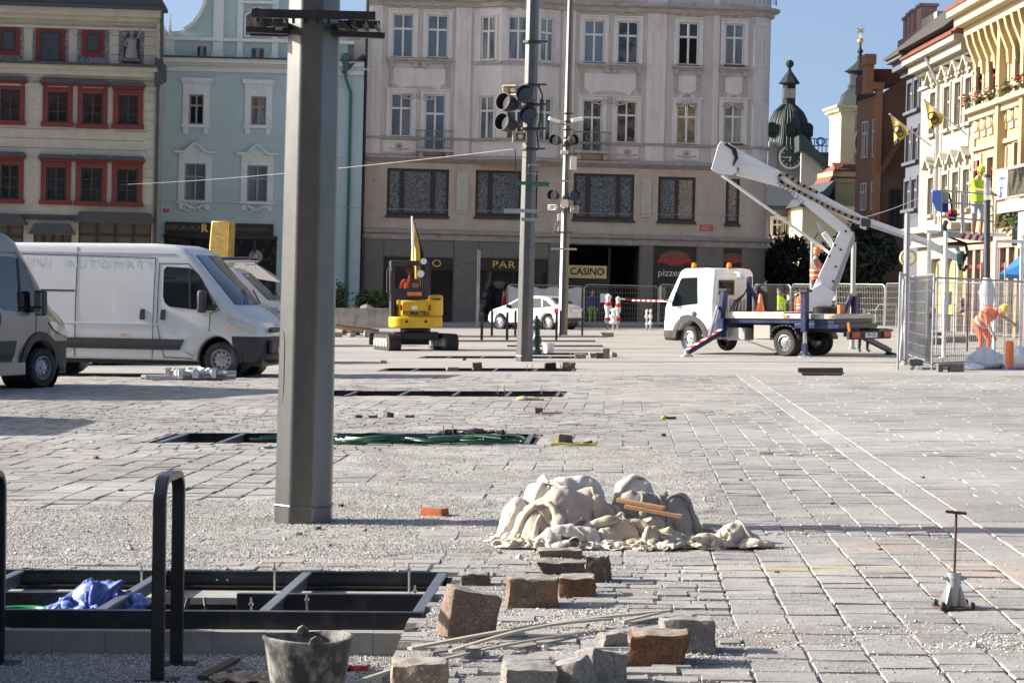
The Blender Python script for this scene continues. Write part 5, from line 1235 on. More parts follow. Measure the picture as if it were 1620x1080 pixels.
# ================================================================ PEOPLE
def person(label,loc,yaw,pose=None,top='orange',legs='cloth_grey',arms=None,shin=None,helmet=None,vest=None,hair='hair',group=None,scale=1.0,hand_curl=.5,shoes='boot',stripes=True,tilt=(0,0)):
 """one continuous body grown from a posed skeleton; faces the local -y direction"""
 J=dict(pelvis=(0,0,.95),spine=(0,.01,1.15),chest=(0,0,1.34),neck=(0,.01,1.50),head=(0,-.01,1.60),shL=(.19,0,1.43),elL=(.24,.02,1.14),wrL=(.25,-.06,.89),hdL=(.25,-.08,.81),shR=(-.19,0,1.43),elR=(-.24,.02,1.14),wrR=(-.25,-.06,.89),hdR=(-.25,-.08,.81),hpL=(.10,0,.91),knL=(.12,-.02,.50),anL=(.13,.02,.09),toL=(.15,-.16,.035),hpR=(-.10,0,.91),knR=(-.12,-.02,.50),anR=(-.13,.02,.09),toR=(-.15,-.16,.035))
 if pose:J.update(pose)
 look=J.pop('look',(0,0,0))
 Rr=dict(pelvis=.145,spine=.135,chest=.15,neck=.062,head=.06,shL=.075,elL=.048,wrL=.034,hdL=.036,shR=.075,elR=.048,wrR=.034,hdR=.036,hpL=.098,knL=.064,anL=.045,toL=.04,hpR=.098,knR=.064,anR=.045,toR=.04)
 names=list(J);E=[('pelvis','spine'),('spine','chest'),('chest','neck'),('neck','head')]
 for s in 'LR':E+=[('chest','sh'+s),('sh'+s,'el'+s),('el'+s,'wr'+s),('wr'+s,'hd'+s),('pelvis','hp'+s),('hp'+s,'kn'+s),('kn'+s,'an'+s),('an'+s,'to'+s)]
 me=bpy.data.meshes.new('sk');me.from_pydata([J[n]for n in names],[(names.index(a),names.index(b_))for a,b_ in E],[])
 o=link(bpy.data.objects.new('sk',me));md=o.modifiers.new('skin','SKIN');sv=me.skin_vertices[0].data
 for i,n in enumerate(names):sv[i].radius=(Rr[n],Rr[n]*(.72 if n in('pelvis','spine','chest')else 1));sv[i].use_root=(n=='pelvis')
 md.use_smooth_shade=True;ss=o.modifiers.new('sub','SUBSURF');ss.levels=2;ss.render_levels=2
 dg=bpy.context.evaluated_depsgraph_get();dg.update();m2=bpy.data.meshes.new_from_object(o.evaluated_get(dg));bpy.data.objects.remove(o)
 bm=bmesh.new();bm.from_mesh(m2)
 hd=Vector(J['head']);nk=Vector(J['neck']);up=(hd-nk).normalized()
 fwd=Vector((0,-1,0))+Vector(look);fwd=(fwd-up*fwd.dot(up)).normalized();side=fwd.cross(up)
 HM=Matrix((side,-fwd,up)).transposed().to_4x4();HM.translation=hd+up*.075
 arms=arms or top;shin=shin or legs
 keys=[top,legs,arms,shin,'skin',shoes];mats=[]
 for k in keys:mats.append(M[k])
 seg={('pelvis','spine'):0,('spine','chest'):0,('chest','neck'):0,('neck','head'):4}
 for s in 'LR':seg.update({('chest','sh'+s):0,('sh'+s,'el'+s):2 if arms!='skin' else 0,('el'+s,'wr'+s):2 if arms!='skin' else 4,('wr'+s,'hd'+s):4,('pelvis','hp'+s):1,('hp'+s,'kn'+s):1,('kn'+s,'an'+s):3,('an'+s,'to'+s):5})
 segs=[(Vector(J[a]),Vector(J[b_]),m_)for(a,b_),m_ in seg.items()]
 def near(p):
  best=(9,0)
  for a,b_,m_ in segs:
   d=b_-a;t=max(0,min(1,(p-a).dot(d)/d.length_squared));q=(p-a-d*t).length
   if q<best[0]:best=(q,m_)
  return best[1]
 for f in bm.faces:
  c=f.calc_center_median();f.material_index=near(c);f.smooth=True
  if f.material_index==0 and(c-Vector(J['pelvis'])).length<.13 and c.z<J['pelvis'][2]-.0:f.material_index=1
 bm.to_mesh(m2);bm.free()
 b=MB(HM);b.m=4
 b.ball((0,0,.035),(.078,.095,.115),14,10);b.ball((0,-.075,-.045),(.045,.035,.035),8,6);b.ball((0,-.098,.01),(.014,.022,.026),6,5)
 for s in(-1,1):b.ball((s*.08,.01,.01),(.012,.02,.032),6,5)
 b.m=6
 for s in(-1,1):b.ball((s*.03,-.088,.035),(.012,.008,.007),6,4)
 b.ball((0,-.101,-.04),(.022,.006,.005),6,4)
 b.M=None;b.m=4
 for s,sx in(('L',1),('R',-1)):
  w_=Vector(J['wr'+s]);h=Vector(J['hd'+s]);d=(h-w_).normalized();e=Vector(J['el'+s]);ax=Vector((0,-1,0))if abs(d.y)<.8 else Vector((0,0,1))
  ac=d.cross(ax).normalized();cu=ac.cross(d).normalized()*(-1)
  cu=ax-d*ax.dot(d);cu.normalize()
  for k in range(4):
   o_=h+ac*((k-1.5)*.019);ln=(.032,.037,.034,.027)[k];p1=o_+d*ln;p2=p1+(d*.6+Vector((-sx*.6,0,0))*hand_curl).normalized()*ln*.9
   b.tube([o_-d*.02,p1,p2],[.0095,.0085,.007],6)
  o_=w_+d*.04;t_=o_+ac*-.035*sx+d*.03;b.tube([o_,t_,t_+d*.035],[.012,.010,.008],6)
 m3=bpy.data.meshes.new('x');m3 .from_pydata(b.v,[],b.f);m3 .polygons.foreach_set('material_index',b.mi);m3 .shade_smooth()
 bm=bmesh.new();bm.from_mesh(m2);bm.from_mesh(m3);me=bpy.data.meshes.new('body');bm.to_mesh(me);bm.free()
 for m_ in mats:me.materials.append(m_)
 me.materials.append(M['black'])
 root=thing('person',label,'person',loc,(tilt[0],tilt[1],yaw),group);root.scale=(scale,)*3
 o=link(bpy.data.objects.new('body',me));reg(o,root)
 if helmet:
  b=MB(HM);pr=[(.105,.0),(.108,.03),(.10,.07),(.075,.11),(.04,.13),(0,.137)]
  b.lathe([(r,z+.055)for r,z in pr],16,(0,0,0),cap=False);b.v=b.v
  b.prism([(.10*cos(t)*1.1,-.12*sin(t)-.02)for t in[pi*k/8 for k in range(9)]],.052,.060,'z');b.tube([(0,-.1,.115),(0,-.03,.185),(0,.05,.185),(0,.1,.12)],.012,6)
  b.build('helmet',M[helmet],root)
 elif hair:
  b=MB(HM);b.lathe([(.088,.02),(.094,.05),(.088,.1),(.06,.14),(0,.158)],14,(0,.012,0),cap=False);b.build('hair',M[hair],root)
 if vest:
  c=Vector(J['chest']);p=Vector(J['pelvis']);s_=Vector(J['spine']);n_=Vector(J['neck'])
  b=MB();b.tube([p-(s_-p)*.15,p,s_,c,c+(n_-c)*.45],[.19,.185,.172,.185,.13],14)
  ax=(c-p).normalized();b2=[]
  for q in b.v:
   q=Vector(q);t=(q-p).dot(ax);on=p+ax*t;r=q-on;b2 .append(tuple(on+Vector((r.x,r.y*.80,r.z*.95))))
  b.v=b2;b.build('vest',M[vest],root)
  if stripes:
   for k in(.25,.6):
    q=p.lerp(c,k);r0=.19;b=MB();b.tube([q-ax*.025,q+ax*.025],[r0,r0],14,cap=False);b2=[]
    for qq in b.v:
     qq=Vector(qq);t=(qq-p).dot(ax);on=p+ax*t;r=qq-on;b2 .append(tuple(on+Vector((r.x,r.y*.82,r.z*.97))))
    b.v=b2;b.build('reflective_strip',M['reflect'],root)
 return root
# ================================================================ VEHICLES
def inset_rings(poly,r,n):
 """rings of a rounded edge: list of (polygon, y-fraction)"""
 P_=[Vector(p)for p in poly];k=len(P_);area=sum(P_[i].x*P_[(i+1)%k].y-P_[(i+1)%k].x*P_[i].y for i in range(k));sg=1 if area>0 else-1
 nrm=[]
 for i in range(k):
  e1=(P_[i]-P_[i-1]);e2=(P_[(i+1)%k]-P_[i]);e1=e1 .normalized()if e1 .length>1e-6 else e2 .normalized();e2=e2 .normalized()if e2 .length>1e-6 else e1
  n1=Vector((-e1 .y,e1 .x))*sg;n2=Vector((-e2 .y,e2 .x))*sg;m=n1+n2
  m=m.normalized()/max(.55,m.normalized().dot(n1))if m.length>1e-5 else n1
  nrm.append(m)
 out=[]
 for j in range(n+1):
  t=(pi/2)*j/n;d=r*(1-cos(t));out.append(([P_[i]+nrm[i]*d for i in range(k)],sin(t)))
 return out
def shell(outline,w,r,deform,cuts_x=(),cuts_z=(),paint=None,mats=(),name='body',parent=None,n=3,smooth=38,yc=0.0):
 """a closed outline in x,z given width 2w with rounded side edges, then shaped by deform(x,y,z)"""
 rings=inset_rings(outline,r,n);k=len(outline);vs=[];fs=[]
 for side in(-1,1):
  for(pl,f)in rings:
   for p in pl:vs.append((p.x,side*(w-r+r*f)+yc,p.y))
 m=n+1
 for s in(0,1):
  for j in range(n):
   for i in range(k):
    a=(s*m+j)*k+i;b_=(s*m+j)*k+(i+1)%k;c=(s*m+j+1)*k+(i+1)%k;d=(s*m+j+1)*k+i;fs.append((a,b_,c,d))
  fs.append(tuple((s*m+n)*k+i for i in range(k)))
 for i in range(k):fs.append((i,(i+1)%k,m*k+(i+1)%k,m*k+i))
 me=bpy.data.meshes.new(name);me.from_pydata(vs,[],fs);bm=bmesh.new();bm.from_mesh(me)
 for x in cuts_x:bmesh.ops.bisect_plane(bm,geom=bm.verts[:]+bm.edges[:]+bm.faces[:],plane_co=(x,0,0),plane_no=(1,0,0))
 for z in cuts_z:bmesh.ops.bisect_plane(bm,geom=bm.verts[:]+bm.edges[:]+bm.faces[:],plane_co=(0,0,z),plane_no=(0,0,1))
 for y in(-w*.5,0,w*.5):bmesh.ops.bisect_plane(bm,geom=bm.verts[:]+bm.edges[:]+bm.faces[:],plane_co=(0,y+yc,0),plane_no=(0,1,0))
 bmesh.ops.recalc_face_normals(bm,faces=bm.faces)
 if paint:
  for f in bm.faces:f.material_index=paint(*f.calc_center_median())
 for v in bm.verts:v.co=deform(*v.co)
 bmesh.ops.triangulate(bm,faces=[f for f in bm.faces if len(f.verts)>4])
 bm.to_mesh(me);bm.free()
 for m_ in mats:me.materials.append(m_)
 me.shade_smooth();me.set_sharp_from_angle(angle=R(smooth))
 o=link(bpy.data.objects.new(name,me));
 if parent:reg(o,parent)
 return o
def side_panel(name,poly,w,deform,mat_,parent,side=-1,off=.004,th=.01,cuts=6,bev=0,yc=0.0):
 """a pane or trim lying on the vehicle side, following its curvature"""
 me=bpy.data.meshes.new(name);k=len(poly);vs=[(x,side*w+yc,z)for x,z in poly];me.from_pydata(vs,[],[tuple(range(k))]);bm=bmesh.new();bm.from_mesh(me)
 xs=[p[0]for p in poly];zs=[p[1]for p in poly]
 for i in range(1,cuts):
  for(lo,hi,no)in((min(xs),max(xs),(1,0,0)),(min(zs),max(zs),(0,0,1))):
   c=lo+(hi-lo)*i/cuts;bmesh.ops.bisect_plane(bm,geom=bm.verts[:]+bm.edges[:]+bm.faces[:],plane_co=(no[0]*c,0,no[2]*c),plane_no=no)
 for v in bm.verts:q=Vector(deform(*v.co));v.co=q+Vector((0,side*off,0))
 g=bmesh.ops.extrude_face_region(bm,geom=bm.faces[:]);
 for v in[e for e in g['geom']if isinstance(e,bmesh.types.BMVert)]:v.co.y+=side*th
 bmesh.ops.recalc_face_normals(bm,faces=bm.faces);bm.to_mesh(me);bm.free();me.materials.append(mat_);me.shade_smooth();me.set_sharp_from_angle(angle=R(35))
 o=link(bpy.data.objects.new(name,me));reg(o,parent);return o
def cross_panel(name,p0,p1,hw0,hw1,deform,mat_,parent,off=.005,th=.008,ny=8,nt_=4,curve=None):
 """a pane across the vehicle between profile points p0 and p1 (x,z), half widths hw0, hw1"""
 d=Vector((p1[0]-p0[0],0,p1[1]-p0[1]));nr=Vector((d.z,0,-d.x)).normalized()
 if nr.z<0:nr=-nr
 b=MB();
 for layer in(0,1):
  vs=[]
  for j in range(nt_+1):
   t=j/nt_;hw=hw0+(hw1-hw0)*t
   for i in range(ny+1):
    y=hw*(2*i/ny-1);q=Vector(deform(p0[0]+d.x*t,y,p0[1]+d.z*t));vs.append(q+nr*(off+th*layer))
  b.add(vs,[(j*(ny+1)+i,j*(ny+1)+i+1,(j+1)*(ny+1)+i+1,(j+1)*(ny+1)+i)for j in range(nt_)for i in range(ny)])
 return b.build(name,mat_,parent)
def wheel(parent,loc,r=.34,w=.22,rim='rim',side=-1,steer=0.0,label=None,holes=10,dish=.5):
 """tyre and rim; axis along y, outer face towards side"""
 b=MB();t=w/2;ri=r*.60
 b.lathe([(ri,-t*.8),(ri*1.12,-t),(r*.90,-t),(r*.975,-t*.75),(r,-t*.4),(r,t*.4),(r*.975,t*.75),(r*.90,t),(ri*1.12,t),(ri,t*.8)],28,axis='y',cap=False)
 for k in range(3):b.lathe([(r*1.001,-t*.4+k*t*.4-.008),(r*1.006,-t*.4+k*t*.4),(r*1.001,-t*.4+k*t*.4+.008)],28,axis='y',cap=False)
 o=b.build('wheel',M['rubber'],parent);o.location=loc;o.rotation_euler=(0,0,steer)
 b=MB();s=side
 b.lathe([(ri*1.0,s*t*.85),(ri*.93,s*t*.9),(ri*.88,s*t*.35),(ri*.55,s*t*(.55 if dish<1 else .1)),(ri*.30,s*t*.62),(ri*.26,s*t*.85),(0,s*t*.88)],24,axis='y',cap=False)
 b.build('rim',M[rim],o)
 b=MB()
 for k in range(holes):
  a=2*pi*k/holes;c=(ri*.70*cos(a),s*t*.50,ri*.70*sin(a));b.ball(c,(ri*.10,.012,ri*.10),6,4)
 b.build('rim_hole',M['black'],o)
 b=MB()
 for k in range(5):a=2*pi*k/5;b.cyl((ri*.38*cos(a),s*t*.5,ri*.38*sin(a)),(ri*.38*cos(a),s*t*.72,ri*.38*sin(a)),.012,n=6)
 b.build('wheel_nut',M['chrome'],o)
 return o
def arc(cx,cz,r,a0,a1,n=10):return[(cx+r*cos(R(a0+(a1-a0)*i/n)),cz+r*sin(R(a0+(a1-a0)*i/n)))for i in range(n+1)]
def big_van(label,loc,yaw,paint='white_van',trimz=(.50,.70),length=5.4,wb=3.45,H=2.5,rack=False,near=-1,simple=False,tilt=0.0,group=None,hw=1.0,stripe=None,silver_trim=True,ghost=False,rimm='rim'):
 """panel van, x forward; origin on the ground under the front axle"""
 root=thing('panel_van',label,'van',loc,(0,tilt,yaw),group)
 xr=-(length-.95);rwr=.40
 top=[(xr+.10,H-.02),(-1.35,H),(-1.0,H-.02),(-.78,H-.08),(-.60,H-.18)]
 out=[(xr,.42),(xr-.0,.9),(xr,H-.10)]+top+[(.40,1.33),(.58,1.24),(.76,1.12),(.84,.98),(.88,.82),(.89,.50),(.87,.34),(.78,.27),(.46,.26)]
 out+=arc(0,.34,.43,-10,190,14)+[(-.47,.30)]+[(-wb+.47,.30)]+arc(-wb,.34,.43,-10,190,14)+[(-wb-.47,.34)]
 def deform(x,y,z):
  s=1.0
  if z>1.15:s-=.085*((z-1.15)/(H-1.15))**1.7
  if x>-.1:s-=.10*min(1.2,((x+.1)/.95))**2.2
  if z<.55:s-=.02
  xx=x
  if x>-.6:xx=x-.17*(y/hw)**2*min(1,(x+.6)/.9)
  return(xx,y*s,z)
 tz0,tz1=trimz
 def pt(x,y,z):
  if x>.38 and z<.78:return 1
  if z<.30:return 1 if x>.4 else 0
  return 0
 body=shell(out,hw,.10,deform,cuts_x=[xr+.7*k for k in range(1,int(length/.7))]+[-.3,0,.38,.62],cuts_z=[.5,.78,1.0,1.15,1.4,1.7,2.0,2.25],paint=pt,mats=[M[paint],M['black_plastic']],parent=root)
 for side in(near,-near):
  if side==near or not simple:
   z0,z1=tz0,tz1
   side_panel('rubbing_strip',[(-wb+.5,z0),(-.80,z0),(-.70,z1),(-wb+.42,z1)],hw,deform,M['black_plastic'],root,side,.002,.02)
  dh=H-2.49;gw=[(-1.13,1.50),(-1.09,1.38),(-1.0,1.31),(-.55,1.27),(.0,1.25),(.02,1.30),(-.13,1.52),(-.34,1.84+dh*.7),(-.52,2.0+dh),(-.64,2.04+dh),(-1.08,2.06+dh),(-1.13,2.0+dh)]
  win=side_panel('door_window',gw,hw,deform,M['car_glass'],root,side,.003,.006)
  side_panel('window_bar',[(-.62,1.28),(-.57,1.28),(-.60,2.02+dh),(-.65,2.03+dh)],hw,deform,M['black'],win,side,.012,.008,cuts=3)
  b=MB()
  def line(pts,w_=.012):
   for p,q in zip(pts[:-1],pts[1:]):
    nseg=max(1,int(math.dist(p,q)/.25))
    for k in range(nseg):
     a_=(p[0]+(q[0]-p[0])*k/nseg,p[1]+(q[1]-p[1])*k/nseg);c_=(p[0]+(q[0]-p[0])*(k+1)/nseg,p[1]+(q[1]-p[1])*(k+1)/nseg)
     A=Vector(deform(a_[0],side*hw,a_[1]));B=Vector(deform(c_[0],side*hw,c_[1]));b.bar(A+Vector((0,side*.001,0)),B+Vector((0,side*.001,0)),w_,.008,up=(0,1,0))
  line([(-1.10,.36),(-1.24,1.0),(-1.22,2.12+dh),(-.66,2.12+dh),(-.40,1.90+dh),(.10,1.26),(-.12,1.2),(-.14,.86)]);line([(-1.10,.36),(-.52,.34)])
  line([(-1.33,.33),(-1.30,2.22+dh),(xr+.9,2.26+dh)],.010);line([(-2.85,.33),(-2.83,2.40+dh)],.014);line([(xr+.2,1.58),(-2.87,1.58)],.03)
  b.build('shut_line',M['black'],root,smooth=0)
  for x_ in(-1.13,-1.53):
   q=Vector(deform(x_,side*hw,1.16));b=MB();b.box(q+Vector((0,side*.012,0)),(.11,.04,.20));b.build('door_handle',M['black_plastic'],root,bevel=.025)
  q=Vector(deform(-.22,side*hw,1.34));b=MB();b.box(q+Vector((.05,side*.06,-.02)),(.34,.12,.10));b.box(q+Vector((-.02,side*.19,.08)),(.14,.20,.42),(0,0,0));mo=b.build('mirror',M['black_plastic'],root,bevel=.035)
  b=MB();b.box(q+Vector((-.093,side*.19,.14)),(.012,.15,.22));b.box(q+Vector((-.093,side*.19,-.06)),(.012,.15,.10));b.build('mirror_glass',M['chrome'],mo)
  if stripe:side_panel('side_stripe',[(xr+.3,stripe[0]),(.7,stripe[0]),(.7,stripe[1]),(xr+.3,stripe[1])],hw,deform,M['sign_blue'],root,side,.003,.004)
  hl=[(.26,1.10),(.40,.97),(.60,.89),(.85,.84),(.82,.93),(.62,1.03),(.40,1.11)]
  side_panel('headlight',hl,hw+.0,deform,M['lamp_clear'],root,side,.006,.02)
 cross_panel('windscreen',(-.56,H-.21),(.36,1.37),hw*.80,hw*.88,deform,M['car_glass'],root)
 b=MB()
 for side in(-1,1):
  for z in(2.30,.98):
   x=xr+.1
   while x<-1.2:
    A=Vector(deform(x,side*hw,z));B=Vector(deform(x+.3,side*hw,z));b.bar(A,B,.02,.03,up=(0,0,1));x+=.3
 b.build('swage_line',M[paint],root)
 b=MB();b.box((.86,0,.58),(.08,1.3,.26));b.box((.85,0,.90),(.06,1.2,.10));b.build('grille',M['black_plastic'],root,bevel=.03)
 b=MB();b.box((.915,0,.52),(.02,.5,.11));b.build('number_plate',M['sign_white'],root);b=MB();b.bar((.86,-.09,1.0),(.88,0,1.05),.03,.02);b.bar((.88,0,1.05),(.86,.09,1.0),.03,.02);b.build('badge',M['chrome'],root)
 for sd in(-1,1):q=Vector(deform(.30,sd*hw,.93));b=MB();b.box(q,(.07,.03,.03));b.build('side_repeater',M['lamp_orange'],root);q=Vector(deform(-1.9,sd*hw,.78));b=MB();b.box(q,(.10,.02,.03));b.build('side_marker',M['lamp_orange'],root)
 b=MB();b.b(xr+.3,.75,-hw*.8,hw*.8,.22,.42);b.build('underbody',M['black'],root,smooth=0)
 for sx,rims in((0,near),(-wb,near)):
  for side in(near,-near):wheel(root,(sx,side*(hw-.13),.335),.335,.215,side=side,rim=rimm)
 b=MB()
 for sx in(0,-wb):
  for side in(-1,1):b.lathe([(.42,-.28),(.42,.28)],20,(sx,side*(hw-.34),.34),'y',cap=False);b.lathe([(0,0),(.42,0)],20,(sx,side*(hw-.60),.34),'y',cap=False)
 b.build('wheel_well',M['black'],root)
 b=MB();b.bar((.38,-.5,1.39),(.12,.1,1.66),.02,.015);b.bar((.38,.35,1.39),(.14,.7,1.64),.02,.015);b.build('wiper',M['black'],root,smooth=0)
 if ghost:
  q=Vector(deform(-2.6,near*hw,2.1));grad_text('JNÍ  AUTOMATY',.24,mm('ghost_letter',(.47,.48,.48),.3),root,q+Vector((0,near*.006,.0)),(pi/2-.08,0,0 if near<0 else pi),ext=.0002,spacing=1.5)
 return root,deform
p=G(352,597);yw=R(-9)
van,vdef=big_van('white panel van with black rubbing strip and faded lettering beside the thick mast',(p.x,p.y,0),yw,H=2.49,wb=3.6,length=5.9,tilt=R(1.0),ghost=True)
off=Matrix.Rotation(yw,3,'Z')@Vector((0,.84,0));van.location=(p.x+off.x,p.y+off.y,.0)
p=G(60,613);yw=R(60)
van2,d2=big_van('beige-grey van with black lower trim cut off by the left edge of the picture',(0,0,0),yw,paint='van_grey',trimz=(.46,.80),H=2.62,wb=3.5,length=5.6,rimm='steel_grey')
off=Matrix.Rotation(yw,3,'Z')@Vector((0,.84,0));van2 .location=(p.x+off.x,p.y+off.y,0)
for sgn in(-1,):
 side_panel('side_window',[(-2.3,1.50),(-2.27,1.38),(-1.40,1.38),(-1.40,2.08),(-2.3,2.10)],1.0,d2,M['car_glass'],van2,sgn,.004,.006)
 side_panel('wheel_arch_trim',arc(0,.34,.60,10,172,14)+arc(0,.34,.47,172,10,14),1.0,d2,M['black_plastic'],van2,sgn,.004,.03)
 b=MB();b.b(-3.4,-.5,-1.02,-.99,.24,.44);b.build('sill',M['van_grey'],van2)
p=P(420,480,68);
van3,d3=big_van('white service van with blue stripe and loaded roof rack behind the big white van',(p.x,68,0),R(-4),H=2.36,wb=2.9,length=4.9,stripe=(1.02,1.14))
b=MB();z=2.42
for y in(-.7,0,.7):b.tube([(-3.2,y,z+.06),(-.35,y,z+.10)],.025,8)
for x in(-3,-2,-1,-.45):b.tube([(x,-.8,z),(x,.8,z)],.022,8)
for x in(-3,-1,-.45):
 for y in(-.8,.8):b.tube([(x,y,z-.14),(x,y,z)],.02,6)
b.build('roof_rack',M['alu'],van3)
b=MB();b.tube([(-3.0,-.5,z+.16),(-.4,-.45,z+.18)],.05,10);b.tube([(-2.8,.3,z+.16),(-.3,.3,z+.17)],.04,10);b.build('rack_tube',M['black_plastic'],van3)
b=MB();b.b(-2.9,-.8,-.15,.15,z+.12,z+.19);b.b(-2.6,-.6,.45,.6,z+.12,z+.17);b.build('plank_on_rack',M['wood'],van3)
def car(label,loc,yaw,paint,kind='hatch',near=-1,scale=1.0,name='parked_car',tail=False,glass='car_glass'):
 """passenger car, x forward, origin on ground under front axle"""
 root=thing(name,label,'car',loc,(0,0,yaw));hw=.84;wb=2.55
 if kind=='wagon':
  out=[(-3.35,.40),(-3.42,.75),(-3.38,1.0),(-3.25,1.15),(-2.95,1.42),(-2.5,1.49),(-1.5,1.50),(-.95,1.47),(-.3,1.22),(.05,1.02),(.45,.93),(.72,.80),(.83,.62),(.84,.38),(.72,.24),(.42,.2)]
 else:
  out=[(-3.28,.36),(-3.35,.52),(-3.33,.80),(-3.22,.98),(-2.95,1.06),(-2.45,1.33),(-2.1,1.40),(-1.5,1.42),(-1.0,1.38),(-.35,1.05),(.0,.95),(.45,.86),(.70,.74),(.80,.56),(.80,.36),(.7,.24),(.42,.2)]
 out+=arc(0,.3,.37,-12,192,12)+[(-.42,.2),(-wb+.42,.2)]+arc(-wb,.3,.37,-12,192,12)+[(-wb-.42,.24)]
 H=1.45
 def deform(x,y,z):
  s=1.0
  if z>.88:s-=.24*((z-.88)/(H-.88))**1.25
  if x>-.3:s-=.12*((x+.3)/1.1)**2
  if x<-2.7:s-=.08*((-2.7-x)/.65)**2
  if z<.45:s-=.04*(.45-z)/.25
  xx=x-(.12*(y/hw)**2 if x>0 else 0)+(.10*(y/hw)**2 if x<-2.8 else 0)
  return(xx,y*s,z)
 def pt(x,y,z):return 1 if z<.30 else 0
 shell(out,hw,.09,deform,cuts_x=[-2.9,-2.4,-1.9,-1.4,-.9,-.4],cuts_z=[.30,.55,.88,1.0,1.15,1.3],paint=pt,mats=[M[paint],M['black_plastic']],parent=root)
 if kind=='wagon':wins=[[(-1.55,.93),(-.45,.91),(-.30,.97),(-.92,1.36),(-1.55,1.40)],[(-2.45,.95),(-1.63,.93),(-1.63,1.40),(-2.45,1.38)],[(-3.1,1.0),(-2.53,.96),(-2.53,1.37),(-2.85,1.32)]]
 else:wins=[[(-1.5,.90),(-.48,.88),(-.34,.93),(-.98,1.28),(-1.5,1.32)],[(-2.2,.92),(-1.57,.90),(-1.57,1.32),(-2.12,1.30)],[(-2.75,.98),(-2.27,.93),(-2.2,1.28),(-2.4,1.22)]]
 for side in(-1,1):
  for w_ in wins:side_panel('side_window',w_,hw,deform,M[glass],root,side,.003,.005,cuts=4)
  b=MB()
  for x_ in(-.42,-1.53,-2.35):
   A=Vector(deform(x_,side*hw,.3));B=Vector(deform(x_-.02,side*hw,.6));C_=Vector(deform(x_,side*hw,.9));b.bar(A,B,.01,.008,up=(0,1,0));b.bar(B,C_,.01,.008,up=(0,1,0))
  b.build('shut_line',M['black'],root,smooth=0)
  for x_ in(-1.38,-2.2):q=Vector(deform(x_,side*hw,.82));b=MB();b.box(q,(.16,.05,.035));b.build('door_handle',M[paint],root,bevel=.01)
  q=Vector(deform(-.5,side*hw,.98));b=MB();b.box(q+Vector((0,side*.08,.02)),(.12,.18,.12));b.build('mirror',M['black_plastic'],root,bevel=.03)
  side_panel('headlight',[(.35,.66),(.68,.60),(.66,.72),(.32,.78)],hw,deform,M['lamp_clear'],root,side,.004,.015,cuts=3)
  tl=[(-3.24,.68),(-2.98,.70),(-3.0,.90),(-3.22,.88)];side_panel('tail_lamp',tl,hw,deform,M['lamp_red'],root,side,.004,.015,cuts=3)
  if kind=='wagon':cross_panel('windscreen',(-.90,1.44),(-.18,1.14),.60,.72,deform,M[glass],root);cross_panel('rear_window',(-3.27,1.14),(-2.98,1.40),.66,.58,deform,M[glass],root)
 else:cross_panel('windscreen',(-.95,1.35),(-.38,1.07),.60,.70,deform,M[glass],root);cross_panel('rear_window',(-2.9,1.09),(-2.48,1.31),.64,.58,deform,M[glass],root)
 b=MB();b.box((-3.36,0,.80),(.03,.50,.12));b.build('number_plate',M['sign_white'],root)
 b=MB();b.box((-3.36,0,.42),(.06,1.45,.12));b.build('bumper_strip',M['black_plastic'],root,bevel=.02)
 b=MB();b.box((.80,0,.62),(.05,.9,.14));b.box((.82,0,.38),(.05,1.1,.10));b.build('grille',M['black_plastic'],root,bevel=.02)
 b=MB();b.b(-3.1,.6,-.62,.62,.17,.4);b.build('underbody',M['black'],root,smooth=0)
 for sx in(0,-wb):
  for side in(-1,1):wheel(root,(sx,side*(hw-.12),.30),.30,.19,side=side,rim='alu',holes=7)
 b=MB()
 for sx in(0,-wb):
  for side in(-1,1):b.lathe([(.36,-.2),(.36,.2)],18,(sx,side*(hw-.28),.3),'y',cap=False);b.lathe([(0,0),(.36,0)],18,(sx,side*(hw-.47),.3),'y',cap=False)
 b.build('wheel_well',M['black'],root)
 root.scale=(scale,)*3
 return root
p=G(446,575);car('dark glossy estate car almost hidden behind the white panel van',(p.x,p.y+.8,0),R(-3),'car_dark','wagon',scale=1.0)
p=G(135,579);
car('low silver car whose wheels show under the white panel van',(P(175,500,50.5).x,50.5,0),R(-2),'alu','hatch')
p=G(868,523)
c=car('white rounded hatchback parked by the sheeted site fence',(0,0,0),R(143),'white_paint','hatch',scale=1.02)
Rz=Matrix.Rotation(R(143),3,'Z');q=Rz@Vector((-2.55,.72,0));p=G(868,521.5);c.location=(p.x-q.x,p.y-q.y,0)
for px,Y,yw,col_,lb in((1345,118,8,'truck_blue','blue car parked in the shade under the dark trees behind the lift truck'),(1385,112,5,'car_dark','dark car parked in the shade behind the right-hand site fence')):
 q=P(px,470,Y);car(lb,(q.x,Y,0),R(yw),col_,'wagon')
TY=R(140)
RT=Matrix.Rotation(TY,3,'Z');p=G(1240,563.5);WBT=2.9;HWT=.93
o0=p-RT@Vector((0,HWT-.02,0));o0 .z=0
truck=thing('lift_truck','white flatbed truck with raised aerial work platform on blue outriggers','truck',o0,(0,0,TY))
TI=RT.transposed()
def TL(v):return TI@(Vector(v)-o0)
def tpx(px,py,Y):return TL(P(px,py,Y))
def cabdef(x,y,z):
 s=1.0
 if z>1.3:s-=.10*((z-1.3)/1.0)**1.4
 xx=x-.07*(y/.92)**2*(1 if x>3.2 else 0)
 if x>3.2:s-=.05*min(1,(x-3.2)/.6)
 return(xx,y*s,z)
lift=.10
cabout=[(2.12,.75),(2.12,1.2),(2.10,2.08),(2.18,2.19),(2.4,2.22),(3.1,2.21),(3.28,2.15),(3.36,2.0),(3.66,1.42),(3.76,1.2),(3.80,.8),(3.82,.5),(3.78,.36),(3.40,.34)]+arc(WBT,.42,.46,-5,185,12)+[(2.42,.45)]
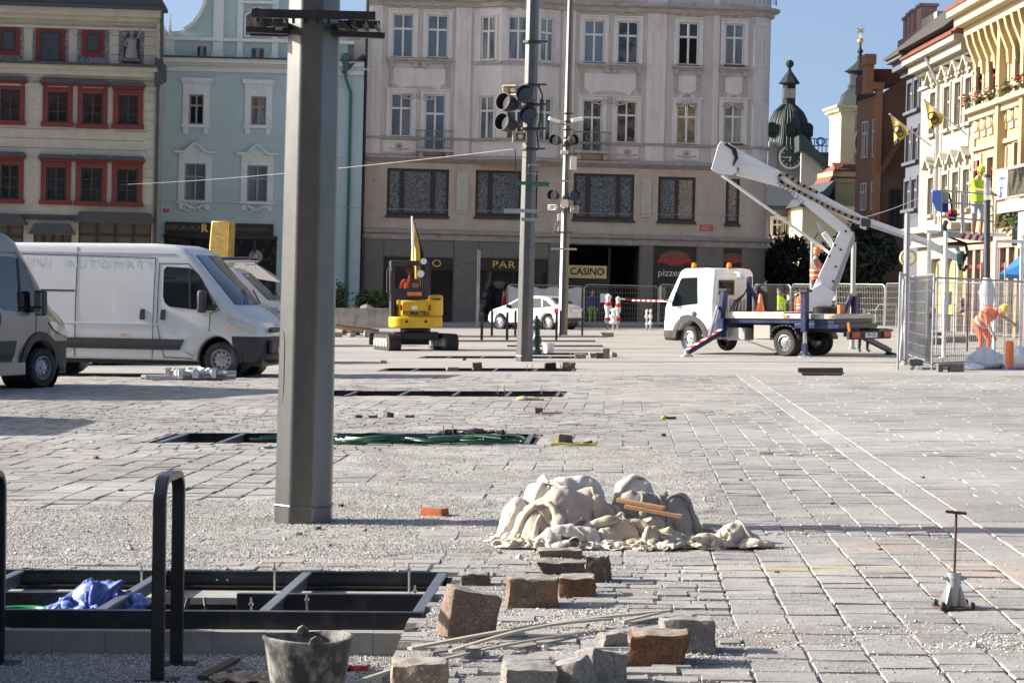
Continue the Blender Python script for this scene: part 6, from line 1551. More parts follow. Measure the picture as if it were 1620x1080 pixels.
shell(cabout,.93,.08,cabdef,cuts_x=[2.5,2.9,3.3,3.55],cuts_z=[.62,.9,1.3,1.6,1.9],paint=lambda x,y,z:1 if z<.62 and x>3.2 else 0,mats=[M['white_truck'],M['black_plastic']],name='cab',parent=truck)
for side in(-1,1):
 side_panel('door_window',[(2.62,1.30),(3.50,1.22),(3.52,1.30),(3.26,1.92),(3.18,1.97),(2.66,1.98)],.93,cabdef,M['car_glass'],truck,side,.003,.006)
 side_panel('wheel_arch_trim',arc(WBT,.42,.60,0,178,14)+arc(WBT,.42,.47,178,0,14),.93,cabdef,M['black_plastic'],truck,side,.003,.03)
 q=Vector(cabdef(3.55,side*.93,1.35));b=MB();b.bar(q,q+Vector((.1,side*.2,.05)),.03,.03);b.box(q+Vector((.1,side*.24,.22)),(.09,.16,.34));b.build('mirror',M['black_plastic'],truck,bevel=.03)
 q=Vector(cabdef(2.72,side*.93,1.05));b=MB();b.lathe([(.0,0),(.06,.0),(.06,.02),(0,.025)],12,q+Vector((0,side*.005,0)),'y');b.build('door_handle',M['black_plastic'],truck)
 b=MB()
 pts=[(2.56,.8),(2.55,1.3),(2.58,2.02),(3.24,2.04),(3.58,1.35),(3.5,.95),(3.4,.85)]
 for a_,c_ in zip(pts[:-1],pts[1:]):A=Vector(cabdef(a_[0],side*.93,a_[1]));B=Vector(cabdef(c_[0],side*.93,c_[1]));b.bar(A,B,.012,.006,up=(0,1,0))
 b.build('shut_line',M['black'],truck,smooth=0)
cross_panel('windscreen',(3.34,2.0),(3.70,1.32),.72,.80,cabdef,M['car_glass'],truck)
b=MB();b.box((2.095,.38,1.72),(.02,.62,.30));b.build('rear_window',M['car_glass'],truck,bevel=.008)
b=MB();b.box((2.10,.38,1.72),(.015,.70,.38));b.build('rear_window_seal',M['black'],truck,bevel=.006)
for k in range(11):b=MB();b.b(2.075,2.115,-.78+k*.155-.03,-.78+k*.155+.03,.95,1.42);b.build('cab_rib',M['white_truck'],truck,bevel=.012)
for x_,y_ in((3.0,.55),(2.35,-.1)):
 b=MB();b.lathe([(.075,0),(.08,.03)],12,(x_,y_,2.20));b.m=1;b.lathe([(.065,.03),(.06,.13),(.03,.16),(0,.165)],12,(x_,y_,2.20));b.build('beacon',[M['black'],M['lamp_orange']],truck)
b=MB()
for y in(-.38,.38):b.b(-1.55,3.3,y-.05,y+.05,.60,.82)
for x in(-1.3,-.4,.5,1.4,2.4):b.b(x-.05,x+.05,-.33,.33,.62,.80)
b.b(-.12,.12,-.8,.8,.36,.48);b.b(WBT-.08,WBT+.08,-.8,.8,.38,.46);b.b(.6,1.2,-.3,.35,.40,.62)
b.build('chassis',M['black'],truck,smooth=0)
b=MB();b.b(1.2,1.75,.45,.86,.38,.70);b.build('battery_box',M['galv'],truck,bevel=.02)
b=MB();b.b(.45,.95,.42,.84,.42,.78);b.build('tool_box',M['plaster_white'],truck,bevel=.02)
b=MB();b.lathe([(.2,-.4),(.22,-.38),(.22,.38),(.2,.4)],14,(1.0,-.6,.58),'x');b.build('fuel_tank',M['alu'],truck)
b=MB();b.b(-1.45,2.0,-.90,.90,.82,.93);b.b(-1.6,-.3,-.9,.9,.70,.819);b.build('subframe',M['truck_blue'],truck,bevel=.01)
dk=mm('deck',(.62,.55,.42),.6,0,.08,4,.05,dirt=((.3,.25,.2),.4),ds=3)
b=MB();b.b(-.02,1.98,-.95,.95,.935,1.10);b.build('deck',dk,truck,bevel=.01)
b=MB();b.b(-1.5,-.04,-.95,.95,.935,1.06);b.build('deck',M['galv'],truck,bevel=.01)
for x_ in(1.9,-.1,-1.4):
 b=MB();b.b(x_-.05,x_+.05,.952,.975,.97,1.03);b.build('side_marker',M['lamp_orange'],truck)
for side in(1,-1):
 wheel(truck,(0,side*(HWT-.13),.335),.335,.19,side=side,rim='rim',holes=8)
 wheel(truck,(0,side*(HWT-.36),.335),.335,.19,side=side,rim='rim',holes=8)
 wheel(truck,(WBT,side*(HWT-.12),.335+.06),.335,.19,side=side,rim='chrome',holes=8,steer=R(-12))
 b=MB();n=10
 for k in range(n):
  a0,a1=R(20+150*k/n),R(20+150*(k+1)/n);b.bar((.44*cos(a0),side*(HWT-.24),.335+.44*sin(a0)),(.44*cos(a1),side*(HWT-.24),.335+.44*sin(a1)),.42,.02,up=(0,1,0))if False else b.add([(.45*cos(a0),side*(HWT-.47),.335+.45*sin(a0)),(.45*cos(a1),side*(HWT-.47),.335+.45*sin(a1)),(.45*cos(a1),side*(HWT),.335+.45*sin(a1)),(.45*cos(a0),side*(HWT),.335+.45*sin(a0))],[(0,1,2,3)])
 o_=b.build('mudguard',M['black_plastic'],truck,smooth=60);md=o_.modifiers.new('s','SOLIDIFY');md.thickness=.02
b=MB();b.b(-1.95,-1.86,-.98,.98,.44,.64);q=b.build('tail_board',M['black'],truck,bevel=.01)
for side in(-1,1):
 b=MB();b.b(-1.99,-1.952,side*.75-.18,side*.75+.18,.48,.61);b.build('tail_lamp',M['lamp_red'],q,bevel=.01)
 b=MB();b.b(-1.90,-1.5,side*.5-.04,side*.5+.04,.5,.7);b.build('tail_bracket',M['black'],q)
b=MB();b.b(-1.975,-1.952,-.27,.27,.48,.60);q2=b.build('number_plate',M['sign_white'],q)
grad_text('5P4 1375',.11,M['black'],q2,(-1.978,0,.54),(pi/2,0,-pi/2),ext=.002)
b=MB();b.bar((-1.9,.9,.6),(-1.9,.96,.85),.05,.05);b.build('marker_stalk',M['orange_plastic'],truck)
stripe_r=M['sign_red'];stripe_w=M['white_plain']
def striped_leg(a,c,w_,h_,n=9):
 a=Vector(a);c=Vector(c);b=MB();b.bar(a,c,w_,h_);q=b.build('outrigger_leg',M['truck_blue'],truck,bevel=.008)
 for k in range(n):
  s0=a.lerp(c,(k+.1)/n);s1=a.lerp(c,(k+.9)/n);bb=MB();d=(c-a).normalized()
  u=d.cross(Vector((0,0,1))).normalized();v_=u.cross(d).normalized()
  bb.bar(s0+v_*(h_/2),s1+v_*(h_/2),w_+.006,.012);bb.build('warning_stripe',stripe_r if k%2 else stripe_w,q,smooth=0)
 return q
for side in(1,-1):
 foot=TL(G(1086,559))if side==1 else TL(G(1407,562));foot.z=.08
 if side==1:
  top_=tpx(1148,465,57.4);top_.y=.80;top_.x=1.95
  hinge=Vector((1.80,1.02,.60));foot=TL(G(1086,564));foot.z=.1
  striped_leg(hinge,foot,.11,.13)
  b=MB();b.bar((1.82,1.0,.45),(1.82,1.0,.95),.2,.16);b.bar((1.85,1.0,.93),(1.72,1.02,1.62),.17,.15);q=b.build('outrigger_post',M['truck_blue'],truck,bevel=.01)
  b=MB();b.box((1.72,1.02,1.66),(.24,.2,.07));b.build('post_cap',M['black'],q)
  b=MB();b.cyl((1.86,1.10,1.25),hinge+(foot-hinge)*.35+Vector((0,0,.06)),.045,n=10);b.build('hydraulic_ram',M['chrome'],q)
  b=MB();b.lathe([(.16,-.02),(.16,.02),(.06,.05),(.05,.12)],14,foot-Vector((0,0,.08)));b.build('foot_pad',M['galv'],truck)
 else:
  pass
for(x_,y_,zt_)in((-.75,1.12,1.60),(-1.35,-.25,1.5)):
 b=MB();b.bar((x_,y_,.62),(x_,y_,zt_),.17,.15,up=(1,0,0));q=b.build('outrigger_post',M['truck_blue'],truck,bevel=.01)
 b=MB();b.box((x_,y_,zt_+.03),(.26,.26,.07));b.build('post_cap',M['black'],q)
 if y_>0:
  b=MB();b.cyl((x_,y_,.12),(x_,y_,.64),.05,n=10);b.m=1;b.bar((x_,y_+.0,.08),(x_,y_,.34),.11,.11,up=(1,0,0));b.m=0;b.lathe([(.17,0),(.17,.03),(.05,.08)],14,(x_,y_,.0));b.build('hydraulic_ram',[M['chrome'],M['truck_blue']],q)
h2=Vector((-1.4,-.4,.52));f2=TL(G(1408,561));f2 .z=.1;striped_leg(h2,f2,.10,.12,7)
b=MB();b.lathe([(.15,-.02),(.15,.02),(.06,.05)],14,f2-Vector((0,0,.08)));b.build('foot_pad',M['black'],truck)
b=MB();b.cyl((1.2,-.75,.1),(1.2,-.75,.75),.07,n=10);b.lathe([(.15,0),(.15,.03),(.05,.08)],14,(1.2,-.75,.0));b.build('outrigger_leg',M['truck_blue'],truck)
b=MB();b.bar((1.62,.05,1.1),(1.62,.05,2.0),.12,.10,up=(1,0,0));b.bar((1.60,.05,1.75),(1.25,.05,1.1),.08,.08);b.build('boom_rest',M['truck_blue'],truck,bevel=.01)
b=MB();b.box((1.85,.1,2.02),(.10,.22,.18));b.bar((1.95,.1,2.1),(2.05,.1,2.1),.06,.06);b.build('work_lamp',M['white_plain'],truck,bevel=.02)
b=MB();b.b(1.12,1.45,-.50,-.05,1.1,1.75);b.build('hydraulic_cabinet',M['black'],truck,bevel=.02)
for k in range(3):
 b=MB();b.tube([(1.9,.25+k*.12,1.1),(1.85,.2+k*.1,1.35),(1.7,.15,1.55),(1.62,.1,1.75)],.02,6);b.build('hydraulic_hose',M['black'],truck)
b=MB();b.prism([(.95,-1.05),(1.06,-1.05),(1.02,-.75),(1.06,-.60),(.95,-.58)],-1.3,-1.2,'z')if False else b.bar((-1.1,-.15,1.05),(-1.28,-.22,1.5),.28,.1);b.build('rear_bracket',M['truck_blue'],truck,bevel=.01)
b=MB();b.b(-1.25,-1.15,.05,.28,1.06,1.28);b.build('wheel_chock',M['orange_plastic'],truck,bevel=.02)
BY=57.6
def bp(px,py,dy=0.0):return TL(P(px,py,BY+dy))
def wdir(v):return TI@Vector(v)
def boxboom(name,a,c,h0,h1,w_,mt,parent=truck,dy=0,bevel=.015):
 """tapering box beam between two pixels; h in photo pixels, width in metres across the picture plane"""
 ax,ay=a;cx_,cy=c;d=Vector((cx_-ax,cy-ay));n=Vector((-d.y,d.x)).normalized()
 q=[(ax+n.x*h0/2,ay+n.y*h0/2),(ax-n.x*h0/2,ay-n.y*h0/2),(cx_-n.x*h1/2,cy-n.y*h1/2),(cx_+n.x*h1/2,cy+n.y*h1/2)]
 return plate(name,q,-w_/2+dy,w_/2+dy,mt,parent,bevel)
def plate(name,pix,y0,y1,mt,parent=truck,bevel=.01):
 b=MB();n=len(pix);vs=[bp(x,y,y0)for x,y in pix]+[bp(x,y,y1)for x,y in pix]
 b.add(vs,[tuple(range(n)),tuple(range(n,2*n))[::-1]]+[(i,i+n,(i+1)%n+n,(i+1)%n)for i in range(n)]);return b.build(name,mt,parent,smooth=30,bevel=bevel)
tt=TL(G(1300,540));
pc=bp(1303,492);b=MB();b.lathe([(.42,1.06),(.42,1.20),(.34,1.24)],20,(pc.x,pc.y,0));b.build('slew_ring',M['black'],truck)
turret=plate('turret',[(1272,492),(1272,474),(1283,458),(1300,448),(1320,462),(1316,480),(1310,494)],-.28,.28,M['white_truck'])
low=plate('lower_boom',[(1278,478),(1284,460),(1325,372),(1330,364),(1351,367),(1352,378),(1320,470),(1312,484)],-.20,.20,M['white_truck'])
plate('boom_flange',[(1304,486),(1351,366),(1353,378),(1313,484)],-.215,-.20,M['galv'],low,0)
for px,py in((1321,388),(1338,366),(1312,405),(1330,395),(1322,422),(1318,445),(1296,455)):b=MB();c_=bp(px,py,-.215);d_=wdir((0,-1,0));b.cyl(c_,c_+d_*.03,.03,n=8);b.build('bolt',M['black'],low)
plate('warning_label',[(1294,438),(1304,440),(1301,449),(1291,447)],-.207,-.202,M['sign_white'],low,0)
mid=plate('middle_boom',[(1168,272),(1172,259),(1230,268),(1345,362),(1349,372),(1332,372),(1240,298)],-.17,.17,M['white_truck'])
t_=grad_text('723 643 312',.17,M['cloth_grey'],None,(0,0,0),(0,0,0),ext=.003)
reg(t_,mid);pA=bp(1247,304,-.178);pB=bp(1262,316.5,-.178);dx=(pB-pA).normalized();nz=wdir((0,-1,0));uy=nz.cross(dx).normalized()
t_.matrix_local=Matrix((dx,uy,nz)).transposed().to_4x4();t_.location=bp(1250,305,-.178)
boxboom('tension_rod',(1142,277),(1312,400),4.5,4.5,.06,M['white_truck'])
boxboom('tension_rod',(1142,277),(1312,400),4.5,4.5,.06,M['white_truck'],dy=.25)
boxboom('hydraulic_ram',(1294,350),(1304,372),5,5,.08,M['galv']);boxboom('hydraulic_ram',(1303,368),(1322,396),9,9,.12,M['white_truck'])
head=plate('boom_head',[(1125,268),(1136,230),(1141,223),(1148,226),(1164,247),(1166,272),(1158,277),(1135,275)],-.26,.26,M['white_truck'])
plate('head_pin',[(1128,244),(1137,228),(1134,240)],.28,.33,M['black'],head)
b=MB();
for k in range(5):b.tube([bp(1146+k,228,-.28),bp(1158+k*1.5,236,-.32),bp(1163+k,250,-.3),bp(1160,262,-.28)],.022,6)
b.build('hydraulic_hose',M['black'],head)
boxboom('link_arm',(1165,275),(1228,292),6,5,.1,M['white_truck'])
up_=boxboom('upper_boom',(1152,244),(1240,287),26,24,.30,M['white_truck'])
boxboom('boom_top_rod',(1152,228),(1205,260),3.5,3.5,.08,M['white_truck'])
tel=boxboom('telescopic_boom',(1232,283),(1362,349),21,15,.24,M['white_truck'])
boxboom('telescopic_boom',(1355,345),(1476,387),13,11,.18,M['white_truck'])
g_=boxboom('boom_groove',(1362,351),(1474,390),4,4,.19,M['alu'],tel,bevel=0)
boxboom('telescopic_boom',(1470,386),(1522,412),12,11,.16,M['white_truck'])
for px,py in((1366,352),(1437,377)):plate('boom_collar',[(px-4,py-10),(px+7,py-6),(px+4,py+12),(px-6,py+8)],-.17,.17,M['white_truck'])
ch=[(1262,293),(1250,285),(1238,277),(1234,278),(1233,284),(1237,289),(1248,295),(1262,303),(1285,316),(1310,329),(1335,341),(1358,347)]
def chain(pts,nm='energy_chain'):
 pp=[bp(x,y,-.19)for x,y in pts];L_=[];acc=0
 for a,c in zip(pp[:-1],pp[1:]):
  n=max(1,int((c-a).length/.075))
  for k in range(n):L_.append((a.lerp(c,(k+.08)/n),a.lerp(c,(k+.92)/n)))
 q=None;base=MB()
 for i,(a,c)in enumerate(L_):base.bar(a,c,.05,.075)
 q=base.build(nm,M['black'],truck,smooth=0);tag(q,kind='stuff')
 b=MB()
 for i,(a,c)in enumerate(L_):
  if i%2:base2=b.bar(a,c,.062,.088)
 q2=b.build('chain_link',M['gold_chain'],q,smooth=0);tag(q2,kind='stuff')
mm('gold_chain',(.40,.30,.10),.5)
chain([(1294,305),(1265,291),(1243,276),(1236,276),(1232,280),(1233,285),(1240,291),(1262,302),(1290,317),(1320,332),(1345,343),(1360,347)])
b=MB();b.box(bp(1370,352,-.15),(.12,.25,.2));b.build('chain_anchor',M['black'],truck)
b=MB()
b.tube([bp(1497,386),bp(1515,385,-.1),bp(1528,388,-.1),bp(1531,400,-.1),bp(1522,412),bp(1518,425),bp(1525,428),bp(1530,420)],.045,8)
b.tube([bp(1520,398),bp(1527,410,-.1),bp(1516,420),bp(1520,427)],.03,8);b.build('hydraulic_hose',M['black'],truck)
b=MB();b.box(bp(1520,408,-.05),(.12,.2,.35));b.build('jib_pivot',M['green_paint'],truck,bevel=.02)
boxboom('jib',(1520,405),(1512,388),7,6,.12,M['galv'])
def bw(px,py,d):return bp(px,py,d)
fl=plate('basket_floor',[(1486,374),(1486,365),(1571,374),(1571,382)],-.45,.45,M['galv'])
bars=MB()
def rail(a,c,r=.022):bars.tube([a,c],r,8)
x0_,x1_=1487,1571
def yb(px):return 366+(px-1487)*.10
def yt(px):return 301+(px-1487)*.085
for px,r_ in((1489,.03),(1523,.05),(1571,.025)):
 for d in(-.42,.42):rail(bw(px,yb(px),d),bw(px,yt(px),d),r_)
for f in(1.0,.72,.36):
 for d in(-.42,.42):rail(bw(1489,yb(1489)+(yt(1489)-yb(1489))*f,d),bw(1571,yb(1571)+(yt(1571)-yb(1571))*f,d))
 for px in(1489,1571):rail(bw(px,yb(px)+(yt(px)-yb(px))*f,-.42),bw(px,yb(px)+(yt(px)-yb(px))*f,.42))
bars.build('basket_rail',M['galv'],truck)
n=9
for k in range(n):
 a0=1522+(1570-1522)*k/n;a1=1522+(1570-1522)*(k+1)/n
 y0=365.5+(a0-1487)*.105;y1=365.5+(a1-1487)*.105
 plate('chevron_stripe',[(a0-2,y0+9),(a0+2,y0),(a1+2,y1),(a1-2,y1+9)],-.475,-.455,M['red_paint']if k%2==0 else M['white_plain'],fl,0)
plate('blue_cover',[(1474,318),(1475,301),(1488,301),(1489,336),(1481,333),(1476,322)],-.50,-.25,mm('cover_blue',(.10,.22,.60),.5,0,.1,5,.1))
plate('blue_cover',[(1489,318),(1500,318),(1500,336),(1489,336)],-.2,.1,M['cloth_blue'])
plate('control_box',[(1500,338),(1514,338),(1513,350),(1502,350)],-.3,.0,M['black'])
plate('control_box',[(1491,304),(1501,304),(1501,318),(1491,318)],-.3,-.1,M['galv'])
b=MB();b.tube([bw(1497,350,-.2),bw(1494,358,-.25),bw(1495,366,-.2)],.06,8);b.tube([bw(1501,306,-.2),bw(1505,322,-.3),bw(1506,338,-.2)],.03,6);b.tube([bw(1494,372,0),bw(1530,386,-.1),bw(1560,384,0)],.03,6);b.build('basket_cable',M['black'],truck)
b=MB();b.box(bw(1506,340,.25),(.22,.2,.26));b.build('tool_bag',M['cloth_red'],truck,bevel=.04)
p=G(655,555);
ex=thing('mini_excavator','yellow mini excavator with black cab seen from behind, operator in orange','excavator',(p.x,p.y+.9,0),(0,0,R(5)))
for sx,lbl in((-.78,0),(.78,1)):
 q0=MB(Matrix.Translation((sx,0,0))@Matrix.Rotation(R(12),4,'Z'));w_=.17;L2=.72;r=.22;n=10
 prof=[(L2+r*sin(t),r+r*-cos(t))for t in[pi*k/n for k in range(n+1)]]+[(-L2-r*sin(t),r+r*cos(t))for t in[pi*k/n for k in range(n+1)]]
 q0 .prism(prof,-w_,w_,'x');tr=q0 .build('track',M['rubber'],ex,smooth=30)
 lug=MB(q0 .M);per=[]
 for i in range(len(prof)):
  a,c=Vector(prof[i]),Vector(prof[(i+1)%len(prof)]);m_=max(1,int((c-a).length/.085))
  for k in range(m_):per.append((a.lerp(c,(k+.2)/m_),a.lerp(c,(k+.7)/m_)))
 for a,c in per:d=(c-a);nn=Vector((d.y,-d.x)).normalized()*.02 if d.length>0 else Vector((0,0));lug.add([(-w_-.005,a.x,a.y),(w_+.005,a.x,a.y),(w_+.005,c.x,c.y),(-w_-.005,c.x,c.y),(-w_,a.x+nn.x,a.y+nn.y),(w_,a.x+nn.x,a.y+nn.y),(w_,c.x+nn.x,c.y+nn.y),(-w_,c.x+nn.x,c.y+nn.y)],[(4,5,6,7),(0,1,5,4),(1,2,6,5),(2,3,7,6),(3,0,4,7)])
 lo=lug.build('track_lug',M['rubber'],tr,smooth=0);tag(lo,kind='stuff')
 b=MB(q0 .M);b.b(-w_-.02,-w_+.02,-L2,L2,.12,.34);
 for yy in(-.7,-.35,0,.35,.7):b.lathe([(.11,-w_-.03),(.11,w_+.02)],12,(0,yy,.2),'x')
 b.build('track_frame',M['galv'],tr,smooth=30)
b=MB();b.b(-.62,.62,-.55,.55,.30,.50);b.lathe([(.42,.5),(.42,.60)],20);b.build('undercarriage',M['black'],ex,bevel=.02)
b=MB();b.b(-1.25,.6,1.2,1.3,.12,.46);b.bar((-.6,.5,.35),(-.7,1.2,.3),.1,.1);b.bar((.4,.5,.35),(.3,1.2,.3),.1,.1);b.build('dozer_blade',M['black'],ex,bevel=.02)
def rr(x0,x1,y0,r,z0,z1,n=5):
 pts=[(x0+r-r*cos(pi/2*k/n),y0+r-r*sin(pi/2*k/n))for k in range(n+1)]+[(x1-r+r*sin(pi/2*k/n),y0+r-r*cos(pi/2*k/n))for k in range(n+1)]+[(x1,.75),(x0,.75)]
 return pts,z0,z1
pts,z0,z1=rr(-.72,.72,-.80,.32,.62,.93);b=MB();b.prism(pts,z0,z1,'z');b.build('counterweight',M['yellow'],ex,bevel=.05,bseg=3)
pts,z0,z1=rr(-.50,.72,-.72,.26,.935,1.42);b=MB();b.prism(pts,.935,1.38,'z');b.build('engine_cover',M['yellow'],ex,bevel=.04,bseg=3)
b=MB();b.b(.33,.74,-.5,.70,.935,1.52);b.build('side_cover',M['yellow'],ex,bevel=.06,bseg=3)
b=MB();b.b(-.38,.28,-.735,-.722,1.0,1.34);q=b.build('rear_hatch',M['yellow'],ex,bevel=.02)
grad_text('KOMATSU',.155,M['black'],q,(-.02,-.745,1.02),(pi/2,0,0),ext=.003,bold=.006)
b=MB();b.b(-.13,.02,-.745,-.737,1.13,1.22);b.build('hatch_label',M['sign_white'],q)
for k in range(11):
 b=MB();b.b(.46,.66,-.515,-.495,.82+k*.058 if k>4 else .95+k*.05,.845+k*.058 if k>4 else .972+k*.05)
 b.build('vent_slot',M['black'],ex)
for sx in(-.28,.25):b=MB();b.lathe([(.03,-.03),(.04,0),(.03,.01)],10,(sx,-.815,.80),'y');b.build('mount_point',M['black'],ex)
for sx in(-.42,.36):b=MB();b.b(sx-.03,sx+.03,-.75,-.70,1.10,1.25);b.build('tail_lamp',M['lamp_red'],ex)
b=MB();cx0,cx1,cy0,cy1,cz0,cz1=-.70,.34,-.55,.75,.95,2.46
for x in(cx0,cx1):
 for y in(cy0,cy1):b.b(x-(.0 if x<0 else .11),x+(.12 if x<0 else .0),y-.04,y+.04,cz0 if x<0 else 1.40,cz1-.08)
b.b(cx0,cx1,cy0-.05,cy1+.05,cz1-.13,cz1);b.b(cx0+.09,cx1-.09,cy0-.03,cy0+.03,1.40,1.70);b.b(cx0,cx1,cy1-.04,cy1+.04,.95,1.2);b.b(cx0,cx0+.05,cy0,cy1,.95,1.35)
b.build('cab_frame',M['black_plastic'],ex,bevel=.02)
M['glass_clear']=mat('glass_clear',(.02,.025,.025),.03,0,0,1,0,alpha=.34)
b=MB();b.b(cx0+.10,cx1-.10,cy0-.01,cy0+.0,1.68,2.36);b.build('rear_window',M['glass_clear'],ex,smooth=0)
b=MB();b.b(cx1-.03,cx1-.02,cy0+.05,cy1-.05,1.5,2.36);b.b(cx0+.02,cx0+.03,cy0+.05,cy1-.05,1.36,2.36);b.build('side_window',M['glass_clear'],ex,smooth=0)
b=MB();b.b(-.25,.15,cy0-.06,cy0-.03,1.50,1.60);b.build('warning_label',M['orange_plastic'],ex)
b=MB();b.b(-.10,.08,cy0+.05,cy0+.1,1.72,1.84);b.build('seat_label',M['sign_white'],ex)
b=MB();b.b(-.36,.14,-.28,-.18,1.25,1.60);b.b(-.36,.14,-.28,.25,1.20,1.32);b.build('seat',M['black'],ex,bevel=.04)
for c_,r_ in(((.20,-.66,2.44),.085),((.12,-.62,2.10),.10)):
 b=MB();b.lathe([(r_*.5,.06),(r_,.03),(r_,-.01),(0,-.02)],14,c_,'y');b.build('work_lamp',M['reflect'],ex)
b=MB();b.tube([(-.74,-.5,1.5),(-.80,-.55,1.6),(-.80,-.55,2.2),(-.72,-.5,2.3)],.018,6);b.tube([(.38,-.45,1.5),(.38,-.45,2.3)],.02,6);b.build('handrail',M['black'],ex)
b=MB();b.bar((.16,1.2,1.0),(.12,1.9,2.9),.15,.26);b.bar((.12,1.9,2.9),(.05,2.2,3.35),.11,.18);b.build('boom',M['yellow'],ex,bevel=.03)
b=MB();b.bar((.07,2.1,3.35),(.03,2.6,2.3),.10,.16);b.build('stick',M['yellow'],ex,bevel=.03)
b=MB();b.cyl((.02,1.7,2.4),(.02,2.05,3.5),.04,n=10);b.cyl((.0,1.75,2.9),(.0,2.05,3.75),.03,n=10);b.build('boom_ram',M['chrome'],ex)
b=MB()
for k in range(4):b.tube([(.22+.03*k,1.6,2.0),(.25+.02*k,1.9,2.7),(.20,2.1,3.1),(.06,2.2,3.6)],.018,6)
b.box((.02,2.1,3.70),(.10,.1,.16));b.build('hydraulic_hose',M['black'],ex)
# ================================================================ STREET FURNITURE, TREES, FENCES
def mast(label,base,flat,taper,top,**k):
 root=thing('light_mast',label,'mast',(base.x,base.y,0),(0,R(LEAN),0),'octagonal masts along the tree pits')
 r0=flat/2/cos(pi/8);b=MB();b.lathe([(r0*1.01,-.02),(r0*1.01,.12),(r0,.125),(r0-taper*top,top)],8,ph=pi/8);b.build('shaft',M['mast'],root,smooth=20,bevel=.012)
 b=MB();b.lathe([(r0*1.016,.118),(r0*1.03,.126),(r0*1.016,.134)],8,ph=pi/8,cap=False);b.build('weld_ring',M['mast'],root,smooth=0)
 return root
b1=G(480,826);m1=mast('thick grey octagonal mast in the foreground with a bracket frame round it',b1,.386,.0062,13)
b2=G(829.5,571.5);m2=mast('grey octagonal mast in the middle hung with four big round floodlights and two horn speakers',b2,.375,.0058,13)
b3=G(890,530);m3=mast('farthest grey octagonal mast beside the casino passage, with cameras and small floodlights',b3,.36,.006,13)
b=MB();n=16;pts=[(-.145,-.0-.135-.0,.75+.22*k/n)for k in range(n+1)]
pp=[(-.175+.0*k,-.125,z)for k,z in enumerate((.95,1.05,1.35,1.45))]
b=MB();b.tube([(-.185,-.075,.82),(-.150,-.115,.84),(-.145,-.122,.95),(-.145,-.120,1.25),(-.155,-.108,1.33),(-.185,-.070,1.34)],.003,5);b.build('door_seam',M['black'],m1)
zB=(826-44)/226.0
L_=.38
for y in(-.27,.27):b=MB();b.b(-L_-.02,L_+.06,y-.025,y+.025,zB-.0,zB+.055);q=b.build('bracket_rail',M['dark_frame'],m1,smooth=0)
b=MB()
for s in(-1,1):b.bar((s*.21,-.34,zB-.05),(s*.27,.36,zB-.05),.05,.04)
b.bar((-.46,-.05,zB-.06),(.50,-.12,zB-.09),.05,.04);b.bar((-.46,.18,zB-.06),(.46,.12,zB-.06),.05,.04)
b.build('bracket_arm',M['dark_frame'],m1,smooth=0)
for k in range(11):
 x=-.36+k*.08
 if abs(x)<.17:
  for(y0,y1)in((-.262,-.20),):b=MB();b.b(x-.008,x+.008,y0,y1,zB-.03,zB+.01);b.build('bracket_rung',M['dark_frame'],m1,smooth=0)
 else:b=MB();b.b(x-.012,x+.012,-.245,.245,zB-.03,zB-.002);b.build('bracket_rung',M['dark_frame'],m1,smooth=0)
def mloc(root,base,px,py,dy=0.0):
 v=P(px,py,base.y+dy)-Vector((base.x,base.y,0));return Matrix.Rotation(-R(LEAN),3,'Y')@v
def flood(root,base,px,py,r,yaw,tilt=12,dy=-.35):
 c=mloc(root,base,px,py,dy);b=MB();b.lathe([(r*.35,.62*r*2.2),(r*.7,.55*r*2.2),(r*.98,.2*r),(r,-.9*r),(r*1.03,-.95*r),(r*.96,-.95*r),(r*.93,-.2*r),(0,-.1*r)],20,axis='y',cap=False)
 o=b.build('floodlight',M['black_plastic'],root);o.location=c;o.rotation_euler=(R(tilt),0,R(yaw))
 b=MB();b.lathe([(0,-.22*r),(r*.9,-.25*r)],20,axis='y',cap=False);b.build('lens',M['car_glass'],o)
 b=MB();b.bar((0,0,-r*.2),(0,-dy*.9,-r*.2),.05,.05);b.build('lamp_bracket',M['black'],o)
def horn(root,base,px,py,w_,h_,yaw,mt='plaster_sand',dy=-.35):
 c=mloc(root,base,px,py,dy);b=MB();b.add([(-w_/2,0,-h_/2),(w_/2,0,-h_/2),(w_/2,0,h_/2),(-w_/2,0,h_/2),(-w_/6,.35,-h_/6),(w_/6,.35,-h_/6),(w_/6,.35,h_/6),(-w_/6,.35,h_/6)],[(0,1,5,4),(1,2,6,5),(2,3,7,6),(3,0,4,7),(4,5,6,7)])
 o=b.build('horn_speaker',M[mt],root,smooth=0);o.location=c;o.rotation_euler=(R(8),0,R(yaw));md=o.modifiers.new('s','SOLIDIFY');md.thickness=.02
 b=MB();b.lathe([(.0,.12),(h_*.22,.12),(h_*.3,.2)],12,axis='y',cap=False);b.build('horn_throat',M['reflect'],o)
for px,py,yw in((803,163,-38),(801,195,-38),(833,151,-12),(838,184,-12)):flood(m2,b2,px,py,.20,yw,-8)
horn(m2,b2,806,143,.36,.24,-30,'letter_brown2' if False else 'deck');horn(m2,b2,822,217,.34,.26,-8,'deck')
for(px,py,w_,mt)in((843,291,.75,'green_paint'),(823,334,.75,'galv'),(842,348,.5,'steel_grey')):
 c=mloc(m2,b2,px,py,0);b=MB();b.b(c.x-w_/2,c.x+w_/2,-.30,-.22,c.z-.04,c.z+.04);b.b(c.x-w_/2,c.x+w_/2,.22,.30,c.z-.04,c.z+.04);b.build('cross_bracket',M[mt],m2,smooth=0)
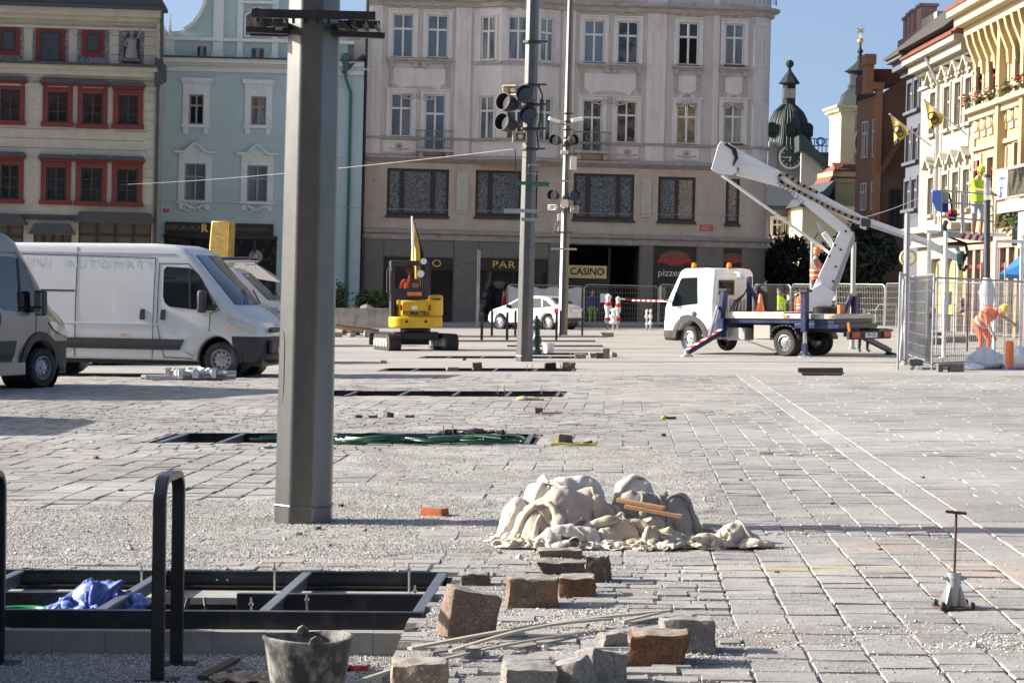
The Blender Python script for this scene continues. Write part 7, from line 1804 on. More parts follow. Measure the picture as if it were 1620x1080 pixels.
for py in(67,135,166,204,236):c=mloc(m2,b2,836,py,0);b=MB();b.lathe([(.225,-.025),(.225,.025)],8,(0,0,c.z),ph=pi/8);b.bar((.1,-.24,c.z),(.36,-.24,c.z),.04,.04);b.build('clamp_band',M['black_plastic'],m2,smooth=0)
b=MB();b.tube([mloc(m2,b2,852,136,-.2),mloc(m2,b2,858,150,-.2),mloc(m2,b2,856,180,-.2),mloc(m2,b2,850,210,-.2),mloc(m2,b2,852,236,-.2)],.02,6);b.tube([mloc(m2,b2,815,236,-.3),mloc(m2,b2,816,280,-.3),mloc(m2,b2,822,300,-.25)],.012,5);b.build('cable',M['black'],m2)
c=mloc(m2,b2,846,268,-.2);b=MB();b.tube([c+Vector((-.15,0,.1)),c+Vector((.1,0,.1)),c+Vector((.1,0,-.1)),c+Vector((-.15,0,-.1))],.012,5,closed=True);b.build('wire_loop',M['galv'],m2)
for px,py,yw in((879,222,-30),(905,222,25),(876,309,-30),(908,310,10)):flood(m3,b3,px,py,.19,yw,-5,-.3)
for px,py,w_,h_ in((907,258,.24,.5),(893,241,.28,.13),(893,322,.28,.30),(885,344,.15,.26)):
 c=mloc(m3,b3,px,py,-.3);b=MB();b.box(c,(w_,.16,h_));b.build('junction_box',M['plaster_light'],m3,bevel=.01)
for px,py,s in((877,190,-1),(913,189,1)):
 c=mloc(m3,b3,px,py,-.35);b=MB();b.cyl(c+Vector((-.2,-.1,-.05*s)),c+Vector((.2,.1,.05*s)),.07,n=10);b.build('camera_housing',M['white_plain'],m3)
horn(m3,b3,873,328,.32,.2,-30,'white_plain',-.3);horn(m3,b3,910,331,.3,.24,30,'deck',-.3)
for(px,py,w_,mt)in((891,368,.7,'green_paint'),(892,394,.95,'galv'),(893,287,.7,'steel_grey'),(894,198,1.1,'steel_grey')):
 c=mloc(m3,b3,px,py,0);b=MB();b.b(c.x-w_/2,c.x+w_/2,-.28,-.21,c.z-.035,c.z+.035);b.build('cross_bracket',M[mt],m3,smooth=0)
c=mloc(m3,b3,893,205,0);b=MB()
for k in range(6):b.lathe([(.215,-.02),(.215,.02)],8,(0,0,c.z-.3*k+.6),ph=pi/8)
b.build('clamp_band',M['black_plastic'],m3,smooth=0)
c=mloc(m3,b3,880,350,-.25);b=MB();b.tube([c,c+Vector((-.12,0,-.4)),c+Vector((.02,0,-.55)),c+Vector((.1,0,-.2))],.01,5);b.build('cable',M['galv'],m3)
def wire(label,a,c,sag,r,mt='galv'):
 pts=[a.lerp(c,k/16)-Vector((0,0,sag*4*(k/16)*(1-k/16)))for k in range(17)];b=MB();b.tube(pts,r,5);o=b.build('overhead_cable',M[mt],None);tag(o,label,'cable')
wire('pale slack cable from the red-windowed house across to the middle mast',P(193,292,104.2),P(812,236,52.2),.12,.008,'galv')
wire('thin dark span wire running along the front of the corner building',P(250,318,110.5),P(1178,341,112),.1,.014,'steel_grey')
wire('thin cable from the dark street house to the cream facade',P(1360,345,108),P(1460,310,97.5),.1,.012,'galv')
p=P(755,512,103);t=thing('sign_post','thin perforated galvanised post without sign in front of the shop window','post',(p.x,103,0),(0,R(LEAN),0))
b=MB();b.b(-.07,.07,-.04,.04,0,3.5);b.build('post',M['galv'],t,smooth=0)
for k in range(22):b=MB();b.b(-.03,.03,-.045,-.041,2.0+k*.068,2.03+k*.068);b.build('slot',M['black'],t,smooth=0)
def fence(label,p0,p1,h=1.95,sheet=None,lean=LEAN,feet=True,group='mesh site fence panels',wires=True,mt='galv',name='site_fence'):
 p0=Vector(p0);p1=Vector(p1);d=p1-p0;L_=d.length;a=atan2(d.y,d.x)
 t=thing(name,label,'fence',p0,(0,0,0),group);t.rotation_euler=(Matrix.Rotation(R(lean),3,'Y')@Matrix.Rotation(a,3,'Z')).to_euler()
 rr_=.022;b=MB();r=.18
 b.tube([(0,0,.0),(0,0,h-r)]+[(r-r*cos(k*pi/8),0,h-r+r*sin(k*pi/8))for k in range(1,5)]+[(L_-r+r*sin(k*pi/8),0,h-r+r*cos(k*pi/8))for k in range(0,4)]+[(L_,0,h-r),(L_,0,0)],rr_,8);b.tube([(0,0,.14),(L_,0,.14)],.018,8);b.build('frame',M[mt],t)
 b=MB();n=int(L_/.115);w_=.0035
 for k in range(1,n):x=L_*k/n;b.b(x-w_,x+w_,-.004,.004,.14,h-.02)
 for k in range(8):z=.2+(h-.3)*k/7;b.b(.02,L_-.02,-.008,-.0045,z-w_,z+w_)
 o=b.build('wire_mesh',M[mt],t,smooth=0);tag(o,kind='stuff')
 if feet:
  for x in(0,L_):b=MB();b.b(x-.13,x+.13,-.32,.32,-.02,.13);b.build('foot_block',M['concrete_dark'],t,bevel=.02)
 if sheet:
  b=MB();nx,nz=24,14;x0,x1,z0,z1=sheet;vs=[]
  for j in range(nz+1):
   for i in range(nx+1):
    x=x0+(x1-x0)*i/nx;z=z0+(z1-z0)*j/nz;zz=z-(.12*sin(i/nx*pi*3.2)**2 if j==nz else 0);vs.append((x,-.03-.05*noise.noise(Vector((x*2.2,z*2.2,L_)))-.02,zz))
  b.add(vs,[(j*(nx+1)+i,j*(nx+1)+i+1,(j+1)*(nx+1)+i+1,(j+1)*(nx+1)+i)for j in range(nz)for i in range(nx)]);b.build('plastic_sheet',M['sheet'],t,smooth=180,fixn=False)
 return t
mm('sheet',(.50,.51,.53),.45,0,.1,4,.1)
def gp(px,Y):v=P(px,500,Y);return Vector((v.x,Y,0))
fence('fence panel with pale plastic sheeting left of the white hatchback',gp(801,104),gp(922,104),sheet=(.05,3.4,.15,1.9),group=None)
fa=fence('fence panel with a white notice in front of the casino passage',gp(923.5,104),gp(1040,104.2),group=None)
b=MB();b.b(.72,1.15,-.03,-.015,1.15,1.55);b.build('notice',M['sign_white'],fa,smooth=0)
fence('fence panel by the pizzeria, partly behind the truck cab',gp(1042,104.2),gp(1158,103))
fence('fence panel directly behind the truck cab and workers',gp(1192,103),gp(1249,100))
fence('fence panel seen between the boom rest and the boom foot',gp(1251,100),gp(1322,97))
fb=fence('fence panel with a round pink notice behind the truck tail',gp(1322,97),gp(1398,94),group=None)
b=MB();b.b(-.35,-.05,-.04,-.02,1.25,1.65);b.build('notice',M['sign_white'],fb,smooth=0);b=MB();b.lathe([(0,0),(.11,0)],14,(-.2,-.045,1.5),'y',cap=False);b.build('notice_disc',M['sign_red'],fb)
fence('fence panel in the second row near the street clock',gp(1400,93),gp(1480,84))
fence('fence panel in the second row behind the white posts',gp(1482,84),gp(1558,80))
fence('fence panel in the second row at the right picture edge',gp(1560,80),gp(1650,74))
fence('leaning front fence panel seen almost end-on with torn white sheeting',G(1420,585),G(1437,566),h=2.0,sheet=(.1,1.7,.2,1.9),feet=False,group=None)
fence('front fence panel between the leaning panel and the tall post',G(1436,570),G(1474,585),h=1.95,feet=False,group=None)
ff=fence('nearest front fence panel with a red and white no-entry notice',G(1474,585),G(1650,572),h=1.9,feet=False,group=None)
def notice(par,x,z,w_,h_,y=-.03,mt='sign_white'):b=MB();b.b(x-w_/2,x+w_/2,y-.006,y,z-h_/2,z+h_/2);return b.build('notice',M[mt],par,smooth=0)
s47=3600/47.
q=notice(ff,(1588-1474)/s47,(585-482)/s47,.22,.31)
b=MB();c_=((1588-1474)/s47,-.04,(585-482)/s47+.035);b.tube([(c_[0]+.085*cos(t),c_[1],c_[2]+.085*sin(t))for t in[2*pi*k/20 for k in range(20)]],.010,6,closed=True);b.bar((c_[0]-.06,c_[1],c_[2]+.06),(c_[0]+.06,c_[1],c_[2]-.06),.012,.012);b.build('prohibition_ring',M['sign_red'],q)
b=MB();b.ball((c_[0],c_[1]+.0,c_[2]+.03),(.02,.006,.02),8,6);b.prism([(c_[0]-.035,c_[2]-.05),(c_[0]+.035,c_[2]-.05),(c_[0]+.02,c_[2]+.012),(c_[0]-.02,c_[2]+.012)],-.040,-.036);b.build('figure',M['black'],q)
notice(q,(1588-1474)/s47,(585-482)/s47-.13,.20,.06,-.037,'sign_red')
notice(ff,(1536-1474)/s47,(585-471)/s47,.17,.27,mt='cloth_lightgrey');notice(ff,(1521-1474)/s47,(585-486)/s47,.07,.30)
def blk(label,cat,name,c,d,rot,mt,group=None,bev=.01,rg=0,sc=8,sub=0):
 b=MB();b.box((0,0,0),d);o=b.build(name,M[mt]if isinstance(mt,str)else mt,None,smooth=30,bevel=0)
 if rg:
  bm=bmesh.new();bm.from_mesh(o.data);bmesh.ops.bevel(bm,geom=bm.edges[:],offset=bev,segments=1,affect='EDGES');bm.to_mesh(o.data);bm.free();rough(o,rg,sc,sub);o.data.shade_smooth();o.data.set_sharp_from_angle(angle=R(28))
 elif bev:md=o.modifiers.new('bevel','BEVEL');md.width=bev;md.segments=2
 o.location=c;o.rotation_euler=rot;tag(o,label,cat,group);return o
p=G(1448,578);blk('dark concrete fence foot just right of the leaning panel','concrete block','concrete_weight',p+Vector((0,0,.07)),(.30,.2,.14),(0,0,.1),'concrete_dark')
p=G(1503,588);t=thing('concrete_weight','big hollow dark concrete fence foot under the nearest panel','concrete block',p)
b=MB();b.b(-.26,.26,-.12,.12,.10,.17);b.b(-.26,-.16,-.12,.12,0,.10);b.b(-.03,.26,-.12,.12,0,.10);b.build('block',M['concrete_dark'],t,bevel=.01)
def ribbon(label,pts,w_=.07,name='barrier_tape',cat='tape'):
 b1_,b2_=MB(),MB();t=thing(name,label,cat,pts[0]);o=Vector(pts[0]);L_=[]
 for a,c in zip(pts[:-1],pts[1:]):
  n=max(2,int((Vector(c)-Vector(a)).length/.22))
  for k in range(n):L_.append((Vector(a).lerp(Vector(c),k/n)-o,Vector(a).lerp(Vector(c),(k+1)/n)-o))
 for i,(a,c)in enumerate(L_):
  u=Vector((0,.3*sin(i*.9),1)).normalized()*w_/2;bb=MB();bb.add([a-u,c-u,c+u,a+u],[(0,1,2,3)]);bb.build('tape_segment',M['sign_red']if i%2 else M['white_plain'],t,smooth=0)
 return t
ribbon('red and white tape strung from the wrapped posts to the truck cab',[P(978,472,99),P(1000,475,99),P(1040,476,97),P(1066,476,62)])
ribbon('crumpled red and white tape tied to the tall post at the front fence',[P(1469,496,47.5),P(1476,478,47.3),P(1472,490,47.2),P(1480,492,47.3),P(1470,502,47.4)],.12)
def wrap(label,px,y0,y1,Y,w_,c1,c2=None,group=None):
 p=P(px,y1,Y);t=thing('wrapped_post',label,'wrapped post',(p.x,Y,0),(0,R(LEAN),0),group);z1=1.6-(y0-462)/3600*Y
 b=MB();b.cyl((0,0,0),(0,0,z1),.04,n=8);b.build('post',M['galv'],t)
 n=8;b=MB();prof=[(w_*(.5+.18*sin(i*1.7)),.25+(z1-.2)*i/n)for i in range(n+1)]+[(0.02,z1+.12)]
 b.lathe(prof,10,cap=False);o=b.build('wrapping',M[c1],t);rough(o,.05,4)
 if c2:
  for k in(0,2):z=.35+(z1-.4)*k/3;r_=w_*.62;b=MB();b.lathe([(r_,z),(r_*1.05,z+.08),(r_,z+.16)],10,(0,-.02,0),cap=False);b.build('red_band',M[c2],t)
wrap('post wrapped in white and red cloth left of its twin before the passage',961,470,514,98,.22,'cloth_white','sign_red')
wrap('post wrapped in white and red cloth right of its twin, tape tied to it',977,473,514,98.4,.18,'cloth_white','sign_red')
wrap('plain white cloth-covered post standing in front of the red-banded pair',970,492,519,96,.26,'cloth_white')
wrap('taller of two small white wrapped stumps left of the truck cab',1023,494,522,95,.10,'cloth_white');wrap('shorter white wrapped stump with a black foot near the truck cab',1029,493,523,94.4,.12,'cloth_white')
def rack(label,base,yaw=0,L_=.45,h=.93,w_=.062,th=.035,group='dark bike racks'):
 t=thing('bike_rack',label,'bike rack',base,(0,R(1.0),yaw),group);r=.10
 pts=[(0,-L_/2,-.05)]+[(0,-L_/2+r-r*cos(k*pi/12),h-r+r*sin(k*pi/12))for k in range(0,7)]+[(0,L_/2-r+r*sin(k*pi/12),h-r+r*cos(k*pi/12))for k in range(0,7)]+[(0,L_/2,-.05)]
 b=MB();vs=[];n=len(pts)
 for i,p in enumerate(pts):
  a=Vector(pts[max(0,i-1)]);c=Vector(pts[min(n-1,i+1)]);d=(c-a).normalized();nn=Vector((0,-d.z,d.y))
  for sx,sn in((-1,-1),(1,-1),(1,1),(-1,1)):vs.append(Vector(p)+Vector((sx*w_/2,0,0))+nn*(sn*th/2))
 fs=[(i*4+j,i*4+(j+1)%4,(i+1)*4+(j+1)%4,(i+1)*4+j)for i in range(n-1)for j in range(4)]+[(0,1,2,3),(n*4-4,n*4-3,n*4-2,n*4-1)]
 b.add(vs,fs);b.build('hoop',M['rack'],t,smooth=40,bevel=.007,bseg=3)
 for y in(-L_/2,L_/2):b=MB();b.b(-.10,.10,y-.06,y+.06,-.005,.008);b.build('base_plate',M['rack'],t,bevel=.002)
 for z in(.25,.5,.75):
  b=MB();b.lathe([(.008,0),(.006,.006),(0,.008)],8,(0,L_/2-th/2-.004,z),'y');b.build('rivet',M['black'],t)
 return t
pr=G(282,1050,BEDZ);r0=rack('nearest dark bike rack standing in the gravel bed left of the bucket',(pr.x-.02,pr.y-.225,BEDZ),-R(YAWP))
d_=UV(1,0);t=dup(r0);t.location=(P(-9,1000,pr.y).x,pr.y-.2,BEDZ);t['label']='bike rack cut off by the left picture edge, only a sliver of its hoop showing'
for px,Y,lb in((762,74,'leftmost bike rack of the front pair row beyond the excavator'),(802,74,'front-row bike rack left of the middle mast'),(880,74,'front-row bike rack right of the hydrant, before the white hatchback'),(778,81.5,'leftmost bike rack of the back row in front of the sign post'),(815,81.5,'back-row bike rack touching the left edge of the middle mast'),(886,81.5,'back-row bike rack against the farthest mast'),(921,81.5,'rightmost bike rack of the back row behind the hatchback bumper')):
 t=dup(r0);v=P(px,530,Y);t.location=(v.x,Y,0);t['label']=lb
for v0,u0,u1 in((73.2,-6.2,-.9),(80.6,-6.0,-.6),(66.5,-3.4,-.6),(57.9,-2.6,-.9)):
 b=MB();a=UV(u0,v0);b.b(u0,u1,v0,v0+.45,-.01,.05);o=b.build('kerb_strip',M['dark_frame']if v0<60 else M['concrete_dark'],None,smooth=0);o.rotation_euler=(0,0,-R(YAWP));tag(o,kind='structure')
p=G(849,559);t=thing('hydrant','dark green cast-iron hydrant right of the middle mast','hydrant',p);b=MB()
b.lathe([(.15,0),(.15,.06),(.11,.09),(.085,.14),(.085,.22),(.12,.27),(.13,.34),(.12,.42),(.09,.46),(.085,.62),(.13,.66),(.14,.72),(.11,.78),(.12,.82),(.08,.88),(.04,.92),(.035,.98),(0,1.0)],16);b.build('barrel',mm('hydrant_green',(.012,.03,.022),.4,.2),t)
b=MB()
for s in(-1,1):b.lathe([(.05,.08*s),(.055,.16*s),(.03,.18*s),(0,.19*s)],10,(0,0,.68),'x')
b.lathe([(.05,-.1),(.055,-.17),(0,-.18)],10,(0,0,.40),'y');b.build('outlet',M['hydrant_green'],t)
p=G(868,561);t=thing('pail','battered white pail standing right of the hydrant','pail',p);b=MB();b.lathe([(.11,0),(.14,.3),(.15,.31),(.135,.30),(.105,.02),(0,.02)],16,cap=False);o=b.build('pail_body',M['white_plain'],t);rough(o,.03,5)
b=MB();b.b(-.2,.22,-.15,.15,0,.03);b.build('tray',M['white_plain'],t,bevel=.01)
def tree(name,label,px,Y,ytop,r,hbase=1.6,group=None,leaf='leaf_dark',n=5200,trunk=True,sq=1.0,ls=.16):
 v=P(px,480,Y);t=thing(name,label,'tree' if trunk else 'shrub',(v.x,Y,0),(0,R(LEAN),0),group)
 H_=1.6+(HY-ytop)/FP*Y;b=MB()
 if trunk:
  b.tube([(0,0,0),(.05,0,hbase*.6),(0,.05,hbase),(-.05,0,H_*.6)],[.20,.16,.13,.05],8)
  for k in range(7):a=k*2.4;b.tube([(0,0,hbase*.9+k*.15),(r*.3*cos(a),r*.3*sin(a),hbase+.7+k*.3),(r*.7*cos(a),r*.7*sin(a),hbase+1.5+k*.4)],[.08,.05,.02],6)
  b.build('trunk',M['bark'],t)
 rg=np.random.default_rng(int(px)+5);cz=(H_+hbase)/2;rz=(H_-hbase)/2;V=[];ncl=46
 cl=rg.normal(size=(ncl,3));cl/=np.linalg.norm(cl,axis=1)[:,None];cl*=rg.uniform(.45,.92,(ncl,1));cr=rg.uniform(.22,.42,ncl)
 k=rg.integers(0,ncl,n);pnt=cl[k]+rg.normal(size=(n,3))*cr[k][:,None]*.42
 pnt*=np.array([r,r*sq,rz]);pnt[:,2]+=cz;pnt=pnt[pnt[:,2]>hbase*.55];n=len(pnt)
 a=rg.normal(size=(n,3));a/=np.linalg.norm(a,axis=1)[:,None];c=np.cross(a,rg.normal(size=(n,3)));c/=np.linalg.norm(c,axis=1)[:,None];s=rg.uniform(.6,1.3,(n,1))*ls
 V=np.stack([pnt-a*s,pnt+c*s*.45,pnt+a*s,pnt-c*s*.45],1).reshape(-1,3);F=np.arange(n*4).reshape(-1,4)
 me=fast_mesh('crown',V,F,M[leaf]);o=link(bpy.data.objects.new('crown' if trunk else 'foliage',me));reg(o,t);return t
tree('street_tree','dark dense tree in shade right of the pizzeria corner',1252,118,372,2.0,1.2)
tree('street_tree','taller dark tree in shade right of the lift truck boom',1362,112,352,1.7,1.2)
tree('street_tree','low dark tree between the two larger shaded trees',1312,124,395,1.5,1.0,n=3500)
tree('shrub','round dark shrub in a planter left of the mini excavator',588,104,456,.95,.1,trunk=False,n=2500,leaf='leaf',ls=.09)
tree('shrub','narrow dark shrub close to the right edge of the thick mast',534,104,443,.45,.1,trunk=False,n=1200,leaf='leaf',ls=.09)
v=P(575,500,84);t=thing('skip','dirty white metal skip behind the mini excavator blade','skip',(v.x-.0,84,0),(0,0,R(2)))
b=MB();b.b(-1.1,1.05,0,.05,.38,.98);b.b(-1.1,-1.05,.05,1.6,.38,.98);b.b(1.0,1.05,.05,1.6,.38,.98);b.b(-1.1,1.05,1.6,1.65,.38,.98);b.b(-1.1,1.05,0,1.65,.30,.38)
for k in range(4):x=-1.02+k*.66;b.b(x,x+.06,-.04,-.001,.38,.95)
b.b(-1.13,1.08,-.05,.06,.95,1.01);b.build('skip_body',mm('skip_paint',(.42,.40,.36),.6,0,.15,4,.1,dirt=((.14,.11,.08),.7),ds=3),t,smooth=0)
b=MB();b.lathe([(.0,.22),(.28,.10),(.34,.0)],8,(.1,.8,.95));o=b.build('debris_heap',M['concrete'],t);rough(o,.1,4)
t=thing('pallet_stack','tilted wooden pallets leaning against the rubble by the skip','pallet',P(557,510,82)*Vector((1,1,0))if False else(P(557,510,82).x,82,0),(0,R(7),0))
for k in range(7):b=MB();b.b(-.6,.9,-.5+k*.15,-.38+k*.15,.34,.37);b.build('plank',M['wood_dark'],t,smooth=0)
b=MB()
for y in(-.5,0,.45):b.b(-.6,.9,y,y+.1,.22,.335)
b.build('pallet_bearer',M['wood'],t,smooth=0)
random.seed(21)
for k in range(9):
 px=534+k*7.5+random.uniform(-2,2);p=G(px,533-(k%3)*3);s=random.uniform(.16,.26)
 blk(('leftmost','second','third','fourth','middle','sixth','seventh','eighth','rightmost')[k]+' grey broken block in the rubble heap left of the excavator tracks','stone','rubble_block',p+Vector((0,0,s*.4)),(s*1.4,s,s*.8),(random.uniform(-.3,.3),random.uniform(-.3,.3),random.random()*3),'concrete','rubble blocks left of the excavator',.02,.02,6,1)
v=P(345,460,86);t=thing('golden_fountain','tall curved golden slab rising behind the white van roof','sculpture',(v.x,86,0),(0,0,R(-18)));b=MB()
H_=1.6+(HY-350)/FP*86;out_=[(-.35+.12*(k/12),H_*k/12)for k in range(13)];pr=[]
for k in range(15):z=H_*k/14;pr.append((-.42+.30*(k/14)**1.5,z))
b.prism([(x,z)for x,z in pr]+[(x+.72+.18*(1-z/H_),z)for x,z in pr[::-1]],-.32,.32);o=b.build('golden_slab',M['gold'],t,smooth=30,bevel=.04)
b=MB();b.bar((.1,-.45,H_-.55),(.5,-.5,H_-.65),.06,.06);b.build('spout',M['gold'],t)
v=P(385,460,92);t=thing('parasol','folded-out pale parasol corner behind the white service van','parasol',(v.x,92,0),(0,R(4),0));b=MB()
b.add([(0,0,2.95),(-1.3,-1.3,2.35),(1.5,-1.3,2.1),(1.5,1.3,2.1),(-1.3,1.3,2.35)],[(0,1,2),(0,2,3),(0,3,4),(0,4,1)]);o=b.build('canopy',M['plaster_white'],t,smooth=0);md=o.modifiers.new('s','SOLIDIFY');md.thickness=.02
b=MB();b.cyl((0,0,0),(0,0,2.9),.03,n=8);b.build('pole',M['galv'],t)
def pole(label,px,ytop,Y,r,mt='galv',name='steel_pole',cat='pole',g=None):
 v=P(px,480,Y);H_=1.6+(HY-ytop)/FP*Y;t=thing(name,label,cat,(v.x,Y,0),(0,R(LEAN*.6),0),g);b=MB();b.cyl((0,0,0),(0,0,H_),r,n=10);b.build('pole',M[mt],t);
 b=MB();b.lathe([(r*1.6,0),(r*1.6,.05),(r,.08)],10);b.build('pole_foot',M[mt],t);return t,H_
pole('thin grey pole left of the worker in the orange helmet',1283,378,66,.06);pole('thin grey pole right of the white lift boom',1348,383,64,.07)
pole('slim galvanised pole with a thinner top, in front of the round clock',1432,337,50,.06)
v=P(1432,408,96);t=thing('street_clock','round cream street clock seen beside the slim galvanised pole','clock',(v.x+.12,96,0));b=MB()
b.cyl((0,0,0),(0,0,v.z-.3),.06,n=10);b.build('clock_post',M['black'],t);b=MB();b.lathe([(0,-.12),(.33,-.12),(.36,-.08),(.36,.08),(.33,.12),(0,.12)],24,(0,0,v.z),'y',cap=False);q=b.build('clock_case',M['plaster_yellow_hi'],t)
b=MB();b.lathe([(0,0),(.26,0)],24,(0,-.125,v.z),'y',cap=False);b.build('clock_dial',M['sign_white'],q);b=MB();b.bar((0,-.13,v.z),(-.16,-.13,v.z+.01),.01,.02);b.bar((0,-.13,v.z),(.12,-.13,v.z),.01,.02);b.build('clock_hand',M['black'],q)
p=G(1564,565);t=thing('street_lamp','dark lamp standard with glass cylinder head beside the basket worker','street lamp',(p.x-.05,p.y,0),(0,0,0));Hs=1.6+(HY-278)/FP*p.y
b=MB();b.cyl((0,0,0),(0,0,Hs-.65),.085,.08,n=14);b.build('lamp_post',mm('lamp_grey',(.07,.075,.08),.45,.2),t)
b=MB();b.lathe([(.095,Hs-.65),(.095,Hs-.60)],14);b.lathe([(.10,Hs-.05),(.10,Hs+.02),(.05,Hs+.04)],14);b.build('lamp_cap',M['lamp_grey'],t);b=MB();b.lathe([(.088,Hs-.60),(.088,Hs-.05)],14,cap=False);b.build('lamp_glass',mat('lamp_glass',(.45,.48,.5),.08,0,0,1,0,alpha=.45),t)
b=MB();b.lathe([(.12,.9),(.17,1.0),(.15,1.3),(.19,1.6),(.14,1.85),(.09,1.95)],14,cap=False);o=b.build('plastic_wrapping',M['sheet'],t);rough(o,.05,5)
sp=[(1467,563),(1493,566),(1572,560),(1614,560)];g0=[G(*q)for q in sp]
t=thing('shelter_frame','white steel shelter frame with thick posts behind the front fence','frame',g0[0]);o_=g0[0];Hs=3.08
for q in g0:b=MB();c=q-o_;b.cyl((c.x,c.y,0),(c.x+.04,c.y,Hs),.05,n=12);b.lathe([(.12,0),(.12,.02)],12,(c.x,c.y,0));b.build('post',M['white_plain'],t)
b=MB();zt_=Hs+.03;e=g0[2]-o_;b.bar((-.05,0,zt_),(e.x+.3,e.y,zt_-.04),.08,.09);f_=g0[3]-o_;b.bar((e.x,e.y-.1,zt_-.2),(f_.x+.6,f_.y,zt_-.22),.08,.08);b.build('beam',M['white_plain'],t,bevel=.01)
for px in(1481,1509,1530,1551,1588):b=MB();c=G(px,556)-o_;b.cyl((c.x,c.y,0),(c.x+.03,c.y,2.4),.022,n=8);b.build('thin_post',M['wood_dark']if px in(1530,1551)else M['galv'],t)
p=G(1597,585);t=thing('bollard','orange plastic pipe standing upright by the white bulk bags','pipe',p);b=MB();b.lathe([(.085,0),(.085,.6),(.075,.6),(.075,.3),(0,.3)],18,cap=False);b.build('pipe',M['orange_plastic'],t);b=MB();b.lathe([(.14,0),(.13,.04),(.09,.05)],14);b.build('pipe_foot',M['cover_blue'],t)
def bag(label,px,py,rx,ry,h,seed):
 p=G(px,py);b=MB();b.ball((0,0,0),1,40,26);o=b.build('bulk_bag',mm('bag_white',(.85,.84,.82),.6,0,.03,6,.1)if 'bag_white' not in M else M['bag_white'],None,smooth=180)
 for v in o.data.vertices:
  x,y,z=v.co;zz=(z+.75)/1.75;k=1-.55*max(0,zz)**1.5;f=abs(noise.noise(Vector((x*2+seed,y*2,z*2))))*.22+abs(noise.noise(Vector((x*5+seed,y*5,z*4))))*.08
  v.co=(x*rx*(k+f),y*ry*(k+f),max(0,zz)*h*(.9+f))
 o.location=p+Vector((0,ry*.6,-.01));tag(o,label,'bag')
bag('white bulk bag in front of the worker with the yellow helmet',1563,583,.44,.5,.46,2);bag('second white bulk bag right of the orange pipe',1614,584,.34,.4,.50,9);bag('low white bag slumped at the foot of the larger bulk bags',1538,585,.30,.3,.16,5)
for k,(px,py,w_,lb)in enumerate(((1470,545,.95,'left'),(1508,542,.8,'middle'),(1545,540,.6,'right'))):
 p=G(px,py);blk('grey kerbstone stack behind the front fence, %s one'%lb,'kerbstone','kerbstone_stack',p+Vector((0,0,.10)),(w_,.3,.2),(0,0,.1),'concrete' if k%2 else 'concrete_dark')
p=G(1385,520);t=thing('handrail','grey tubular handrail behind the truck tail','handrail',p);b=MB();b.tube([(0,0,0),(0,0,.8),(.15,0,1.05),(.9,0,1.05),(.9,0,0)],.03,8);b.tube([(0,0,.8),(-.5,0,.8),(-.5,0,0)],.03,8);b.build('rail',M['galv'],t)
v=P(1620,402,76);t=thing('awning','bright blue awning at the right picture edge','awning',(v.x,76,0));z0=1.6+(HY-434)/FP*76;z1=1.6+(HY-402)/FP*76
b=MB();b.add([(-.95,-.6,z0),(1.2,-.6,z0-.1),(1.2,.4,z1+.2),(.0,.4,z1)],[(0,1,2,3)]);b.add([(-.95,-.6,z0-.12),(1.2,-.6,z0-.22),(1.2,-.6,z0-.1),(-.95,-.6,z0)],[(0,1,2,3)]);o=b.build('awning_cloth',M['awning_blue'],t,smooth=0);md=o.modifiers.new('s','SOLIDIFY');md.thickness=.01
b=MB();b.cyl((.5,.0,0),(.5,.0,z0),.04,n=8);b.build('awning_post',M['galv'],t)
def flag(label,foot,tip,cl,Y0,Y1):
 a=P(*foot,Y0);c=P(*tip,Y1);t=thing('flag',label,'flag',a);d=c-a;b=MB();b.cyl((0,0,0),d,.03,.02,n=8);b.ball(tuple(d),.05,8,6);b.build('flag_pole',M['galv'],t)
 nx,nz=14,14;vs=[];e=P(*cl,Y1)-a;hgt_=(c-P(cl[0],cl[1],Y1)).z
 for j in range(nz+1):
  for i in range(nx+1):
   s=i/nx;tt_=j/nz;top_=d*(1-.42*s);drop=(1-s*.80)*1.35*tt_;vs.append(top_+Vector((.06*sin(6*s+3*tt_)+.18*tt_*(1-s),.10*sin(9*s+2*tt_)*tt_,-drop)))
 b=MB();b.add(vs,[(j*(nx+1)+i,j*(nx+1)+i+1,(j+1)*(nx+1)+i+1,(j+1)*(nx+1)+i)for j in range(nz)for i in range(nx)])
 for k_,f in enumerate(b.f):b.mi[k_]=1 if k_//nx>=nz-2 and k_%nx<6 else 0
 o=b.build('flag_cloth',[M['flag_yellow'],M['black']],t,smooth=180,fixn=False)
 cc=d*.90+Vector((.12,-.14,-.52));b=MB()
 for(ox,oz,r_)in((0,0,.16),(.10,-.16,.14)):b.tube([cc+Vector((ox+r_*cos(q),0,oz+r_*sin(q)))for q in[2*pi*k/14 for k in range(14)]],.028,5,closed=True)
 b.build('flag_emblem',M['black'],t)
mm('flag_yellow',(.42,.31,.09),.8,0,.1,5,.1)
flag('yellow flag with black emblem on the left, lower pole',(1474,232),(1408,181),(1418,235),96,96.5)
flag('yellow flag with black emblem on the right, higher pole',(1530,214),(1462,158),(1470,215),89.4,90)
p=G(1299,594);t=thing('beam_pair','two short dark timber beams lying in front of the lift truck','beams',p,(0,0,R(-2)))
b=MB();b.b(-.44,.42,0,.12,.06,.15);b.build('beam',M['wood_dark'],t,bevel=.006);b=MB();b.b(-.38,.44,-.03,.10,.03,.059);b.b(-.36,.40,.0,.1,.0,.03);b.build('beam',M['concrete_dark'],t,bevel=.004)
p=G(292,602);t=thing('pipe_bundle','bundle of galvanised scaffold tubes and clamps lying in front of the white van','scaffold tubes',p,(0,0,0))
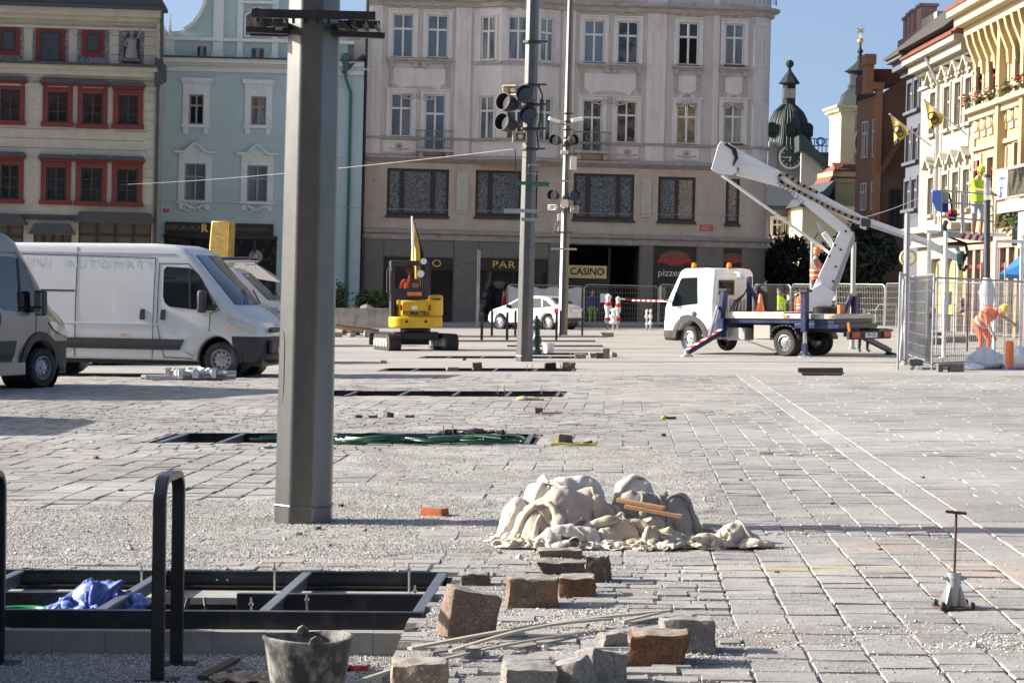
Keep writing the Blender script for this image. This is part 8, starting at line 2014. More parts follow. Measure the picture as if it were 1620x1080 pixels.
for k,(a,c)in enumerate((((-.85,.5,.05),(.1,.2,.06)),((-.6,-.05,.05),(.9,.25,.06)),((-.3,.3,.12),(.75,.1,.13)),((-.75,.25,.05),(.5,.55,.05)),((-.1,-.1,.13),(.88,.4,.13)))):b=MB();b.cyl(a,c,.045,n=10);b.build('tube',M['galv'],t)
for k,(x,y)in enumerate(((-.35,.3),(-.15,.1),(.05,.35),(.2,.0),(.4,.3),(.25,.45),(-.05,-.05),(.5,.1))):b=MB();b.box((x,y,.12),(.09,.12,.16),(0,0,.5*k));b.box((x,y,.21),(.16,.05,.03),(0,0,.5*k));b.build('clamp',M['alu'],t,bevel=.008)
c=bp(1184,497,0);p=truck.matrix_basis@Vector((1.02,.55,1.10))if False else o0+RT@Vector((.98,.50,1.10));t=thing('traffic_cone','orange and white traffic cone standing on the truck deck','traffic cone',p)
b=MB();b.b(-.14,.14,-.14,.14,0,.025);b.lathe([(.11,.02),(.03,.45),(.02,.46)],14);b.build('cone',M['orange_plastic'],t);b=MB();b.lathe([(.088,.13),(.072,.20)],14,cap=False);b.lathe([(.060,.27),(.045,.34)],14,cap=False);b.build('cone_band',M['white_plain'],t)
# ================================================================ PEOPLE IN PLACE
def at(px,Y):v=P(px,480,Y);return(v.x,Y,0)
q=P(1294,470,58.6);person('worker in orange helmet and vest standing on the truck deck behind the boom',(q.x-.05,58.7,1.06),R(60),pose=dict(elL=(.22,-.15,1.2),wrL=(.15,-.38,1.15),hdL=(.13,-.45,1.13),elR=(-.22,-.15,1.2),wrR=(-.15,-.38,1.15),hdR=(-.13,-.45,1.13),look=(0,0,-.4)),top='cloth_grey',legs='cloth_dark',arms='skin',helmet='helmet_orange',vest='orange',scale=.93)
person('worker in yellow-green vest and blue helmet standing behind the truck deck',at(1232,92),R(170),top='hivis',legs='cloth_dark',arms='hivis',helmet='helmet_blue',vest='hivis',scale=.95)
person('worker in pinkish-orange vest and blue helmet beside the boom foot',at(1266,93),R(150),top='orange',legs='cloth_blue',helmet='helmet_blue',vest='orange',scale=.93)
bend=dict(pelvis=(0,.12,.80),spine=(0,-.02,.95),chest=(0,-.20,1.05),neck=(0,-.34,1.12),head=(0,-.43,1.13),shL=(.19,-.22,1.08),elL=(.22,-.30,.80),wrL=(.18,-.42,.58),hdL=(.16,-.45,.50),shR=(-.19,-.22,1.08),elR=(-.22,-.30,.80),wrR=(-.18,-.42,.58),hdR=(-.16,-.45,.50),hpL=(.1,.12,.78),hpR=(-.1,.12,.78),knL=(.13,-.05,.45),knR=(-.13,-.05,.45),look=(0,0,-1.2))
crouch=dict(pelvis=(0,.15,.42),spine=(0,.05,.60),chest=(0,-.08,.76),neck=(0,-.18,.88),head=(0,-.22,.96),shL=(.19,-.10,.82),elL=(.24,-.22,.60),wrL=(.18,-.40,.45),hdL=(.15,-.46,.40),shR=(-.19,-.10,.82),elR=(-.24,-.22,.60),wrR=(-.18,-.40,.45),hdR=(-.15,-.46,.40),hpL=(.11,.14,.40),hpR=(-.11,.14,.40),knL=(.17,-.26,.48),knR=(-.17,-.26,.48),anL=(.15,-.02,.09),anR=(-.15,-.02,.09),toL=(.16,-.20,.035),toR=(-.16,-.20,.035),look=(0,0,-.6))
person('bareheaded worker in yellow-green vest bending down behind the truck tail',at(1366,60.5),R(10),pose=bend,top='hivis',legs='cloth_dark',arms='skin',hair=None,vest='hivis',scale=.86)
person('worker in yellow helmet and orange clothes bending beside the dark lamp standard',(G(1556,570).x,G(1556,570).y,0),R(38),pose=dict(bend,elL=(.34,-.30,.95),wrL=(.44,-.42,.85),hdL=(.48,-.46,.80)),top='orange',legs='orange',arms='skin',helmet='helmet_yellow',vest='orange',scale=1.06)
q=bp(1545,380,0);wq=o0+RT@q
person('worker in neon yellow shirt, green helmet and grey shorts standing in the raised basket',(wq.x+.02,wq.y,wq.z+.05),R(35),pose=dict(elR=(-.28,-.18,1.22),wrR=(-.20,-.42,1.18),hdR=(-.18,-.50,1.18),elL=(.26,-.14,1.18),wrL=(.24,-.38,1.08),hdL=(.23,-.46,1.07),head=(0,-.05,1.60),look=(0,0,-.5)),top='hivis',legs='cloth_lightgrey',arms='skin',shin='skin',helmet='hivis_helmet',vest='hivis',stripes=False,scale=1.0)
person('person in green and blue jacket standing in the passage behind the fence',at(937,106),R(20),top='cloth_blue',legs='cloth_green',arms='cloth_blue',scale=.95)
person('pedestrian in red top walking past the shop window',at(797,105.5),R(90),pose=dict(knL=(.12,-.16,.52),anL=(.12,-.18,.10),toL=(.12,-.34,.05),anR=(-.12,.24,.12),knR=(-.12,.06,.50),toR=(-.12,.10,.04)),top='cloth_red',legs='cloth_dark',scale=.95)
sit=dict(pelvis=(0,.0,.50),spine=(0,.02,.70),chest=(0,-.02,.90),neck=(0,-.04,1.06),head=(0,-.06,1.15),shL=(.19,-.02,.99),elL=(.27,-.18,.74),wrL=(.25,-.38,.70),hdL=(.25,-.46,.70),shR=(-.19,-.02,.99),elR=(-.27,-.18,.74),wrR=(-.25,-.38,.70),hdR=(-.25,-.46,.70),hpL=(.1,-.02,.47),hpR=(-.1,-.02,.47),knL=(.15,-.44,.50),knR=(-.15,-.44,.50),anL=(.15,-.48,.10),anR=(-.15,-.48,.10),toL=(.15,-.62,.04),toR=(-.15,-.62,.04),look=(.6,0,-.2))
v=ex.location;person('excavator operator in orange jacket and cap sitting in the black cab',(v.x-.14,v.y-.05,.93),R(180),pose=sit,top='orange',legs='cloth_dark',arms='orange',helmet='helmet_orange',vest='orange',stripes=False)
# ================================================================ FOREGROUND
def stone_mat(k,c1,c2,dust=(.36,.34,.31),s=10.0):
 m=bpy.data.materials.new(k);m.use_nodes=True;t=m.node_tree;N=t.nodes;L=t.links;b=N['Principled BSDF'];b.inputs['Roughness'].default_value=.9;b.inputs['Specular IOR Level'].default_value=.25
 g=N.new('ShaderNodeNewGeometry');src=g.outputs['Position']
 def noi(sc,lo,hi,det=8):
  n=N.new('ShaderNodeTexNoise');n.inputs['Scale'].default_value=sc;n.inputs['Detail'].default_value=det;n.inputs['Roughness'].default_value=.75;L.new(src,n.inputs['Vector']);r=N.new('ShaderNodeMapRange');r.inputs[1].default_value=lo;r.inputs[2].default_value=hi;L.new(n.outputs[0],r.inputs[0]);return n.outputs[0],r.outputs[0]
 def mix(f,a,c):
  x=N.new('ShaderNodeMix');x.data_type='RGBA';L.new(f,x.inputs[0])
  if isinstance(a,tuple):x.inputs[6].default_value=(*a,1)
  else:L.new(a,x.inputs[6])
  x.inputs[7].default_value=(*c,1);return x.outputs[2]
 _,f1=noi(s,.40,.62);col=mix(f1,c1,c2);_,f2=noi(s*6,.5,.7,4);col=mix(f2,col,tuple(v*.45 for v in c1));_,f3=noi(s*9,.58,.66,3);col=mix(f3,col,tuple(min(1,v*1.9+.05)for v in c1))
 sp=N.new('ShaderNodeSeparateXYZ');L.new(g.outputs['Normal'],sp.inputs[0]);r=N.new('ShaderNodeMapRange');r.inputs[1].default_value=.55;r.inputs[2].default_value=.95;r.inputs[4].default_value=.8;L.new(sp.outputs[2],r.inputs[0]);_,f4=noi(s*1.6,.32,.55);mu=N.new('ShaderNodeMath');mu.operation='MULTIPLY';L.new(r.outputs[0],mu.inputs[0]);L.new(f4,mu.inputs[1]);col=mix(mu.outputs[0],col,dust)
 L.new(col,b.inputs['Base Color']);bp=N.new('ShaderNodeBump');bp.inputs['Strength'].default_value=.9;bp.inputs['Distance'].default_value=.010;n5,_=noi(s*4,0,1,10);L.new(n5,bp.inputs['Height']);L.new(bp.outputs[0],b.inputs['Normal']);M[k]=m
stone_mat('granite_rough',(.13,.115,.10),(.27,.155,.08));stone_mat('granite_grey',(.21,.20,.185),(.30,.28,.25));stone_mat('granite_brown',(.12,.075,.05),(.26,.12,.05))
stone_mat('granite_pink',(.25,.18,.14),(.15,.11,.09));stone_mat('granite_tan',(.36,.29,.22),(.20,.15,.11));stone_mat('granite_dark',(.085,.078,.07),(.17,.12,.08));stone_mat('brick_red',(.42,.12,.055),(.36,.11,.06),(.42,.20,.13),14)
mm('canvas',(.45,.40,.325),.9,0,.10,4,.35,90,dirt=((.38,.28,.17),.55),ds=5,dthr=(.5,.72))
mm('felt',(.52,.49,.44),.95,0,.08,4,.4,70,dirt=((.40,.36,.30),.5),ds=5,dthr=(.5,.75))
mm('felt_grey',(.26,.245,.22),.95,0,.12,4,.4,70,dirt=((.14,.12,.10),.5),ds=5)
mm('tarp_blue',(.085,.14,.40),.5,0,.15,6,.5,14,dirt=((.25,.30,.5),.5),ds=9)
mm('hose_green',(.010,.06,.035),.4,0,.1,6,0)
mm('bucket',(.06,.061,.06),.7,0,.2,6,.2,40,dirt=((.36,.345,.31),.9),ds=7,dthr=(.45,.6),wash=(1,1,.6))
mm('rod',(.42,.38,.30),.6,0,.15,8,.05);mm('cardboard',(.40,.32,.24),.9,0,.15,8,.3)
def pit_frame(label,v0,v1,detail):
 u0,u1=TU0+.03,TU1-.03;o0_=UV(u1,v0);t=thing('pit_frame',label,'steel frame',(o0_.x,o0_.y,0),(0,0,-R(YAWP)),'steel frames in the paving pits');L_=u1-u0;D=v1-v0-.03;z1=.004;mt=M['dark_frame']
 def pt_(name,f,m_=mt,bev=.003):b=MB();f(b);return b.build(name,m_,t,smooth=0,bevel=bev if detail else 0)
 pt_('front_beam',lambda b:(b.b(-L_,0,.0,.05,z1-.012,z1),b.b(-L_,0,.0,.012,-.085,z1-.012)))
 pt_('back_beam',lambda b:(b.b(-L_,0,D-.022,D,z1-.012,z1+.002),b.b(-L_,0,D-.012,D,-.075,z1-.012),b.b(-L_,0,D-.06,D-.012,-.085,-.075)))
 for x in([0.0-.055,-.83,-1.66,-2.49,-3.32,-L_+.01]):pt_('cross_beam',lambda b:(b.b(x,x+.055,.052,D-.024,z1-.018,z1-.001),b.b(x+.02,x+.032,.052,D-.024,-.08,z1-.018)),M['frame_sky_sheen'])
 pt_('middle_beam',lambda b:b.b(-1.05,-.058,D*.42,D*.42+.05,-.10,z1-.003))
 if detail:
  pt_('middle_beam',lambda b:b.b(-L_,-1.70,D*.42,D*.42+.05,-.12,z1-.003))
  pt_('concrete_ledge',lambda b:b.b(-L_,-.02,D-.36,D-.062,-.14,-.10),M['concrete'])
  pt_('concrete_ledge',lambda b:b.b(-.42,-.02,.06,.30,-.14,-.10),M['concrete'])
  for k in range(5):pt_('soil_slab',lambda b:b.b(-.8*k-.74,-.8*k-.04,.5,.9,-.34,-.25-.02*(k%2)),M['concrete_dark'])
  for(x,y,h)in((-.20,D-.22,.14),(-.96,D-.22,.14),(-1.72,D-.2,.12),(-.13,D*.62,.07),(-.62,.30,.12),(-.9,.25,.10)):
   b=MB();b.cyl((x,y,-.12),(x,y,-.10+h+.04),.006,n=8);b.lathe([(.012,-.10+h),(.012,-.088+h)],6,(x,y,0));b.lathe([(.02,-.10),(.02,-.095)],10,(x,y,0));b.build('threaded_stud',M['chrome'],t)
  for x in(-1.26,-1.32):b=MB();b.lathe([(.008,-.012),(.006,-.018),(0,-.019)],8,(x,D-.012,-.045),'y');b.build('bolt',M['galv'],t)
  b=MB();b.tube([(-1.30,D*.40,-.02),(-1.32,D*.38,-.10),(-1.31,D*.36,-.2),(-1.33,D*.3,-.3)],.012,6);b.tube([(-1.22,D*.41,-.02),(-1.20,D*.38,-.12),(-1.22,D*.3,-.3)],.008,6);b.build('cable',M['black'],t)
 else:
  for k in range(3):x=-.3-.35*k*(1+.7*(k%2));b=MB();b.cyl((x,D*.8,-.1),(x,D*.8,.12),.006+.002*(v0>30),n=6);b.build('threaded_stud',M['chrome'],t)
 return t
mm('frame_sky_sheen',(.11,.125,.15),.42,.3,.15,8,.03,90,dirt=((.22,.21,.20),.4),ds=5)  # lighter frame steel with grey-blue sky reflection painted into its colour
for(a,c),lb,dt in zip(TR,('nearest black steel frame in the paving pit behind the bucket','black steel frame under the green hoses','thin-looking black frame behind the hose pit, beside the yellow glove','black frame in front of the middle mast foot','farthest black frame level with the hydrant'),(1,0,0,0,0)):pit_frame(lb,a,c,dt)
def stone(label,px,py,w_,h_,d_,mt,yaw=0.0,tilt=(0,0),z0=0.0,seed=0,sink=.01,name='granite_block',rg=.010,group=None):
 """px,py: lowest visible point in the photo; w_,h_ in photo pixels"""
 random.seed(seed+int(px)*7+int(py));p=G(px,py,z0);s=FP/p.y;W,H_=w_/s,h_/s;D=d_ if d_ else W*.8
 b=MB();b.b(-W/2,W/2,0,D,0,H_);me=bpy.data.meshes.new(name);me.from_pydata(b.v,[],b.f);bm=bmesh.new();bm.from_mesh(me)
 for v in bm.verts:v.co+=Vector((random.uniform(-.09,.09)*W,random.uniform(-.08,.08)*D,random.uniform(-.08,.04)*H_ if v.co.z>0 else 0))
 bmesh.ops.bevel(bm,geom=bm.edges[:],offset=min(W,H_)*.07,segments=2,affect='EDGES',profile=.6)
 bmesh.ops.subdivide_edges(bm,edges=[e for e in bm.edges if e.calc_length()>.04],cuts=7,use_grid_fill=True);bmesh.ops.triangulate(bm,faces=[f for f in bm.faces if len(f.verts)>4]);bm.normal_update()
 off=Vector((random.random()*40,random.random()*40,0))
 for v in bm.verts:
  q=v.co+off;k=noise.fractal(q*10,.6,2,6)*rg*1.1+(noise.ridged_multi_fractal(q*8,.8,2,4,1,2)-1)*rg*.5+(noise.cell(q*28)-.5)*rg*.22;v.co+=v.normal*k
 bm.to_mesh(me);bm.free();me.materials.append(M[mt]);me.shade_smooth();me.set_sharp_from_angle(angle=R(32))
 o=link(bpy.data.objects.new(name,me));o.location=p+Vector((0,0,-sink));o.rotation_euler=(tilt[0],tilt[1],yaw);tag(o,label,'stone',group);return o
ST=[('large dark brown granite block standing left in the row before the canvas',847,962,80,50,.2,'granite_rough',.05,(0,0)),('reddish broken block tucked behind the large dark brown one',911,944,56,34,.18,'granite_brown',-.05,(0,0)),('flat dark block lying behind the large brown one',890,906,74,20,.17,'granite_dark',.1,(0,0)),('upright dark block at the right end of the row before the canvas',944,920,32,42,.16,'granite_dark',-.2,(0,0)),('wide low block second from the canvas',890,884,66,17,.17,'granite_rough',.05,(0,0)),('small wedge-shaped block touching the canvas',905,868,46,22,.12,'granite_dark',.4,(0,.12)),('tan rough-faced block cut by the bottom edge right of the bucket',663,1112,86,66,.2,'granite_tan',.03,(0,0)),('pale grey split block at the bottom edge, left of two leaning ones',840,1104,84,52,.2,'granite_grey',.12,(0,.06)),('narrow grey block leaning at the bottom edge between two bigger ones',898,1098,58,56,.16,'granite_grey',-.35,(0,-.2)),('tall grey block leaning backwards at the bottom edge',958,1086,66,62,.18,'granite_grey',.25,(-.2,.18)),('big block with rust-brown front face and pale dusty top',1038,1052,92,54,.2,'granite_brown',-.06,(0,.03)),('dark grey cubic block behind the rust-brown one, casting a long shadow',1092,1033,84,56,.16,'granite_grey',.06,(0,0)),('small grey fragment left of the rust-brown block',975,1024,42,26,.1,'granite_grey',.4,(0,0)),('little grey cube resting on the rods below the leaning block',748,1042,25,24,.06,'granite_grey',.1,(0,0)),('dark block sunk at the right corner of the nearest pit',752,926,44,20,.12,'granite_dark',0,(0,0)),('small rusty block in the middle distance left of the black one',756,584,15,12,.2,'granite_rough',.2,(0,0)),('nearly black block at the right foot of the middle mast',871,584,17,11,.2,'black',.1,(0,0)),('brown block right of the black one by the middle mast',899,584,20,12,.2,'granite_rough',-.1,(0,0)),('flat tan block behind the brown one near the hydrant',918,567,18,8,.2,'granite_tan',0,(0,0)),('left tan block of the small group of four beyond the mast',941,566,15,9,.2,'granite_tan',.2,(0,0)),('upright tan block in the small group of four beyond the mast',959,567,11,17,.2,'granite_tan',0,(0,0)),('dark block beside the upright tan one',949,567,10,10,.2,'granite_dark',0,(0,0)),('tilted block right of the upright tan one',971,565,10,8,.15,'granite_tan',.5,(0,.3)),('low heap stone far off before the wrapped posts',961,533,18,8,.3,'granite_tan',.1,(0,0)),('brown block in the debris near the glove, middle distance',853,654,13,11,.12,'granite_dark',.1,(0,0)),('brown rubble piece beside the yellow strap, behind the canvas',894,702,24,16,.16,'granite_rough',.3,(0,.1)),('smaller brown rubble piece right of the strap behind the canvas',930,704,14,8,.1,'granite_brown',.3,(0,0)),('pale stone alone left of the small rusty block',607,575,10,6,.15,'granite_tan',.3,(0,0)),('grey flat stone before the fourth pit',716,587,18,7,.2,'granite_grey',.2,(0,0)),('dark shard near the thick mast, left of the row of shards',568,661,11,6,.1,'granite_dark',.3,(0,0)),('middle dark shard in the row right of the thick mast',590,661,13,6,.1,'granite_rough',.1,(0,0)),('tallest dark shard in the row right of the thick mast',617,660,13,9,.1,'granite_dark',.5,(0,.2)),('right shard of the row right of the thick mast',648,661,14,6,.1,'granite_rough',.2,(0,0)),]
for i,(lb,px,py,w_,h_,d_,mt,yw,tl)in enumerate(ST):stone(lb,px,py,w_,h_,d_,mt,yw,tl,seed=i)
o=stone('tall pinkish-brown block leaning against the corner of the nearest pit frame',742,1010,74,82,.16,'granite_pink',.42,(0,.20),seed=88,rg=.006)
o=stone('single orange-red brick lying on the gravel right of the thick mast',681,818,40,17,.10,'brick_red',-.5,(0,0),seed=3,name='brick',rg=.001)
for i,(px,py,w_)in enumerate(((441,800,7),(505,838,9),(543,803,10),(560,832,7),(475,846,8),(190,778,8),(131,881,9),(196,858,7),(135,844,8),(400,745,5),(620,700,6),(1320,797,6),(1462,756,5),(1230,905,6),(300,733,7),(150,726,8),(223,728,6),(788,875,5),(1050,690,7),(735,570,6),(1175,760,5),(1395,870,6))):
 stone('dark pebble on the paving, about a fist across',px,py,w_,w_*.7,.03,'granite_dark',i*.7,(0,0),seed=i,name='pebble',sink=.002,rg=.003,group='dark pebbles scattered on the paving')
def cloth(nx,ny,sx,sy,comp,centre,blobs,steps=60,seed=1,h0=.5,rot=0.0,damp=.96,jit=.03,waves=6):
 rg=np.random.default_rng(seed);X,Y=np.meshgrid(np.linspace(-.5,.5,nx),np.linspace(-.5,.5,ny));rx,ry=sx/(nx-1),sy/(ny-1)
 P_=np.stack([X*sx*comp[0],Y*sy*comp[1],np.full_like(X,h0)],-1)
 for k in range(waves):
  th=rg.uniform(0,pi);f=rg.uniform(2.0,7.5)*2*pi;ph=rg.uniform(0,6.28);w_=np.sin(f*(X*cos(th)+Y*sin(th))+ph+1.2*np.sin(3*X+5*Y+ph))
  P_[...,2]+=jit*w_;P_[...,0]+=jit*.7*cos(th)*np.cos(f*(X*cos(th)+Y*sin(th))*1.1+ph);P_[...,1]+=jit*.7*sin(th)*np.cos(f*(X*cos(th)+Y*sin(th))*.9+ph)
 P_+=rg.normal(size=P_.shape)*jit*.08
 c,s=cos(rot),sin(rot);P_[...,0],P_[...,1]=P_[...,0]*c-P_[...,1]*s+centre[0],P_[...,0]*s+P_[...,1]*c+centre[1]
 hh=np.zeros_like(X)+.01
 for(bx,by,bz,ax,ay,az)in blobs:
  q=1-((P_[...,0]-bx)/ax)**2-((P_[...,1]-by)/ay)**2;hh=np.maximum(hh,bz+az*np.sqrt(np.maximum(q,0))*(q>0))
 P_[...,2]=hh+.05+(P_[...,2]-h0)+2.2*jit
 V=np.zeros_like(P_);dt=.014
 def con(A,B,L0,k):
  d=B-A;l=np.linalg.norm(d,axis=-1,keepdims=True)+1e-9;return d*((l-L0)/l*k)
 dg_=sqrt(rx*rx+ry*ry)
 for it in range(steps):
  V[...,2]-=9.8*dt;V*=damp;Q=P_+V*dt;touch=np.zeros(Q.shape[:2]+(1,),bool)
  for j in range(9):
   D_=np.zeros_like(Q);m=con(Q[:,:-1],Q[:,1:],rx,.5);D_[:,:-1]+=m;D_[:,1:]-=m
   m=con(Q[:-1],Q[1:],ry,.5);D_[:-1]+=m;D_[1:]-=m;Q+=D_*.6
   D_[:]=0;m=con(Q[:-1,:-1],Q[1:,1:],dg_,.3);D_[:-1,:-1]+=m;D_[1:,1:]-=m;m=con(Q[1:,:-1],Q[:-1,1:],dg_,.3);D_[1:,:-1]+=m;D_[:-1,1:]-=m
   for st,kk in((2,.10),(4,.05)):
    m=con(Q[:,:-st],Q[:,st:],st*rx,kk);m*=(np.linalg.norm(Q[:,st:]-Q[:,:-st],axis=-1,keepdims=True)<st*rx*.8);D_[:,:-st]+=m;D_[:,st:]-=m
    m=con(Q[:-st],Q[st:],st*ry,kk);m*=(np.linalg.norm(Q[st:]-Q[:-st],axis=-1,keepdims=True)<st*ry*.8);D_[:-st]+=m;D_[st:]-=m
   Q+=D_*.5
   for(bx,by,bz,ax,ay,az)in blobs:
    q=(Q-np.array([bx,by,bz]))/np.array([ax,ay,az]);l=np.linalg.norm(q,axis=-1,keepdims=True);ins=l<1;touch|=ins;Q=np.where(ins,(q/(l+1e-9))*np.array([ax,ay,az])+np.array([bx,by,bz]),Q)
   touch|=Q[...,2:3]<.013;Q[...,2]=np.maximum(Q[...,2],.012)
  Q[...,:2]=np.where(touch,P_[...,:2]*.8+Q[...,:2]*.2,Q[...,:2]);V=np.clip((Q-P_)/dt,-2,2);V=np.where(touch,V*.15,V);P_=Q
 return P_
def cloth_obj(name,P_,mt,parent=None,loc=(0,0,0),thick=.006,cr=.022):
 ny,nx=P_.shape[:2]
 for j in range(ny):
  for i in range(nx):
   q=Vector(P_[j,i]);k=noise.fractal(q*9,.6,2,4)*.010+(cr*(abs(noise.noise(q*16))+.6*abs(noise.noise(q*34+Vector((3,1,2))))-.35)if cr else 0);P_[j,i]=(q.x+k,q.y-k*.7,max(.006,q.z+k))
 F=[(j*nx+i,j*nx+i+1,(j+1)*nx+i+1,(j+1)*nx+i)for j in range(ny-1)for i in range(nx-1)]
 me=fast_mesh(name,P_.reshape(-1,3),np.array(F),M[mt],True);o=link(bpy.data.objects.new(name,me));
 if parent:reg(o,parent)
 o.location=loc;md=o.modifiers.new('sub','SUBSURF');md.levels=1;md.render_levels=1;md=o.modifiers.new('s','SOLIDIFY');md.thickness=thick;return o
pc=G(950,868);cx0,cy0=pc.x,pc.y
S_=3600/pc.y
def lx(px):return(px-950)/S_
pile=thing('canvas_heap','big crumpled heap of cream canvas and off-white felt sheets lying on the paving','canvas',(cx0,cy0,0))
def lumps(bl,n,seed):
 r_=random.Random(seed);out=[]
 for(bx,by,bz,ax,ay,az)in bl:
  out.append((bx,by,bz,ax*.72,ay*.72,az*.72))
  for k in range(n):a=r_.random()*6.28;q=r_.uniform(.3,.75);f=r_.uniform(.22,.42);out.append((bx+ax*q*cos(a),by+ay*q*sin(a),bz+az*(1-q)*r_.uniform(.3,.8),ax*f,ay*f,az*f*r_.uniform(.8,1.3)))
 return out
mains=lumps([(lx(905),.38,.04,.36,.28,.36),(lx(1030),.42,.02,.26,.26,.30)],8,5)
cloth_obj('canvas_sheet',cloth(116,92,2.1,1.8,(.50,.36),(lx(935),.34),mains,seed=4),'canvas',pile)
cloth_obj('canvas_sheet',cloth(96,70,1.6,1.2,(.54,.30),(lx(905),.17),lumps([(lx(880),.22,.07,.28,.14,.27),(lx(975),.2,.03,.22,.14,.20)],6,8),seed=5,jit=.035),'canvas',pile)
cloth_obj('felt_sheet',cloth(84,66,1.8,1.3,(.34,.28),(lx(900),.42),lumps([(lx(905),.44,.28,.24,.16,.20),(lx(858),.48,.26,.16,.14,.16)],5,3),seed=9,jit=.04),'felt',pile)
cloth_obj('felt_sheet',cloth(64,60,1.2,1.1,(.27,.25),(lx(1008),.54),lumps([(lx(1010),.56,.27,.13,.12,.22)],4,4),seed=12,jit=.035),'felt',pile)
cloth_obj('canvas_sheet',cloth(70,56,1.2,1.0,(.36,.27),(lx(1030),.38),lumps([(lx(1020),.38,.20,.20,.12,.18)],6,11),seed=13,jit=.04),'felt_grey',pile)
cloth_obj('grey_sheet',cloth(70,60,1.25,1.1,(.36,.34),(lx(1078),.44),lumps([(lx(1078),.44,.06,.15,.17,.33)],5,6),seed=15,jit=.03),'felt_grey',pile)
cloth_obj('felt_roll',cloth(80,40,1.15,.6,(.50,.30),(lx(905),.05),lumps([(lx(900),.06,.06,.27,.07,.12)],5,7),seed=22,rot=-.12,jit=.022),'felt',pile)
cloth_obj('canvas_tail',cloth(96,50,1.5,.9,(.40,.25),(lx(1120),.12),lumps([(lx(1165),.13,.06,.12,.08,.13),(lx(1060),.10,.03,.12,.08,.13),(lx(1115),.13,.02,.10,.06,.10)],4,9),seed=31,rot=.04,jit=.03),'canvas',pile)
cloth_obj('canvas_flap',cloth(56,50,.8,.7,(.36,.32),(lx(1030),.0),lumps([(lx(1030),.03,.05,.07,.05,.13)],3,2),seed=37,rot=.4,jit=.025),'canvas',pile)
cloth_obj('felt_end',cloth(56,50,.85,.75,(.32,.30),(lx(820),.42),lumps([(lx(820),.44,.16,.11,.11,.18)],4,1),seed=41),'felt',pile)
zp=.30
for k,(a,c)in enumerate((((lx(978),.10,.30),(lx(1052),.03,.25)),((lx(990),.04,.265),(lx(1078),-.03,.205)))):
 b=MB();b.bar((0,0,0),Vector(c)-Vector(a),.075,.022);o=b.build('plank',M['wood'],None,bevel=.002);o.location=pc+Vector(a);tag(o,('upper','lower')[k]+' of the two short brown planks lying on the canvas heap','plank')
pt_=UV(-4.0+.06,12.05);pt_=P(152,960,12.0)
tp=cloth(76,60,1.2,.8,(.36,.34),(0,0),lumps([(-.03,.05,.0,.17,.13,.25),(.15,.08,.0,.13,.12,.13),(-.17,.03,0,.08,.08,.08)],4,3),seed=51,jit=.034)
o=cloth_obj('tarpaulin',tp,'tarp_blue',None,(pt_.x,11.98,-.10),thick=.003,cr=.05);tag(o,'crumpled blue tarpaulin stuffed into the nearest pit frame','tarpaulin')
q=P(35,968,11.7);b=MB();b.lathe([(.08,0),(.13,.09),(.14,.095),(.125,.09),(.075,.01),(0,.01)],24,cap=False);o=b.build('bowl',mm('bowl_green',(.02,.22,.08),.35),None);o.location=(q.x,11.65,-.115);o.scale=(1,.8,1);tag(o,'green plastic bowl in the left corner of the nearest pit','bowl')
random.seed(77);t=thing('garden_hose','tangled dark green hose laid along the second pit frame','hose',UV(TU1,TR[1][0]-.1));t.rotation_euler=(0,0,-R(YAWP))
for k in range(11):
 pts=[];x=-2.9+random.uniform(-.1,.6);x1=-.05-random.uniform(0,.5);n=26;ph=random.random()*6
 for i in range(n):f=i/(n-1);pts.append((x+(x1-x)*f,.02+.22*sin(ph+f*(4+k*.6))+.07*sin(13*f+k),.02+.018*(k%4)+.02*sin(ph+7*f)**2))
 b=MB();b.tube(pts,.0105,7);b.build('hose_run',M['hose_green'],t)
for(cx,cy,rx,ry)in((-.75,.02,.36,.17),(-.4,.05,.34,.14),(-1.5,.05,.42,.15),(-2.2,.06,.35,.13)):
 b=MB();b.tube([(cx+rx*cos(a),cy+ry*sin(a),.06+.025*sin(2*a+cx))for a in[2*pi*i/32 for i in range(32)]],.013,7,closed=True);b.build('hose_loop',M['hose_green'],t)
p=G(560,711);b=MB();b.tube([(-.2,0,.03),(-.05,.03,.10),(.1,0,.05),(.12,-.1,.02)],.016,6);
p=G(432,711);b=MB();b.tube([(.1*cos(a)-.02,.06*sin(a),.015)for a in[pi*.3+i*.45 for i in range(10)]],.013,7);o=b.build('hose_end',M['hose_green'],None);o.location=p;tag(o,'short curl of green hose just left of the thick mast','hose')
o=cloth_obj('dark_rag',cloth(40,30,.9,.4,(.55,.5),(0,0),[(0,0,0,.2,.08,.05)],seed=61,h0=.2,steps=90),'black',None,(P(745,690,25.6).x,25.66,0));tag(o,'black rag lying on the far edge of the second pit','rag')
p=P(487,1000,9.25);t=thing('bucket','dirty black rubber bucket with two ears, cut by the bottom edge','bucket',(p.x,9.25,BEDZ-.02));hz=p.z-BEDZ
b=MB();b.lathe([(.115,0),(.15,hz*.5),(.178,hz-.015),(.186,hz-.005),(.186,hz+.004),(.176,hz+.006),(.172,hz-.01),(.14,hz*.5),(.108,.02),(0,.02)],40,cap=False)
b.v=[(x*(1-.0),y*(.85),z+.007*sin(2.0*atan2(y,x)+.6)*(z/hz)**3)for x,y,z in b.v];o=b.build('bucket_body',M['bucket'],t,smooth=50)
for(x,y)in((.045,-.150),(-.035,.150)):
 b=MB();b.prism([(x-.03,hz-.01),(x+.03,hz-.01),(x+.02,hz+.018),(x,hz+.030),(x-.02,hz+.018)],y-.012,y+.012);b.build('ear',M['bucket'],t,bevel=.004)
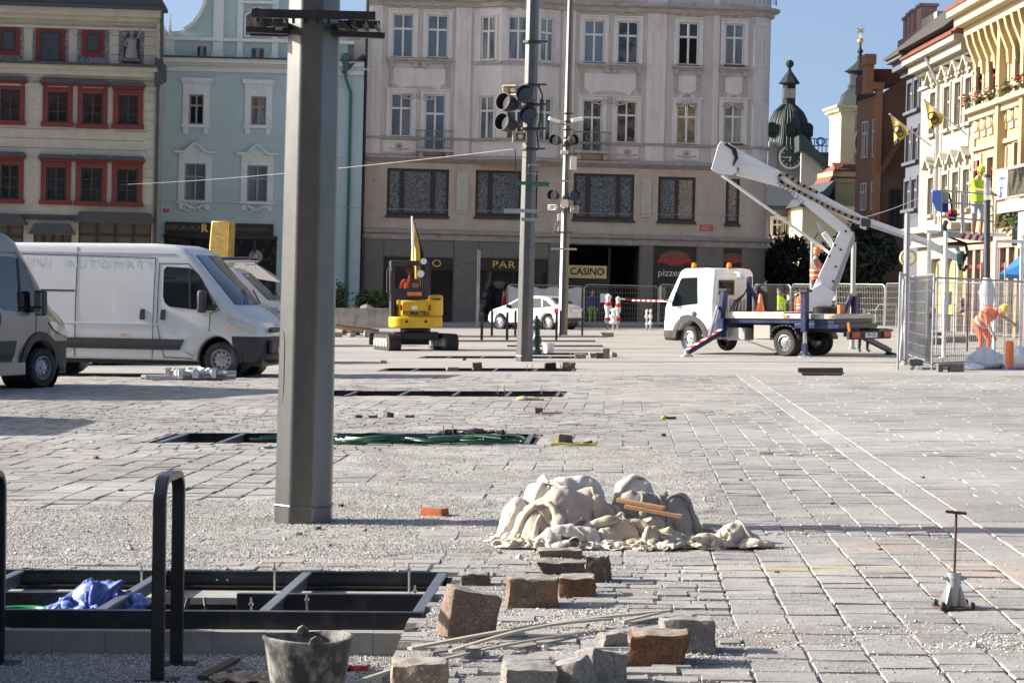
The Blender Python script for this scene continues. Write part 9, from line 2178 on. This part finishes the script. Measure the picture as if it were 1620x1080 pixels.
def strip(label,a,c,w_=.022,h_=.008,z=.02,mt='rod',name='strip',bow=.0):
 A=G(*a)+Vector((0,0,z));C_=G(*c)+Vector((0,0,z));d=C_-A;n=14;b=MB();pts=[Vector((d.x*i/n,d.y*i/n,d.z*i/n+bow*sin(pi*i/n)))for i in range(n+1)]
 for i in range(n):b.bar(pts[i],pts[i+1],w_,h_)
 o=b.build(name,M[mt],None,smooth=0);o.location=A;tag(o,label,'strip')
strip('longest thin strip reaching from the leaning block to the rust-brown stone',(648,1036),(1050,976),.03,.012,.03,bow=.02)
strip('thin strip just below the longest one among the stones',(712,1042),(968,990),.02,.012,.035,bow=.03);strip('lower thin strip running under the little grey cube',(690,1052),(925,1006),.016,.010,.02,bow=.01)
strip('round pale rod lying in the gravel bed right of the bucket',(545,1085),(650,1050),.018,.016,.0);strip('short pale strip behind the rust-brown stone',(985,992),(1060,974),.02,.010,.03)
p=G(352,1062,BEDZ);b=MB();b.bar((-.06,-.28,.02),(.05,.12,.04),.05,.02);o=b.build('board',M['wood_dark'],None,bevel=.003);o.location=p;tag(o,'dark board lying slanted in the gravel bed left of the bucket','board')
o=cloth_obj('crumpled_paper',cloth(44,36,.42,.32,(.6,.55),(0,0),[(0,0,0,.05,.04,.05),(.09,.02,0,.04,.03,.05)],seed=71,h0=.15,steps=90,jit=.02),'cardboard',None,tuple(G(384,1076,BEDZ)));tag(o,'crumpled tan paper sack in the gravel bed beside the slanted board','paper')
o=cloth_obj('red_rag',cloth(30,20,.16,.09,(.6,.6),(0,0),[(0,0,0,.03,.02,.03)],seed=73,h0=.1,steps=80,jit=.01),'red_paint',None,tuple(G(560,1060,BEDZ)));tag(o,'small red rag right of the bucket','rag')
p=G(1508,962);t=thing('post_base','galvanised tube base with rusty T-handled rod standing alone on the right','base',p,(0,R(1.2),R(6)));b=MB()
b.b(-.088,.088,-.08,.09,0,.012);b.build('base_plate',M['rust'],t,bevel=.002);b=MB();b.lathe([(.036,.014),(.036,.185),(.031,.185),(.031,.05)],24,cap=False);b.build('tube',M['galv'],t)
for k in range(4):
 a=pi/4+k*pi/2;c_,s_=cos(a),sin(a);b=MB(MatR:=Matrix.Rotation(a,4,'Z'));b.prism([(.034,.014),(.085,.014),(.040,.115),(.034,.115)],-.003,.003);b.build('gusset',M['galv'],t,smooth=0)
for x,y in((-.075,-.07),(-.085,.03),(.075,-.07),(.08,.06)):b=MB();b.lathe([(.017,.014),(.017,.03),(.012,.04),(0,.044)],12,(x,y,0));b.build('plastic_cap',M['black'],t)
for a in(-1.9,-.15,3.3):b=MB(Matrix.Rotation(a,4,'Z'));b.lathe([(.012,.034),(.012,.05),(.007,.05),(.007,.066),(0,.067)],8,(0,0,.155),'x');b.build('clamp_bolt',M['galv'],t)
b=MB();b.cyl((0,0,.05),(.004,0,.485),.007,n=10);b.build('rod',M['rust'],t);b=MB();b.cyl((-.052,0,.492),(.056,0,.482),.008,n=10);b.build('t_handle',M['rust'],t)
p=G(828,634);b=MB();b.ball((0,0,.03),(.12,.06,.035),10,6);b.tube([(.08,0,.03),(.2,.02,.03),(.3,0,.02)],.02,6);o=b.build('work_glove',mm('glove',(.45,.38,.2),.9),None);rough(o,.03,9);o.location=p;tag(o,'yellowish work glove lying before the third pit','glove')
p=G(1057,664);b=MB();b.ball((-.05,0,.03),(.04,.03,.03),8,6);b.m=1;b.b(-.02,.10,-.02,.02,.01,.04);o=b.build('plastic_tool',[mm('lime',(.30,.38,.03),.6),M['black']],None);o.location=p;tag(o,'small lime-yellow tool with black handle beyond the canvas heap','tool')
for px,py,lb in((868,655,'splintered board beside the brown block in the middle distance'),(1185,835,'thin splinter of wood')):
 if px==868:p=G(px,py);b=MB();b.bar((-.1,0,.015),(.18,.03,.02),.05,.02);o=b.build('board',M['wood'],None,smooth=0);o.location=p;tag(o,lb,'board')
p=G(898,706);b=MB();b.tube([(-.18,0,.02),(-.05,.02,.03),(.05,-.02,.02),(.2,.03,.02),(.3,.02,.02)],.014,6);o=b.build('strap',M['lime'],None);o.location=p;tag(o,'yellow-black strap among the brown rubble pieces','strap')
car('unseen dark estate car added outside the left edge to shade the gravel bed',(-4.15,8.3,BEDZ),R(-91),'car_dark','wagon')  # unseen car added as a sun blocker, its height chosen for the shade edge
big_van('unseen second white van added outside the left edge, casting the nearer shadow band',(-10.9,29.8,0),R(92),H=2.4,wb=3.0,length=4.9)
for o in COL.objects:
 if o.name.split('.')[0]in('stucco_ornament','flowers','flower_foliage','foliage','crown','dome_seam','lattice','wall_joint','rim_hole','wheel_nut','railing','wheel_well','track_frame','statue_relief','roof_rack'):o['kind']='stuff'
